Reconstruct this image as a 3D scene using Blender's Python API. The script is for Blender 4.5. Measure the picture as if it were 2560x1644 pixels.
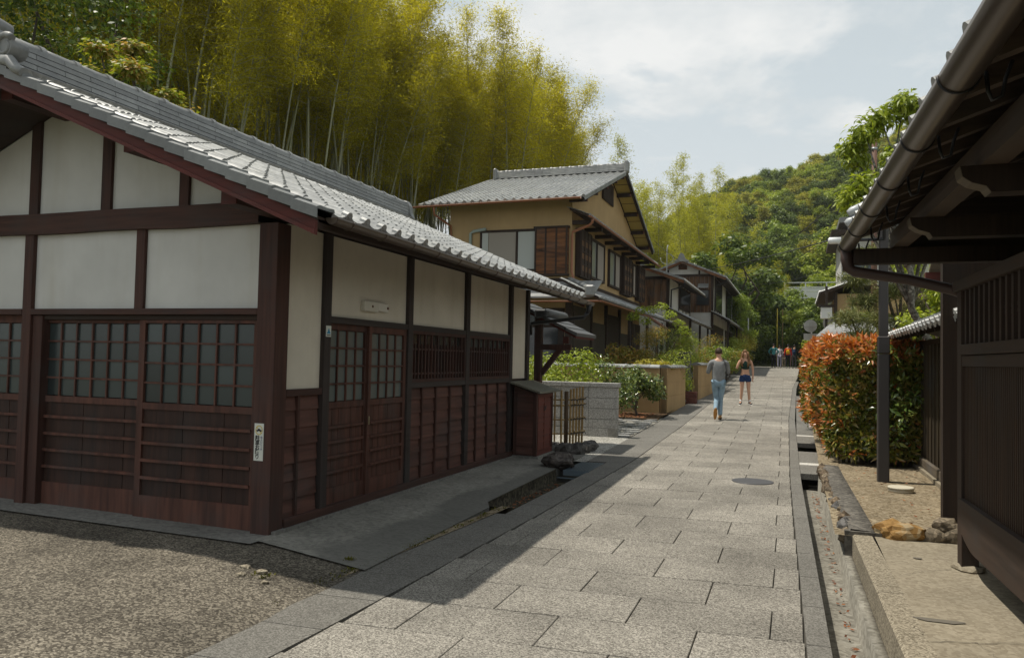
import bpy, bmesh, math, random
from mathutils import Vector, Matrix, noise
R = math.radians
rnd = random.Random(7)
for o in list(bpy.data.objects): bpy.data.objects.remove(o)
sc = bpy.context.scene
COL = sc.collection

# ------------------------------------------------------------------ camera
cam_d = bpy.data.cameras.new('camera'); cam = bpy.data.objects.new('camera', cam_d); COL.objects.link(cam)
cam_d.sensor_width = 36; cam_d.sensor_fit = 'HORIZONTAL'; cam_d.lens = 1960/2560*36
cam_d.clip_start = 0.05; cam_d.clip_end = 3000
RT, UP, FW = Vector((0.9402, 0.3393, 0.0206)), Vector((-0.0060, -0.0434, 0.9990)), Vector((-0.3403, 0.9396, 0.0384))
cam.matrix_world = Matrix(((RT.x, UP.x, -FW.x, 0), (RT.y, UP.y, -FW.y, 0), (RT.z, UP.z, -FW.z, 1.6), (0, 0, 0, 1)))
sc.camera = cam
sc.render.resolution_x, sc.render.resolution_y = 1024, 657
sc.cycles.max_bounces = 6; sc.cycles.diffuse_bounces = 4; sc.cycles.glossy_bounces = 2; sc.cycles.transmission_bounces = 3; sc.cycles.transparent_max_bounces = 4

# ------------------------------------------------------------------ sky and sun
SUNV = Vector((-0.385, -0.03, 1)).normalized()          # towards the sun
sun_el = math.asin(SUNV.z); sun_az = math.atan2(SUNV.x, SUNV.y)
w = bpy.data.worlds.new('World'); sc.world = w; w.use_nodes = True
nt = w.node_tree; nt.nodes.clear()
def N(t, kind, **kw):
    n = t.nodes.new(kind)
    for k, v in kw.items():
        if k in n.inputs: n.inputs[k].default_value = v
        else: setattr(n, k, v)
    return n
out = N(nt, 'ShaderNodeOutputWorld'); bg = N(nt, 'ShaderNodeBackground')
sky = N(nt, 'ShaderNodeTexSky', sky_type='NISHITA', sun_disc=False, sun_elevation=sun_el, sun_rotation=sun_az, air_density=1.0, dust_density=2.5, ozone_density=1.5)
tc = N(nt, 'ShaderNodeTexCoord')
# clouds: direction projected on a flat layer above the scene
sep = N(nt, 'ShaderNodeSeparateXYZ'); nt.links.new(tc.outputs['Generated'], sep.inputs[0])
zc = N(nt, 'ShaderNodeMath', operation='ADD'); zc.inputs[1].default_value = 0.28; nt.links.new(sep.outputs['Z'], zc.inputs[0])
zm = N(nt, 'ShaderNodeMath', operation='MAXIMUM'); zm.inputs[1].default_value = 0.12; nt.links.new(zc.outputs[0], zm.inputs[0])
dv = N(nt, 'ShaderNodeVectorMath', operation='DIVIDE'); nt.links.new(tc.outputs['Generated'], dv.inputs[0])
cb = N(nt, 'ShaderNodeCombineXYZ')
for i in range(3): nt.links.new(zm.outputs[0], cb.inputs[i])
nt.links.new(cb.outputs[0], dv.inputs[1])
mp = N(nt, 'ShaderNodeMapping'); mp.inputs['Location'].default_value = (0.95, 0.35, 0.2); mp.inputs['Scale'].default_value = (1.0, 1.0, 1.6); nt.links.new(dv.outputs[0], mp.inputs[0])
nz = N(nt, 'ShaderNodeTexNoise', Scale=1.9, Detail=10.0, Roughness=0.57, Distortion=0.25); nt.links.new(mp.outputs[0], nz.inputs['Vector'])
rp = N(nt, 'ShaderNodeValToRGB'); rp.color_ramp.elements[0].position = 0.47; rp.color_ramp.elements[1].position = 0.545
nt.links.new(nz.outputs['Fac'], rp.inputs[0])
nz2 = N(nt, 'ShaderNodeTexNoise', Scale=2.6, Detail=7.0, Roughness=0.6); nt.links.new(mp.outputs[0], nz2.inputs['Vector'])
cr2 = N(nt, 'ShaderNodeValToRGB'); cr2.color_ramp.elements[0].position = 0.36; cr2.color_ramp.elements[1].position = 0.62
cr2.color_ramp.elements[0].color = (0.66, 0.71, 0.73, 1); cr2.color_ramp.elements[1].color = (1.0, 0.985, 0.955, 1)
nt.links.new(nz2.outputs['Fac'], cr2.inputs[0])
sk = N(nt, 'ShaderNodeVectorMath', operation='SCALE'); sk.inputs['Scale'].default_value = 0.095; nt.links.new(sky.outputs[0], sk.inputs[0])
veil = N(nt, 'ShaderNodeMixRGB'); veil.inputs[0].default_value = 0.84; veil.inputs[2].default_value = (0.60, 0.67, 0.70, 1); nt.links.new(sk.outputs[0], veil.inputs[1])
elev = N(nt, 'ShaderNodeValToRGB'); nt.links.new(sep.outputs['Z'], elev.inputs[0])     # hazy band at the horizon, deeper towards the zenith
for i, (p_, c_) in enumerate(((0.0, (.90,.925,.92)), (0.32, (.70,.77,.79)), (1.0, (.36,.41,.44)))):
    e_ = (elev.color_ramp.elements[0] if i == 0 else elev.color_ramp.elements.new(p_) if i == 1 else elev.color_ramp.elements[2])
    e_.position = p_; e_.color = (*c_, 1)
nt.links.new(elev.outputs[0], veil.inputs[2])
mx = N(nt, 'ShaderNodeMixRGB'); cf = N(nt, 'ShaderNodeMapRange'); cf.inputs['From Min'].default_value = .15; cf.inputs['From Max'].default_value = .75; cf.inputs['To Min'].default_value = 1.0; cf.inputs['To Max'].default_value = .25
nt.links.new(sep.outputs['Z'], cf.inputs['Value']); cm_ = N(nt, 'ShaderNodeMath', operation='MULTIPLY'); nt.links.new(rp.outputs[0], cm_.inputs[0]); nt.links.new(cf.outputs[0], cm_.inputs[1])
nt.links.new(cm_.outputs[0], mx.inputs[0]); nt.links.new(veil.outputs[0], mx.inputs[1]); nt.links.new(cr2.outputs[0], mx.inputs[2])
nt.links.new(mx.outputs[0], bg.inputs[0]); bg.inputs[1].default_value = 1.0
nt.links.new(bg.outputs[0], out.inputs[0])
sl = bpy.data.lights.new('sun', 'SUN'); sl.energy = 4.6; sl.angle = R(0.9); sl.color = (1.0, 0.94, 0.83)
so = bpy.data.objects.new('sun', sl); COL.objects.link(so); so.rotation_euler = SUNV.to_track_quat('Z', 'Y').to_euler()
so.location = (-20, 0, 40)
sc.view_settings.view_transform = 'Standard'; sc.view_settings.look = 'None'; sc.view_settings.exposure = 0.0; sc.view_settings.gamma = 1

# ------------------------------------------------------------------ helpers
class MB:
    def __init__(s): s.v = []; s.f = []; s.sm = []
    def add(s, vs, fs, smooth=False):
        b = len(s.v); s.v += [tuple(p) for p in vs]
        for f in fs: s.f.append(tuple(b+i for i in f)); s.sm.append(smooth)
        return s
    def box(s, x0, x1, y0, y1, z0, z1):
        return s.add([(x0,y0,z0),(x1,y0,z0),(x1,y1,z0),(x0,y1,z0),(x0,y0,z1),(x1,y0,z1),(x1,y1,z1),(x0,y1,z1)],
                     [(0,3,2,1),(4,5,6,7),(0,1,5,4),(1,2,6,5),(2,3,7,6),(3,0,4,7)])
    def beam(s, p0, p1, w_, h, up=(0,0,1)):
        p0, p1 = Vector(p0), Vector(p1); d = (p1-p0).normalized(); upv = Vector(up)
        if abs(d.dot(upv)) > .95: upv = Vector((1,0,0))
        a = d.cross(upv).normalized(); b = a.cross(d).normalized(); a *= w_/2; b *= h/2
        vs = [p0-a-b, p0+a-b, p0+a+b, p0-a+b, p1-a-b, p1+a-b, p1+a+b, p1-a+b]
        return s.add(vs, [(0,1,2,3),(7,6,5,4),(0,4,5,1),(1,5,6,2),(2,6,7,3),(3,7,4,0)])
    def prism(s, poly, ext):
        n = len(poly); e = Vector(ext); P = [Vector(p) for p in poly]
        return s.add(P+[p+e for p in P], [tuple(range(n-1,-1,-1)), tuple(range(n, 2*n))]+[(i,(i+1)%n,n+(i+1)%n,n+i) for i in range(n)])
    def tube(s, pts, rad, n=8, caps=True, smooth=True):
        pts = [Vector(p) for p in pts]
        if not hasattr(rad, '__len__'): rad = [rad]*len(pts)
        b = len(s.v); m = len(pts); prev = None
        for i, p in enumerate(pts):
            d = (pts[min(i+1,m-1)]-pts[max(i-1,0)]).normalized()
            if prev is None:
                a = d.orthogonal().normalized()
            else:
                a = (prev-d*prev.dot(d)); a = a.normalized() if a.length > 1e-6 else d.orthogonal().normalized()
            prev = a; c = d.cross(a)
            for k in range(n):
                t = 2*math.pi*k/n; s.v.append(tuple(p+a*math.cos(t)*rad[i]+c*math.sin(t)*rad[i]))
        for i in range(m-1):
            for k in range(n):
                s.f.append((b+i*n+k, b+i*n+(k+1)%n, b+(i+1)*n+(k+1)%n, b+(i+1)*n+k)); s.sm.append(smooth)
        if caps:
            s.f.append(tuple(b+k for k in range(n-1,-1,-1))); s.sm.append(False)
            s.f.append(tuple(b+(m-1)*n+k for k in range(n))); s.sm.append(False)
        return s
    def sheet(s, pts, nx):     # grid of points, rows of nx
        ny = len(pts)//nx
        return s.add(pts, [(j*nx+i, j*nx+i+1, (j+1)*nx+i+1, (j+1)*nx+i) for j in range(ny-1) for i in range(nx-1)], True)
    def blob(s, c, r, seed=0, rough=.25, n=2, flat=1.0):
        bm = bmesh.new(); bmesh.ops.create_icosphere(bm, subdivisions=n, radius=1)
        vs = []
        for v in bm.verts:
            d = v.co.copy(); k = 1+rough*noise.noise(d*1.3+Vector((seed*3.1,seed,0)))+rough*.4*noise.noise(d*3.1+Vector((seed,0,seed)))
            vs.append((c[0]+d.x*r[0]*k, c[1]+d.y*r[1]*k, c[2]+d.z*r[2]*k))
        s.add(vs, [tuple(v.index for v in f.verts) for f in bm.faces], False); bm.free(); return s
    def mesh(s, name, m, off=(0,0,0), bevel=0):
        me = bpy.data.meshes.new(name); o = Vector(off)
        me.from_pydata([tuple(Vector(p)-o) for p in s.v], [], s.f)
        if any(s.sm): me.polygons.foreach_set('use_smooth', s.sm)
        if bevel:
            bm = bmesh.new(); bm.from_mesh(me); bmesh.ops.bevel(bm, geom=bm.edges[:], offset=bevel, segments=1, affect='EDGES', clamp_overlap=True); bm.to_mesh(me); bm.free()
        if m: me.materials.append(m)
        me.update(); return me
    def build(s, name, m, parent=None, bevel=0, org=None, **kw):
        off = org if org is not None else (ORG[parent.name] if parent else (0,0,0))
        me = s.mesh(name, m, off, bevel)
        return put(name, me, parent, (0,0,0) if parent else off, **kw)
ORG = {}
def evaluate(o):
    ts = bpy.data.scenes.new('tmp'); ts.collection.objects.link(o); ts.view_layers[0].update(); dg = ts.view_layers[0].depsgraph
    me = bpy.data.meshes.new_from_object(o.evaluated_get(dg)); bpy.data.scenes.remove(ts); bpy.data.objects.remove(o); return me
def put(name, me, parent=None, loc=(0,0,0), label=None, cat=None, group=None, kind=None, mw=None):
    o = bpy.data.objects.new(name, me); COL.objects.link(o)
    if mw is not None: o.matrix_basis = mw
    else: o.location = loc
    if parent: o.parent = parent; ORG[o.name] = ORG[parent.name]
    else: ORG[o.name] = tuple(loc)
    for k, v in (('label', label), ('category', cat), ('group', group), ('kind', kind)):
        if v: o[k] = v
    return o
def thing(name, label, cat, loc=(0,0,0), group=None): return put(name, None, None, loc, label, cat, group)
def struct(name, mb, m, label=None, bevel=0): return mb.build(name, m, kind='structure', label=label, bevel=bevel)
def lerp(a, b, t): return a+(b-a)*t
def interp(x, xs, ys):
    if x <= xs[0]: return ys[0]
    for i in range(len(xs)-1):
        if x <= xs[i+1]: return lerp(ys[i], ys[i+1], (x-xs[i])/(xs[i+1]-xs[i]))
    return ys[-1]
def zst(y): return interp(y, (-50,4.5,13,19,24,62,120,400), (-.12,-.12,0,.13,.31,1.4,3.0,8.))
def xl(y): return interp(y, (0,4.3,8,12.7,25,51,80), (-2.95,-2.78,-2.6,-2.47,-2.5,-3.0,-4.2))
def xr(y): return interp(y, (0,5,11.6,21,35,45,80), (.16,.07,-.06,-.15,-.1,.1,.45))

# ------------------------------------------------------------------ materials
def M_(name, col, rough=.8, spec=.3, metal=0):
    m = bpy.data.materials.new(name); m.use_nodes = True; t = m.node_tree
    b = t.nodes['Principled BSDF']; b.inputs['Base Color'].default_value = (*col, 1); b.inputs['Roughness'].default_value = rough
    b.inputs['Specular IOR Level'].default_value = spec; b.inputs['Metallic'].default_value = metal
    return m
def nodes(m): t = m.node_tree; return t, t.nodes['Principled BSDF']
def ramp(t, src, stops):
    r = t.nodes.new('ShaderNodeValToRGB'); e = r.color_ramp.elements
    while len(e) < len(stops): e.new(.5)
    for i, (p, c) in enumerate(stops): e[i].position = p; e[i].color = (*c, 1) if hasattr(c, '__len__') else (c, c, c, 1)
    t.links.new(src, r.inputs[0]); return r.outputs[0]
def mixc(t, fac, a, b, mode='MIX'):
    n = t.nodes.new('ShaderNodeMixRGB'); n.blend_type = mode
    for i, v in ((0, fac), (1, a), (2, b)):
        if hasattr(v, 'is_linked'): t.links.new(v, n.inputs[i])
        else: n.inputs[i].default_value = v if i == 0 else (*v, 1)
    return n.outputs[0]
def ncoord(t, scale=(1,1,1), kind='Object', loc=(0,0,0)):
    c = t.nodes.new('ShaderNodeTexCoord'); mp = t.nodes.new('ShaderNodeMapping'); mp.inputs['Scale'].default_value = scale; mp.inputs['Location'].default_value = loc
    if kind == 'World':
        g = t.nodes.new('ShaderNodeNewGeometry'); t.links.new(g.outputs['Position'], mp.inputs[0])
    else: t.links.new(c.outputs[kind], mp.inputs[0])
    return mp.outputs[0]
def nnoise(t, vec, scale, detail=4, rough=.55, dist=0):
    n = t.nodes.new('ShaderNodeTexNoise'); n.inputs['Scale'].default_value = scale; n.inputs['Detail'].default_value = detail
    n.inputs['Roughness'].default_value = rough; n.inputs['Distortion'].default_value = dist; t.links.new(vec, n.inputs['Vector']); return n.outputs['Fac']
def nvor(t, vec, scale, out='Color', feat='F1'):
    n = t.nodes.new('ShaderNodeTexVoronoi'); n.feature = feat; n.inputs['Scale'].default_value = scale; t.links.new(vec, n.inputs['Vector']); return n.outputs[out]
def nrand(t): return t.nodes.new('ShaderNodeObjectInfo').outputs['Random']
def bump(t, b, h, strength=.3, dist=.01):
    n = t.nodes.new('ShaderNodeBump'); n.inputs['Strength'].default_value = strength; n.inputs['Distance'].default_value = dist
    t.links.new(h, n.inputs['Height']); t.links.new(n.outputs[0], b.inputs['Normal'])
def scale3(c, k): return tuple(x*k for x in c)
def wood(name, col, axis='h', var=.45, rough=.7, spec=.3, grey=0.25, gs=26):
    m = M_(name, col, rough, spec); t, b = nodes(m)
    vec = ncoord(t, (gs, gs, 1.2) if axis == 'v' else (1.2, 1.2, gs), 'World')
    n1 = nnoise(t, vec, 1.0, 5, .6, .3)
    c = ramp(t, n1, [(.28, scale3(col, 1-var)), (.5, col), (.75, scale3(col, 1+var))])
    n2 = nnoise(t, ncoord(t, (1,1,1), 'World'), 1.7, 3)
    gcol = sum(col)/3*1.25
    c = mixc(t, ramp(t, n2, [(.5, 0), (.75, grey*2)]), c, (gcol*1.05, gcol, gcol*.96))
    c = mixc(t, .5, c, ramp(t, nrand(t), [(0, .62), (1, 1.0)]), 'MULTIPLY')
    t.links.new(c, b.inputs['Base Color'])
    t.links.new(ramp(t, n1, [(0, rough-.12), (1, min(1, rough+.15))]), b.inputs['Roughness'])
    bump(t, b, n1, .35, .004); return m
def plaster(name, col, stain=.12, scale=1.2):
    m = M_(name, col, .9, .15); t, b = nodes(m)
    v = ncoord(t, (1,1,1), 'World')
    n1 = nnoise(t, v, scale, 5, .6); n2 = nnoise(t, ncoord(t, (5,5,.5), 'World'), 1.0, 4)
    c = ramp(t, n1, [(.3, scale3(col, 1-stain)), (.7, col)])
    c = mixc(t, ramp(t, n2, [(.5, 0), (.78, stain*2)]), c, (col[0]*.72, col[1]*.68, col[2]*.6))
    t.links.new(c, b.inputs['Base Color']); bump(t, b, nnoise(t, v, 60, 3), .12, .003); return m
def stony(name, cols, scale=60, rough=.85, big=.25, spec=.25, bstr=.35, rand=.25, bigscale=.8):
    """speckled stone / aggregate: cols dark, mid, light"""
    m = M_(name, cols[1], rough, spec); t, b = nodes(m)
    v = ncoord(t, (1,1,1), 'World')
    vo = t.nodes.new('ShaderNodeSeparateColor'); t.links.new(nvor(t, v, scale), vo.inputs[0])
    n1 = nnoise(t, v, scale*1.3, 3, .7)
    ad = t.nodes.new('ShaderNodeMath'); ad.operation = 'ADD'; t.links.new(vo.outputs[0], ad.inputs[0]); t.links.new(n1, ad.inputs[1])
    hf = t.nodes.new('ShaderNodeMath'); hf.operation = 'MULTIPLY'; hf.inputs[1].default_value = .5; t.links.new(ad.outputs[0], hf.inputs[0])
    c = ramp(t, hf.outputs[0], [(.22, cols[0]), (.5, cols[1]), (.75, cols[2])])
    nb = nnoise(t, v, bigscale, 5, .65)
    c = mixc(t, 1.0, c, ramp(t, nb, [(.3, 1-big), (.7, 1.0+big*.3)]), 'MULTIPLY')
    c = mixc(t, 1.0, c, ramp(t, nrand(t), [(0, 1-rand), (1, 1)]), 'MULTIPLY')
    t.links.new(c, b.inputs['Base Color']); bump(t, b, hf.outputs[0], bstr, .006); return m
def leafm(name, cols, trans=.35, rough=.45, spec=.35, scale=.6, rand=.25):
    m = M_(name, cols[1], rough, spec); t, b = nodes(m)
    g = t.nodes.new('ShaderNodeNewGeometry')
    n1 = nnoise(t, ncoord(t, (1,1,1), 'World'), scale, 3, .6)
    ad = t.nodes.new('ShaderNodeMath'); ad.operation = 'MULTIPLY_ADD'; ad.inputs[1].default_value = .55; t.links.new(g.outputs['Random Per Island'], ad.inputs[0])
    ml = t.nodes.new('ShaderNodeMath'); ml.operation = 'MULTIPLY'; ml.inputs[1].default_value = .45; t.links.new(n1, ml.inputs[0]); t.links.new(ml.outputs[0], ad.inputs[2])
    c = ramp(t, ad.outputs[0], [(.2, cols[0]), (.5, cols[1]), (.8, cols[2])])
    c = mixc(t, 1.0, c, ramp(t, nrand(t), [(0, 1-rand), (1, 1+rand*.4)]), 'MULTIPLY')
    t.links.new(c, b.inputs['Base Color'])
    tr = t.nodes.new('ShaderNodeBsdfTranslucent'); t.links.new(mixc(t, 1.0, c, (1.2, 1.22, .5), 'MULTIPLY'), tr.inputs['Color'])
    ms = t.nodes.new('ShaderNodeMixShader'); ms.inputs[0].default_value = trans
    t.links.new(b.outputs[0], ms.inputs[1]); t.links.new(tr.outputs[0], ms.inputs[2])
    t.links.new(ms.outputs[0], t.nodes['Material Output'].inputs['Surface']); return m
def tilem(name, col, rough=.38, rand=.3):
    m = M_(name, col, rough, .9); t, b = nodes(m); v = ncoord(t, (1,1,1), 'World')
    n1 = nnoise(t, v, 9, 5, .65); n2 = nnoise(t, v, 1.3, 3)
    c = ramp(t, n1, [(.3, scale3(col, .7)), (.7, scale3(col, 1.2))])
    c = mixc(t, ramp(t, n2, [(.5, 0), (.8, .35)]), c, (col[0]*1.3, col[1]*1.25, col[2]*1.1))
    c = mixc(t, 1.0, c, ramp(t, nrand(t), [(0, 1-rand), (1, 1+rand*.3)]), 'MULTIPLY')
    t.links.new(c, b.inputs['Base Color']); t.links.new(ramp(t, n1, [(.2, rough-.1), (.8, rough+.14)]), b.inputs['Roughness'])
    bump(t, b, n1, .15, .004); return m

WOODV = wood('wood_redbrown_vertical', (.068, .031, .023), 'v')
WOODH = wood('wood_redbrown_horizontal', (.066, .032, .024), 'h')
WOODP = wood('wood_redbrown_panel', (.098, .042, .029), 'v', gs=14, var=.55)
WOODPH = wood('wood_redbrown_board', (.112, .052, .039), 'h', gs=14, var=.5)
WOODG = wood('wood_garage_door', (.042, .021, .015), 'v', gs=14, var=.55)
WHITEF = plaster('plaster_facade_warmed', (.70, .645, .53), .2)  # white plaster, with warm bounce off the sunlit street put into its colour
WOODR = wood('wood_red_barge', (.105, .028, .022), 'h', var=.3)
WOODD = wood('wood_dark_vertical', (.04, .028, .02), 'v', grey=.35)
WOODDH = wood('wood_dark_horizontal', (.05, .034, .025), 'h', grey=.35)
WOODB = wood('wood_black_vertical', (.036, .022, .015), 'v', gs=40)
WOODBH = wood('wood_black_horizontal', (.042, .026, .018), 'h')
WOODW = wood('wood_weathered', (.13, .105, .075), 'h', grey=.5)
CEDAR = wood('wood_burnt_cedar', (.13, .068, .032), 'v', var=.75, gs=10)
CEDARH = wood('wood_burnt_cedar_horizontal', (.14, .058, .022), 'h', var=.9, gs=10)
WHITE = plaster('plaster_white', (.63, .63, .60), .2)
OCHRE = plaster('plaster_ochre', (.46, .325, .17), .16)
OCHREW = plaster('plaster_garden_wall', (.47, .32, .16), .3, .9)
TILE = tilem('roof_tile_grey', (.31, .315, .305), .36)
TILEV = tilem('verge_tile_grey', (.17, .178, .175), .5)  # copy of the roof tile, colour darkened for the shaded gable-side face
TILER = tilem('ridge_tile_grey', (.235, .24, .235), .5)
SLAB = stony('paving_slab_washed', [(.105,.095,.08), (.275,.255,.22), (.47,.44,.38)], 115, .9, .36, .2, .4, .26)
GRAN = stony('granite_dark', [(.092,.086,.074), (.163,.154,.135), (.25,.238,.212)], 110, .8, .2, .3, .2, .12)
GRAVC = stony('driveway_aggregate', [(.05,.042,.032), (.132,.115,.09), (.31,.275,.215)], 75, .92, .5, .2, .9, 0, 1.1)
CONC = stony('concrete_apron', [(.17,.165,.15), (.23,.222,.20), (.27,.262,.235)], 30, .85, .35, .25, .15, 0, .7)
def damp(m):      # old damp bands creeping in from the drain edge
    t, b = nodes(m); src = b.inputs['Base Color'].links[0].from_socket; g = t.nodes.new('ShaderNodeNewGeometry'); sp = t.nodes.new('ShaderNodeSeparateXYZ'); t.links.new(g.outputs['Position'], sp.inputs[0])
    n1 = nnoise(t, ncoord(t, (1.0,.45,1), 'World'), 1.6, 5, .6); a = t.nodes.new('ShaderNodeMath'); a.operation = 'MULTIPLY_ADD'; a.inputs[1].default_value = 1.1; t.links.new(n1, a.inputs[0]); t.links.new(sp.outputs['X'], a.inputs[2])
    f = t.nodes.new('ShaderNodeMapRange'); f.inputs['From Min'].default_value = -3.22; f.inputs['From Max'].default_value = -3.06; f.inputs['To Max'].default_value = .62; t.links.new(a.outputs[0], f.inputs['Value'])
    t.links.new(mixc(t, f.outputs[0], src, (.10,.098,.088)), b.inputs['Base Color'])
APRON = stony('concrete_apron_old', [(.21,.20,.175), (.275,.265,.23), (.33,.315,.275)], 30, .85, .35, .25, .15, 0, .7); damp(APRON)
CONCY = stony('concrete_pad_warm', [(.20,.168,.12), (.255,.22,.16), (.30,.262,.195)], 40, .85, .22, .2, .12, 0, 1.1)
KERBC = stony('kerb_coarse', [(.14,.12,.085), (.29,.25,.185), (.42,.37,.28)], 90, .95, .3, .15, .6, .1)
GRAVEL = stony('yard_gravel', [(.12,.115,.10), (.33,.32,.285), (.55,.53,.48)], 48, .95, .2, .15, .9, 0)
SOIL = stony('sandy_soil', [(.12,.092,.058), (.25,.20,.13), (.34,.285,.20)], 38, .95, .35, .1, .6, 0, 1.6)
BED = M_('joint_bed', (.07, .064, .052), .95)
GLASSF = M_('frosted_glass', (.035, .045, .045), .25, .5)
_t, _b = nodes(GLASSF); _t.links.new(mixc(_t, 1.0, (.036,.048,.048), ramp(_t, nrand(_t), [(0,.55),(1,1.35)]), 'MULTIPLY'), _b.inputs['Base Color'])
GLASSE = M_('frosted_glass_entry', (.12, .145, .138), .25, .5)
GLASSD = M_('dark_glass', (.03, .035, .038), .08, .6)
BLIND = M_('window_blind', (.30, .27, .235), .75)
COPPER = M_('copper_gutter', (.26, .105, .05), .45, .4)
GUTB = M_('gutter_brown', (.075, .055, .040), .38, .5)
BLACKM = M_('black_metal', (.018, .018, .02), .45, .4)
STEEL = M_('pole_brown_steel', (.045, .040, .038), .5, .4)
WHITEP = M_('white_paint', (.72, .72, .70), .5, .4)
BARK = wood('bark', (.085, .065, .048), 'v', var=.5, gs=12)
BAMB = wood('bamboo_pole', (.33, .22, .085), 'v', var=.25, rough=.45, grey=.1, gs=20)
ROCK = stony('rock_grey', [(.05,.047,.043), (.11,.105,.098), (.19,.18,.165)], 14, .85, .4, .25, .7, .15, 2.5)
# ------------------------------------------------------------------ terrain
GRASSG = leafm('ground_cover_green', [(.03,.045,.01), (.07,.085,.018), (.13,.13,.03)], 0, .9, .1, 1.5)
def terr(x, y):
    z = zst(y)
    d = min(1, max(0, (x+20)/3))*min(1, max(0, (7-x)/1.5))*min(1, max(0, (64-y)/6))
    z -= .6*d
    if x < -15: z += min(16, (-15-x)*.22)*min(1, max(0, (y+2)/14))
    if y > 75: z += min(14, (y-75)*.09)
    return z
def grid(f, xs, ys):
    mb = MB(); mb.sheet([(x, y, f(x, y)) for y in ys for x in xs], len(xs)); return mb
xs = [-700,-400,-250,-160,-110,-80,-60,-50,-42,-36,-31,-27,-24,-22,-20,-18.5,-17,-15,-12,-8,-4,0,4,5.6,6.5,7.2,9,12,16,22,30,45,70,110,180,300,700]
ys = [-120,-60,-30,-14,-6,-2,2,6,10,14,18,22,26,30,35,40,45,50,55,58,60,62,64,67,70,75,80,90,105,125,150,180,230,300,400,600,900]
struct('ground', grid(terr, xs, ys), GRASSG)

# ------------------------------------------------------------------ street
def strip(x0f, x1f, ylist, zf, thick=.0):
    mb = MB(); mb.sheet([(x, y, zf(x, y)) for y in ylist for x in (x0f(y), x1f(y))], 2); return mb
YL = [-4+i*1.0 for i in range(18)]+[14+i*2.5 for i in range(30)]
road = strip(lambda y: xl(y)-.75 if y > 12.6 else xl(y)-.02, lambda y: xr(y)+.02, YL, lambda x, y: zst(y)-.022).build('road', BED, kind='structure')
SH = .07; RW = .572
def slabmesh(L, name='paving_slab'):
    mb = MB(); g = .0038; x0, x1 = -L/2+g, L/2-g; y0, y1 = -RW/2+g, RW/2-g
    P = [(x0,y0),(x1,y0),(x1,y1),(x0,y1)]; b = .004
    Q = [(x0+b,y0+b),(x1-b,y0+b),(x1-b,y1-b),(x0+b,y1-b)]
    f = lambda p, z: (p[0], p[1]+SH*p[0], z)
    mb.add([f(p,-.05) for p in P]+[f(p,-.004) for p in P]+[f(p,0) for p in Q],
           [(0,1,5,4),(1,2,6,5),(2,3,7,6),(3,0,4,7),(4,5,9,8),(5,6,10,9),(6,7,11,10),(7,4,8,11),(8,9,10,11)])
    return mb.mesh(name, SLAB)
slab_cache = {}
def slab(xa, xb, yc):
    L = round(xb-xa, 2)
    if L < .06: return
    if L not in slab_cache: slab_cache[L] = slabmesh(L)
    xm = (xa+xb)/2; y = yc+SH*(xm+1.2); sl = (zst(y+.3)-zst(y-.3))/.6
    put('paving_slab', slab_cache[L], road, mw=Matrix.Translation((xm, y, zst(y)+rnd.uniform(-.0025, .002)))@Matrix.Rotation(sl, 4, 'X')@Matrix.Rotation(rnd.uniform(-.003,.003), 4, 'Z'))
nrow = 0
for k in range(-4, 74):
    yc = 4.87+RW*k; L, Rr = xl(yc), xr(yc); off = -.58 if k % 2 == 0 else -1.03
    js = [off+.9*i+(-.012*(yc-5)) for i in range(-4, 5)]
    js = [L]+[j for j in js if L+.12 < j < Rr-.04]+[Rr]
    for a, b in zip(js, js[1:]): slab(round(a,2), round(b,2), yc)
far = strip(xl, xr, [46.8+i*2 for i in range(18)], lambda x, y: zst(y)).build('far_paving', SLAB, road, kind='stuff')

def zleft(x, y):
    z0 = zst(y)+.004
    if x > -3.2: return z0
    t = min(1, (-3.2-x)/1.15); return lerp(z0, 0.0, t)+max(0, min(.05, (-4.6-x)*.013))
# granite band on the left, with its stones
def kerbstone(x0f, x1f, y0, y1, h=.0, parent=road, m=GRAN, th=.2, name='granite_stone'):
    g = .004; mb = MB(); a, b = y0+g, y1-g
    P = [(x0f(a), a), (x1f(a), a), (x1f(b), b), (x0f(b), b)]
    mb.add([(p[0], p[1]+.05*(p[0]+2.5), zst(p[1])-th) for p in P]+[(p[0], p[1]+.05*(p[0]+2.5), zst(p[1])+h) for p in P], [(0,1,5,4),(1,2,6,5),(2,3,7,6),(3,0,4,7),(4,5,6,7)])
    return mb.build(name, m, parent)
y = 0.6
while y < 46:
    L = .62 if y < 26 else 1.6
    if y+L < 8.5: x0 = lambda y: xl(y)-.60+.04*(y-4)
    elif y < 11.9: x0 = lambda y: xl(y)-.34
    else: x0 = lambda y: xl(y)-.66
    kerbstone(x0, lambda y: xl(y)-.006, y, y+L, .002); y += L
y = 0.4
while y < 40:
    L = .78 if y < 13 else 1.5
    kerbstone(lambda y: xr(y)+.006, lambda y: xr(y)+.145, y, y+L, .006); y += L
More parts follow.
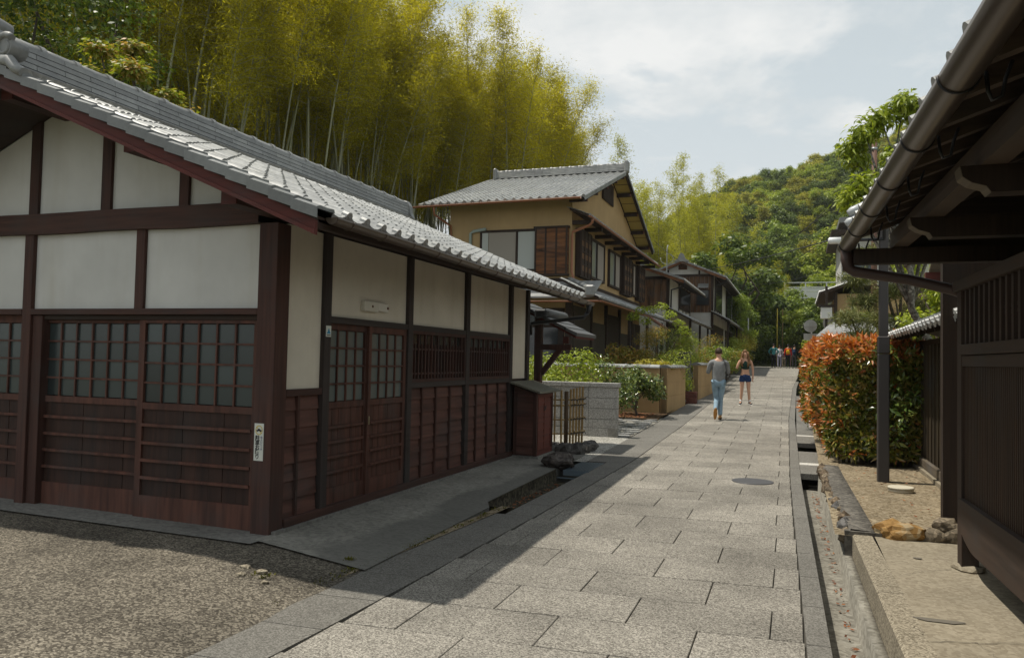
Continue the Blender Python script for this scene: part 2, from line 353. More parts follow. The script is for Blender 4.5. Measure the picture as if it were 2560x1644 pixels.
# driveway, apron, yard
def gx(a, b, n): return [lerp(a, b, i/(n-1)) for i in range(n)]
MOSSY = leafm('moss', [(.05,.06,.01), (.12,.12,.02), (.2,.18,.04)], .1, .9, .1, 6)
def zdrive(x, y): return zleft(x, y)-.004+.012*noise.noise(Vector((x*.9, y*.9, 0)))
struct('driveway', grid(zdrive, gx(-17, -3.22, 40), gx(-5, 5.75, 30)), GRAVC)
ap = MB(); ysA = gx(5.52, 13.0, 26)
ap.sheet([(lerp(-4.36, (-3.2 if y < 8.35 else -3.335), t), y+(.12*(1-t) if y < 5.6 else 0), zleft(lerp(-4.36, -3.2, t), y)+.012) for y in ysA for t in (0,.25,.5,.75,1)], 5)
ap.sheet([(lerp(-3.2 if y < 8.35 else -3.335, -3.2 if y < 8.35 else -3.33, t), y, zst(y)+.012-.4*t) for y in ysA for t in (0,1)], 2)
struct('concrete_apron', ap, APRON)
strp = MB(); strp.sheet([(x, y, zst(y)+.009) for y in gx(-4, 8.36, 12) for x in (xl(y)-.60+.04*(y-4)-.10, xl(y)-.60+.04*(y-4)+.01)], 2); struct('mortar_strip', strp, SOIL)
# threshold strip under the garage doors
th = MB(); th.sheet([(x, y, .012 + zleft(x, 5.7)) for y in (5.52, 5.95) for x in gx(-9.5, -4.3, 9)], 9); struct('threshold', th, CONC)
def tufts(name, pts, m, h=.05, n=9, wd=.006):
    mb = MB()
    for p in pts:
        for i in range(n):
            a = rnd.uniform(0, 6.28); r = rnd.uniform(0, .05); b = Vector((p[0]+r*math.cos(a), p[1]+r*math.sin(a), p[2])); d = Vector((math.cos(a), math.sin(a), 0))
            hh = h*rnd.uniform(.4, 1.2); s = Vector((-d.y, d.x, 0))*wd
            mb.add([b-s, b+s, b+d*hh*.5+Vector((0,0,hh))], [(0,1,2)])
    return mb.build(name, m, kind='stuff')
jl = lambda y: xl(y)-.60+.04*(y-4)-.05
tufts('moss', [(jl(y)+rnd.uniform(-.05,.04), y, zst(y)+.008) for y in [rnd.choice((rnd.uniform(3.2,8.3), rnd.uniform(5.2,6.8))) for _ in range(110)]]+[(-3.75+rnd.uniform(-.1,.1), 4.95+rnd.uniform(-.06,.06), -.05) for _ in range(7)]+[(-3.42+rnd.uniform(-.03,.03), 5.66+rnd.uniform(-.02,.02), -.06) for _ in range(6)], MOSSY, .018, 10, .007)
# loose broken stones in the driveway hole
for i, (dx_, dy_, r, lb_) in enumerate(((-.13,.08,.036,'leftmost pale pebble in the broken patch at the driveway edge'), (-.05,-.07,.03,'pale pebble at the near side of the broken driveway patch'), (.03,.06,.042,'largest pale pebble in the middle of the broken driveway patch'), (.10,-.02,.026,'small pale pebble right of the largest one in the broken patch'), (.18,-.10,.032,'rightmost pale pebble of the broken patch beside the granite band'))):
    p = (-3.82+dx_, 4.95+dy_)
    MB().blob((p[0], p[1], zdrive(*p)+r*.2), (r*1.3, r, r*.6), i, .4, 1).build('broken_stone', KERBC, label=lb_, cat='stone', group='broken stones at the driveway edge', org=(p[0], p[1], -.08))
# drain left
dr = MB(); ysD = gx(8.35, 11.25, 10)
dr.sheet([(x, y, z) for y in ysD for (x, z) in ((-3.334, zst(y)+.01), (-3.33, zst(y)-.16+.02*math.sin(y*5)), (-3.19, zst(y)-.17), (-3.15, zst(y)-.36), (-2.86, zst(y)-.37), (-2.845, zst(y)-.02))], 6)
dr.add([(-3.34,8.352,zst(8.35)),(-2.84,8.352,zst(8.35)),(-2.84,8.352,-.45),(-3.34,8.352,-.45)], [(0,1,2,3)])
DRM = stony('drain_mossy', [(.02,.018,.012), (.06,.052,.035), (.11,.095,.065)], 25, .95, .5, .15, .7, 0, 3)
struct('drain', dr, DRM)
for y0 in gx(8.4, 10.5, 4): pass
g = thing('drain_grate', 'blue-grey barred steel grate covering the drain beside the boulder', 'grate', (-3.0, 11.7, -.02))
GRATE = M_('grate_steel', (.16, .21, .25), .35, .5, .6)
for i in range(9): MB().box(-3.19+i*.042, -3.172+i*.042, 11.22, 12.2, zst(11.7)-.03, zst(11.7)+.012).build('bar', GRATE, g)
MB().box(-3.21, -2.82, 11.2, 11.219, zst(11.7)-.07, zst(11.7)+.008).build('frame', GRATE, g)
MB().box(-3.21, -2.82, 12.201, 12.23, zst(11.7)-.07, zst(11.7)+.008).build('frame', GRATE, g)
MB().box(-3.21, -2.81, 10.9, 10.915, -.09, -.075).build('cross_bar', GRATE, g)
dk = MB(); dk.sheet([(x, y, zst(y)-.28) for y in (11.2, 12.4) for x in (-3.34, -2.84)], 2); struct('drain_bed', dk, BED)
# gravel yard beyond the house, stone flags further on, garden soil
struct('gravel_yard', grid(lambda x, y: zst(y)+.004+.010*noise.noise(Vector((x*3, y*3, 0))), gx(-11, -3.13, 24), gx(12.2, 15.75, 14)), GRAVEL)
FLAGB = stony('flag_bed', [(.14,.13,.11), (.24,.23,.2), (.3,.29,.26)], 40, .95, .3, .1, .4, 0)
fb = struct('stone_flag_bed', grid(lambda x, y: zst(y)+.006, gx(-6.5, -3.16, 6), gx(15.75, 20.2, 8)), FLAGB)
fr = random.Random(5)
FLAG = stony('flag_stone', [(.17,.17,.165), (.30,.30,.29), (.42,.42,.4)], 50, .85, .2, .2, .3, .25)
for j in range(10):
    for i in range(7):
        cx, cy = -3.35-i*.42+fr.uniform(-.06,.06)+(.2 if j%2 else 0), 16.0+j*.42+fr.uniform(-.05,.05)
        if cx > -3.25: cx = -3.38
        n = fr.randint(5,7); a0 = fr.uniform(0,6)
        P = [(cx+.2*fr.uniform(.8,1.05)*math.cos(a0+6.283*k/n), cy+.19*fr.uniform(.8,1.05)*math.sin(a0+6.283*k/n)) for k in range(n)]
        MB().prism([(p[0], p[1], zst(cy)-.02) for p in P], (0,0,.042+fr.uniform(0,.008))).build('flag_stone', FLAG, fb)
struct('garden_soil', grid(lambda x, y: zst(y)+.03+.03*noise.noise(Vector((x, y, 3))), gx(-14, -3.2, 24), gx(19.6, 42, 30)), stony('garden_soil', [(.04,.028,.018), (.09,.06,.035), (.17,.10,.05)], 20, .95, .4, .1, .6, 0, 1.5))
# ---------------- right side: channel, kerbs, pad, soil bed
PAD = .12
ch = MB(); ysC = gx(-3, 12.35, 30)
def xo(o): return lambda y: xr(y)+o
ch.sheet([(xr(y)+o, y, z) for y in ysC for (o, z) in ((.147, zst(y)-.01), (.152, zst(y)-.21), (.385, zst(y)-.215), (.392, zst(y)+.01), (.458, zst(y)+.012), (.456, zst(y)-.1))], 6)
struct('channel', ch, stony('channel_concrete', [(.15,.14,.115), (.225,.21,.175), (.28,.265,.225)], 30, .9, .45, .15, .25, 0, 1.3))
chb = MB()
for y in gx(.5, 12, 20): pass
def pad_z(x, y): return PAD
struct('concrete_pad', grid(lambda x, y: PAD+.004*noise.noise(Vector((x*.8, y*.8, 5))), gx(.66, 4.5, 14), gx(-4, 7.62, 24)), CONCY)
kr = MB().box(0,0,0,0,0,0); 
rk = thing('coarse_kerb', 'coarse washed-concrete kerb edging the warm concrete pad', 'kerb', (.6, 5, -.1))
y = -2.0
while y < 7.55:
    y1 = min(y+1.55, 7.6); a, b = y+.004, y1-.004; mb = MB()
    P = [(xr(a)+.462, a), (xr(a)+.625, a), (xr(b)+.625, b), (xr(b)+.462, b)]
    Q = [(xr(a)+.48, a), (xr(a)+.62, a), (xr(b)+.62, b), (xr(b)+.48, b)]
    mb.add([(p[0], p[1], zst(p[1])-.1) for p in P]+[(p[0], p[1], PAD-.012) for p in P]+[(q[0], q[1], PAD+.004) for q in Q], [(0,1,5,4),(1,2,6,5),(2,3,7,6),(3,0,4,7),(4,5,9,8),(5,6,10,9),(6,7,11,10),(7,4,8,11),(8,9,10,11)])
    mb.build('kerb_stone', KERBC, rk); y = y1
struct('sandy_bed', grid(lambda x, y: PAD-.01+.02*noise.noise(Vector((x*1.5, y*1.5, 9))), gx(.34, 2.2, 16), gx(7.58, 13.6, 30)), SOIL)
struct('roadside_soil', grid(lambda x, y: zst(y)+.06, gx(.36, 9, 8), gx(13.5, 62, 26)), SOIL)
# rubble edging along the sandy bed
MORT = stony('rubble_mortar', [(.07,.065,.058), (.13,.12,.105), (.19,.175,.15)], 30, .95, .4, .1, .6, 0, 2)
re_ = thing('rubble_edging', 'low rubble edging of small stones beside the sandy bed', 'edging', (.5, 9.5, 0))
mb = MB(); ysR = gx(7.62, 12.4, 20); mb.sheet([(xr(y)+o, y, z) for y in ysR for (o, z) in ((.40, zst(y)-.05), (.45, PAD+.045), (.66, PAD+.03), (.70, PAD-.04))], 4); mb.box(xr(7.6)+.40, xr(7.6)+.70, 7.585, 7.66, -.2, PAD+.03); mb.build('mortar_top', MORT, re_)
RUB = [stony('rubble_%d' % i, [scale3(c,.5), c, scale3(c,1.6)], 30, .9, .4, .2, .6, .2, 4) for i, c in enumerate(((.16,.12,.08), (.12,.115,.11), (.21,.17,.12)))]
y = 7.7
while y < 12.3:
    r = rnd.uniform(.05, .085)
    MB().blob((xr(y)+.435+rnd.uniform(-.02,.02), y, PAD-.03+rnd.uniform(-.03,.03)), (r*.9, r*1.15, r*1.1), y, .45, 1).build('stone', rnd.choice(RUB), re_); y += r*1.75
ROCKO = stony('rock_ochre', [(.16,.08,.02), (.34,.20,.07), (.42,.33,.2)], 16, .85, .4, .2, .7, 0, 4)
MB().blob((.86, 7.62, PAD+.04), (.20, .12, .10), 3, .4, 3).build('ochre_rock', ROCKO, label='flat orange-brown rock at the front edge of the sandy bed', cat='rock', org=(.86,7.62,PAD))
for i, (x, r, zz) in enumerate(((1.12, .1, .04), (1.28, .11, .05), (1.22, .09, .13), (1.42, .12, .07))):
    MB().blob((x, 7.63+.02*i, PAD+zz), (r*1.25, r, r*.75), 10+i, .4, 2).build('bed_rock', RUB[2], org=(x,7.63,PAD), label=['rounded grey-brown rock right of the orange rock', 'grey-brown rock against the dark timber post', 'flat pale rock lying on top of the bed rocks', 'rock tucked behind the timber post'][i], cat='rock')
mb = MB(); mb.tube([(1.2,10.52,PAD-.02),(1.2,10.52,PAD+.03)], .14, 20); mb.tube([(1.2,10.52,PAD+.03),(1.2,10.52,PAD+.05)], [.15,.14], 20)
mb.build('inspection_lid', M_('cap_cream', (.50,.46,.36), .7), org=(1.2,10.52,PAD), label='round cream drain cap lying in the sandy bed', cat='drain cap')
# covers over the channel further on
cv = [(12.42, 13.35, GRAN), (13.37, 13.62, WHITEP), (13.64, 15.05, GRAN), (16.35, 17.6, GRAN), (17.62, 17.85, WHITEP), (17.87, 30, GRAN)]
for i, (a, b, m) in enumerate(cv):
    mb = MB(); P = [(xr(a)+.15, a), (xr(a)+.62, a), (xr(b)+.62, b), (xr(b)+.15, b)]
    mb.prism([(p[0], p[1], zst(p[1])-.07) for p in P], (0,0,.085)); mm = m if m is not WHITEP else stony('pale_concrete', [(.4,.38,.34), (.5,.48,.44), (.6,.58,.53)], 60, .9, .2, .2, .2, 0)
    mb.build('channel_cover', mm, org=(xr(a)+.4, a, zst(a)), cat='cover', label=['nearest grey granite cover slab over the roadside channel', 'narrow white concrete strip between the first two channel covers', 'second grey granite cover slab over the channel under the hedge', 'grey cover slab just past the far channel opening', 'narrow white strip between the far channel covers', 'farthest long grey channel cover beside the hedge'][i])
mb = MB(); mb.sheet([(xr(y)+o, y, zst(y)-.36) for y in (12.3, 18) for o in (.14, .62)], 2); mb.sheet([(xr(y)+.62, y, z) for y in (12.3, 18) for z in (zst(y)-.4, zst(y)+.02)], 2); struct('channel_far_bed', mb, BED)
# manhole
mb = MB(); mb.tube([(-.55,11.45,zst(11.45)-.02),(-.55,11.45,zst(11.45)+.006)], .28, 28)
mb.build('manhole_cover', M_('cast_iron', (.09,.088,.092), .55, .4, .5), org=(-.55,11.45,-.02), label='round dark iron manhole cover set in the paving', cat='manhole')
# dark stains on the pad and leaf litter
def leaf_litter(name, pts, m, s=.03):
    mb = MB()
    for p in pts:
        a = rnd.uniform(0,6.28); d = Vector((math.cos(a), math.sin(a), rnd.uniform(-.1,.3)))*s*rnd.uniform(.6,1.3); n = Vector((-d.y, d.x, rnd.uniform(-.02,.02)))*.4; b = Vector(p)
        mb.add([b-d, b+n, b+d, b-n], [(0,1,2,3)])
    return mb.build(name, m, kind='stuff')
LITTER = leafm('dry_leaves', [(.12,.04,.02), (.24,.09,.04), (.34,.17,.08)], .1, .8, .2, 9)
leaf_litter('fallen_leaves', [(xr(y)+.35+rnd.uniform(-.06,.02), y, zst(y)-.20) for y in [rnd.uniform(3,12) for _ in range(170)]]+[(rnd.uniform(.7,1.7), rnd.uniform(7.8,12.6), PAD+.015) for _ in range(70)], LITTER, .022)
leaf_litter('fallen_leaves', [(rnd.uniform(-5.6,-3.5), rnd.uniform(19.3,21.2), zst(20.2)+.06) for _ in range(700)], LITTER, .05)
leaf_litter('fallen_leaves', [(rnd.uniform(-3.33,-3.17), rnd.uniform(8.5,11.0), zst(10)-.15) for _ in range(130)], LITTER, .022)

CRK = M_('crack_dark', (.07,.06,.045), .95)
def crack(pts, w_=.004, z=PAD+.0065):
    mb = MB(); P = []
    for (a, b) in zip(pts, pts[1:]):
        for i in range(8): P.append((lerp(a[0],b[0],i/8)+rnd.uniform(-.012,.012), lerp(a[1],b[1],i/8)+rnd.uniform(-.012,.012)))
    mb.sheet([(x, y+s_*w_*rnd.uniform(.3,1), z) for x, y in P for s_ in (-1,1)], 2); struct('pad_crack', mb, CRK)
crack([(.70,6.23),(.86,6.42),(1.12,6.62)]); crack([(.69,4.82),(.93,4.90),(1.17,4.99),(1.6,5.0)]); crack([(.93,4.9),(1.0,4.6),(1.1,4.3)]); crack([(.68,4.9),(.64,5.1)], .003)
DMP = M_('pad_damp', (.135,.12,.095), .7)
for (cx, cy, rx, ry) in ((.80,5.23,.125,.045),(.90,6.86,.03,.03)):
    struct('damp_patch', MB().add([(cx+rx*math.cos(a)*(1+.25*math.sin(3*a)), cy+ry*math.sin(a)*(1+.3*math.cos(2*a)), PAD+.007) for a in [6.283*i/24 for i in range(24)]], [tuple(range(24))]), DMP)
# ------------------------------------------------------------------ shared: tiled roofs
def tile_mesh(name, eave=False, m=TILE, W=.272, Lt=.30):
    prof = [(0,.012),(.03,.0),(.085,-.008),(.145,-.003),(.178,.016),(.20,.036),(.222,.044),(.245,.038),(.265,.02),(.276,.008)]
    prof = [(u*W/.272, w_) for u, w_ in prof]; n = len(prof); th = .011; mb = MB()
    top0 = [(u, 0, w_+.017) for u, w_ in prof]; top1 = [(u, Lt, w_+.002) for u, w_ in prof]
    d = .05 if eave else th
    low = [(u, 0.001, w_+.017-(d if w_ < .015 else .028)) for u, w_ in prof]
    mb.add(top0+top1, [(i, i+1, n+i+1, n+i) for i in range(n-1)], True)
    mb.add(top0+low, [(i, n+i, n+i+1, i+1) for i in range(n-1)])
    mb.add([top0[-1], top1[-1], (prof[-1][0], Lt, -.01), (prof[-1][0], 0, .01)], [(0,3,2,1)])
    if eave:
        c = (.222*W/.272, -.004, .028); k = 12
        mb.add([(c[0]+.046*math.cos(6.283*i/k), c[1], c[2]+.046*math.sin(6.283*i/k)) for i in range(k)]+[(c[0]+.046*math.cos(6.283*i/k), .05, c[2]+.046*math.sin(6.283*i/k)) for i in range(k)], [tuple(range(k))]+[(i, k+i, k+(i+1)%k, (i+1)%k) for i in range(k)])
        mb.add([(c[0]-.004,-.016,c[2]-.004),(c[0]+.008,-.016,c[2]+.01),(c[0]+.02,-.005,c[2]),(c[0]-.02,-.005,c[2]+.012)], [(0,1,2,3)])
    return mb.mesh(name, m)
TM = tile_mesh('roof_tile'); TME = tile_mesh('eave_tile', True)
def tile_roof(parent, o, u, v, ncol, nrow, W=.272, Lr=.235, maxp=300, sag=0.0, cut=None, lift=0):
    """o: lower-left corner at the eave, u along the eave, v up the slope"""
    o = Vector(o)-Vector(ORG[parent.name]); u = Vector(u).normalized(); v = Vector(v).normalized(); nn = u.cross(v)
    B = Matrix(((u.x,v.x,nn.x,0),(u.y,v.y,nn.y,0),(u.z,v.z,nn.z,0),(0,0,0,1)))
    camp = Vector((0,0,1.6))-Vector(ORG[parent.name]); L = []
    for j in range(nrow):
        for i in range(ncol):
            if cut and not cut(i, j): continue
            p = o+u*(i*W)+v*(j*Lr)+nn*(-sag*math.sin(math.pi*j/nrow))
            L.append(((p-camp).length, j, i, p))
    L.sort(key=lambda t: t[0]); rest = MB()
    for k, (d, j, i, p) in enumerate(L):
        me = TME if j == 0 else TM
        jit = Matrix.Rotation(rnd.uniform(-.012,.012), 4, 'X')@Matrix.Rotation(rnd.uniform(-.01,.01), 4, 'Z')@Matrix.Translation((rnd.uniform(-.004,.004), rnd.uniform(-.006,.006), rnd.uniform(0,.004)))
        mw = Matrix.Translation(p)@B@jit
        if k < maxp: put('eave_tile' if j == 0 else 'roof_tile', me, parent, mw=mw)
        else: rest.add([mw@vv.co+Vector(ORG[parent.name]) for vv in me.vertices], [tuple(f.vertices) for f in me.polygons])
    if rest.f: rest.build('far_roof_tiles', TILE, parent, kind='stuff')
def ridge(parent, p0, p1, h=.3, wd=.26, step=.42, layers=4, cap=.085, m=TILER, ends=True, collar=True):
    p0, p1 = Vector(p0), Vector(p1); d = (p1-p0); L = d.length; d.normalize(); s = d.cross(Vector((0,0,1))).normalized(); up = s.cross(d)
    n = max(1, int(L/step))
    for j in range(layers):
        z0 = h*j/layers; z1 = h*(j+1)/layers-.005; wj = wd*(1-.22*j/layers)/2; k = max(1, int(L/.6)); off = .3*(j%2)
        cuts = sorted(set([0]+[min(L, max(0, off+L*i/k)) for i in range(k+1)]+[L]))
        for a, b in zip(cuts, cuts[1:]):
            if b-a < .05: continue
            q = [p0+d*(a+.003)+s*sg*wj+up*z for sg, z in ((-1,z0),(1,z0),(.93,z1),(-.93,z1))]
            MB().prism(q, d*(b-a-.006)).build('ridge_flat_tile', m, parent)
    for i in range(n):
        a, b = L*i/n, L*(i+1)/n; mb = MB()
        r = cap; P = []
        arc = [(-math.cos(math.pi*k/8)*r, math.sin(math.pi*k/8)*r*.95) for k in range(9)]
        mb.prism([p0+d*(a+.002)+s*x+up*(h+z-.006) for x, z in arc], d*(b-a-.004))
        mb.sm = [False, False]+[True]*9
        if collar:
            mb.prism([p0+d*(a+.0)+s*x*1.18+up*(h+z*1.18-.006) for x, z in arc], d*.06)
        mb.build('ridge_cap_tile', m, parent)

# ------------------------------------------------------------------ near house with white plaster and red-brown timber
H1 = thing('plaster_townhouse', 'near white plaster and red-brown timber house with grey tiled roof', 'house', (-4.4, 5.9, 0))
GY, FX = 5.83, -4.35
SL = .4287; zbb = lambda x: 2.507+SL*(-3.403-x)
cs, sn = math.cos(math.atan(SL)), math.sin(math.atan(SL))
RX = -6.95
def zun(x): return zbb(x)+.07 if x > RX else zbb(2*RX-x)+.07
# inner core
mb = MB(); mb.prism([(x, 6.05, z) for x, z in ((-10.2,0),(-4.5,0),(-4.5,zun(-4.5)),(RX,zun(RX)),(-10.2,zun(-10.2)))], (0, 6.7, 0)); mb.build('inner_wall', M_('dark_interior', (.02,.018,.016), .9), H1)
def gpanel(x0, x1, z0, z1=None, name='plaster_panel', m=WHITE, y=GY+.045):
    if z1 is not None: poly = [(x0,y,z0),(x1,y,z0),(x1,y,z1),(x0,y,z1)]
    else:
        poly = [(x0,y,z0),(x1,y,z0),(x1,y,zun(x1))]
        if x0 < RX < x1: poly.append((RX,y,zun(RX)))
        poly.append((x0,y,zun(x0)))
    return MB().prism(poly, (0,.15,0)).build(name, m, H1)
for a, b in ((-5.38,-4.5),(-6.34,-5.49),(-7.31,-6.46),(-9.9,-7.43)): gpanel(a, b, 2.95)
for a, b in ((-5.88,-4.5),(-7.33,-5.99),(-9.9,-7.45)): gpanel(a, b, 2.0, 2.79)
def gbox(name, x0, x1, z0, z1, y0=GY, y1=GY+.2, m=WOODV): return MB().box(x0, x1, y0, y1, z0, z1).build(name, m, H1, bevel=.004)
gbox('corner_post', -4.545, FX+.004, -.02, 2.78, GY-.006, GY+.19)
gbox('post', -7.452, -7.33, 0, 2.78)
gbox('post_lower', -7.33, -7.20, 0, 1.95, GY+.03)
for x0, x1 in ((-5.49,-5.38),(-6.46,-6.34),(-7.43,-7.31)): MB().prism([(x0,GY+.01,2.96),(x1,GY+.01,2.96),(x1,GY+.01,zun(x1)),(x0,GY+.01,zun(x0))], (0,.12,0)).build('strut', WOODV, H1)
gbox('stud', -5.99, -5.88, 2.0, 2.78, GY+.01)
gbox('lintel', -7.33, -4.547, 1.953, 2.012, GY-.004, GY+.2, WOODH); gbox('lintel', -10, -7.454, 1.953, 2.012, GY-.004, GY+.2, WOODH)
# log tie beam, slightly uneven
mb = MB(); P = []
for i in range(13):
    x = lerp(-10, -4.546, i/12); a = .006*math.sin(i*1.7)
    P.append((x, 2.772+a, 2.976+.5*a))
for i in range(12):
    (xa, b0, t0), (xb, b1, t1) = P[i], P[i+1]
    mb.add([(xa,GY-.03,b0),(xb,GY-.03,b1),(xb,GY-.03,t1),(xa,GY-.03,t0),(xa,GY+.15,b0),(xb,GY+.15,b1),(xb,GY+.15,t1),(xa,GY+.15,t0)], [(0,1,2,3),(0,4,5,1),(3,2,6,7)])
mb.build('tie_beam', WOODH, H1)
# purlins reaching out under the verge
def zr(x): return zbb(x)+.02
for x, w_, h_, y0 in ((-4.40,.15,.165,5.24),(-5.6,.12,.13,5.35),(-6.95,.14,.16,5.2),(-8.1,.12,.13,5.3)):
    zt = min(zun(x), zun(2*RX-x)) - .01
    MB().box(x-w_/2, x+w_/2, y0, 12.9, zt-h_, zt).build('purlin', WOODR if False else WOODH, H1)
    MB().box(x-w_/2-.001, x+w_/2+.001, y0-.012, y0, zt-h_-.001, zt+.001).build('purlin_end', WOODR, H1)
def door_leaf(parent, O, U, Nn, wd, zs, ncol, nrow, nboard, zb, zbase, m=WOODP, stile=.07, flat=.03, name='door_leaf', gm=None, m2=None):
    """O: lower left of the leaf, U: along, Nn: outward; zs=(glass_bottom, glass_top, leaf_top), zb: batten heights"""
    O, U, Nn = Vector(O), Vector(U), Vector(Nn); Z = Vector((0,0,1))
    def bx(mb, u0, u1, z0, z1, n0, n1):
        c = [O+U*u+Nn*n_+Z*z for z in (z0,z1) for n_ in (n0,n1) for u in (u0,u1)]
        mb.add(c, [(0,1,3,2),(4,6,7,5),(0,4,5,1),(2,3,7,6),(0,2,6,4),(1,5,7,3)]); return mb
    gb, gt, top = zs; mb = MB()
    bx(mb, 0, stile, zbase, top, 0, .035); bx(mb, wd-stile, wd, zbase, top, 0, .035)
    bx(mb, stile, wd-stile, gt, top, 0, .033); bx(mb, stile, wd-stile, gb-.062, gb, 0, .033)
    leaf = mb.build(name, m, parent)
    kb = bx(MB(), stile, wd-stile, zbase, zb[-1], 0, .034).build('kick_board', m, leaf)
    pw = (wd-2*stile)/ncol; ph = (gt-gb)/nrow
    for i in range(ncol):
        for j in range(nrow):
            bx(MB(), stile+i*pw+.008, stile+(i+1)*pw-.008, gb+j*ph+.008, gb+(j+1)*ph-.008, .004, .010).build('pane', gm or GLASSF, leaf)
    for i in range(1, ncol): bx(MB(), stile+i*pw-.009, stile+i*pw+.009, gb, gt, .006, .030).build('muntin', m, leaf)
    for j in range(1, nrow): bx(MB(), stile, wd-stile, gb+j*ph-.009, gb+j*ph+.009, .005, .028).build('muntin', m, leaf)
    bw = (wd-2*stile)/nboard
    for i in range(nboard): bx(MB(), stile+i*bw+.0015, stile+(i+1)*bw-.0015, zb[-1], gb-.062, .004, .012+.002*(i%3)).build('board', m2 or m, leaf)
    for z in zb[:-1]: bx(MB(), stile, wd-stile, z-.016, z+.012, .010, .046).build('batten', m, leaf)
    return leaf
NY = (0,-1,0); NX = (1,0,0)
ZB = (.927,.756,.59,.424,.266)
door_leaf(H1, (-7.30,5.965,0), (1,0,0), NY, 1.385, (1.135,1.875,1.955), 6, 4, 7, ZB, .028, m2=WOODG)
door_leaf(H1, (-5.955,5.925,0), (1,0,0), NY, 1.405, (1.115,1.875,1.955), 6, 4, 8, (.905,.735,.57,.405,.235), .015, m2=WOODG)
door_leaf(H1, (-8.86,5.965,0), (1,0,0), NY, 1.385, (1.135,1.875,1.955), 6, 4, 7, ZB, .028, m2=WOODG)
MB().box(-10, -7.2, 5.99, 6.04, 0, 1.96).build('door_back', WOODBH, H1)
gbox('door_head', -7.2, -4.547, 1.905, 1.952, GY+.05, GY+.19, WOODBH)
# street facade
def fbox(name, y0, y1, z0, z1, x0=FX-.16, x1=FX, m=WOODV, bv=.003): return MB().box(x0, x1, y0, y1, z0, z1).build(name, m, H1, bevel=bv)
GRAYV = wood('wood_greybrown_vertical', (.045, .034, .03), 'v', grey=.4)
GRAYH = wood('wood_greybrown_horizontal', (.045, .035, .031), 'h', grey=.4)
for y0, y1 in ((6.595,6.709),(8.369,8.483),(10.123,10.245),(11.918,12.045),(12.783,12.90)): fbox('post', y0, y1, .1, 2.80, FX-.16, FX+.012, GRAYV)
fbox('foundation', 5.86, 12.9, -.06, .035, FX-.16, FX+.05, CONC, 0)
fbox('sill_beam', 6.03, 12.78, .036, .112, FX-.16, FX+.02, WOODH)
for a, b in ((6.028,6.594),(6.71,8.368),(8.484,10.122),(10.246,11.917),(12.046,12.782)): fbox('plaster_panel', a, b, 1.99 if a > 6.5 and a < 12 else 1.28, 2.80, FX-.15, FX-.035, WHITEF, 0)
for a, b in ((6.71,8.368),(8.484,10.122),(10.246,11.917)): fbox('lintel', a, b, 1.925, 1.992, FX-.15, FX+.006, GRAYH)
fbox('rail', 6.028, 6.594, 1.218, 1.282, FX-.15, FX+.002, WOODH); 
for a, b in ((8.484,10.122),(10.246,11.917)): fbox('rail', a, b, 1.228, 1.295, FX-.15, FX+.008, GRAYH)
rows = (1.228,1.085,.92,.758,.597,.436,.27,.112)
def wains(a, b, bat, m=WOODPH):
    cuts = [a]+bat+[b]
    for c0, c1 in zip(cuts, cuts[1:]):
        for z1, z0 in zip(rows, rows[1:]):
            mb = MB(); j = rnd.uniform(-.003,.003); mb.prism([(FX-.06, c0+.012, z0), (FX-.026+j, c0+.012, z0), (FX-.043+j, c0+.012, z1+.006), (FX-.06, c0+.012, z1+.006)], (0, c1-c0-.024, 0)); mb.build('lap_board', m, H1)
    for y_ in bat: MB().box(FX-.05, FX-.004, y_-.016, y_+.016, .112, 1.222).build('batten', WOODV, H1)
wains(6.03, 6.594, [6.23]); wains(8.484, 10.122, [8.82,9.22,9.66]); wains(10.246, 11.917, [10.58,11.02,11.47]); wains(12.046, 12.782, [12.4])
MB().box(FX-.16, FX-.07, 5.95, 12.85, .1, 2.8).build('wall_backing', WOODBH, H1)
door_leaf(H1, (FX-.075,6.71,0), (0,1,0), NX, .80, (1.13,1.862,1.925), 4, 4, 6, (.88,.73,.58,.43,.272), .112, stile=.052, gm=GLASSE)
lf = door_leaf(H1, (FX-.045,7.49,0), (0,1,0), NX, .865, (1.13,1.855,1.925), 4, 4, 7, (.88,.73,.58,.43,.272), .112, stile=.06, gm=GLASSE)
MB().box(FX-.012, FX-.002, 7.512, 7.53, .86, .95).build('keyhole_plate', M_('brass_plate', (.3,.26,.17), .4, .5, .7), lf)
for a, b in ((8.484,10.122),(10.246,11.917)):
    mb = MB(); x0, x1 = FX-.05, FX+.002
    for (c, d, e, f) in ((a,b,1.296,1.335),(a,b,1.885,1.924),(a,a+.035,1.335,1.885),(b-.035,b,1.335,1.885)): mb.box(x0, x1, c, d, e, f)
    win = mb.build('lattice_window', WOODV, H1)
    MB().box(FX-.068, FX-.062, a+.03, a+(b-a)*.46, 1.33, 1.89).build('pane', GLASSF, win); MB().box(FX-.068, FX-.062, a+(b-a)*.52, b-.1, 1.33, 1.89).build('pane', GLASSF, win)
    n = 17
    for i in range(1, n):
        y_ = lerp(a+.02, b-.02, i/n); MB().box(FX-.036, FX-.008, y_-.0125, y_+.0125, 1.336, 1.884 if i % 2 == 0 else 1.765).build('lattice_bar', WOODV, win)
    for z in (1.70, 1.40): MB().box(FX-.044, FX-.018, a+.036, b-.036, z-.012, z+.012).build('cross_bar', WOODH, win)
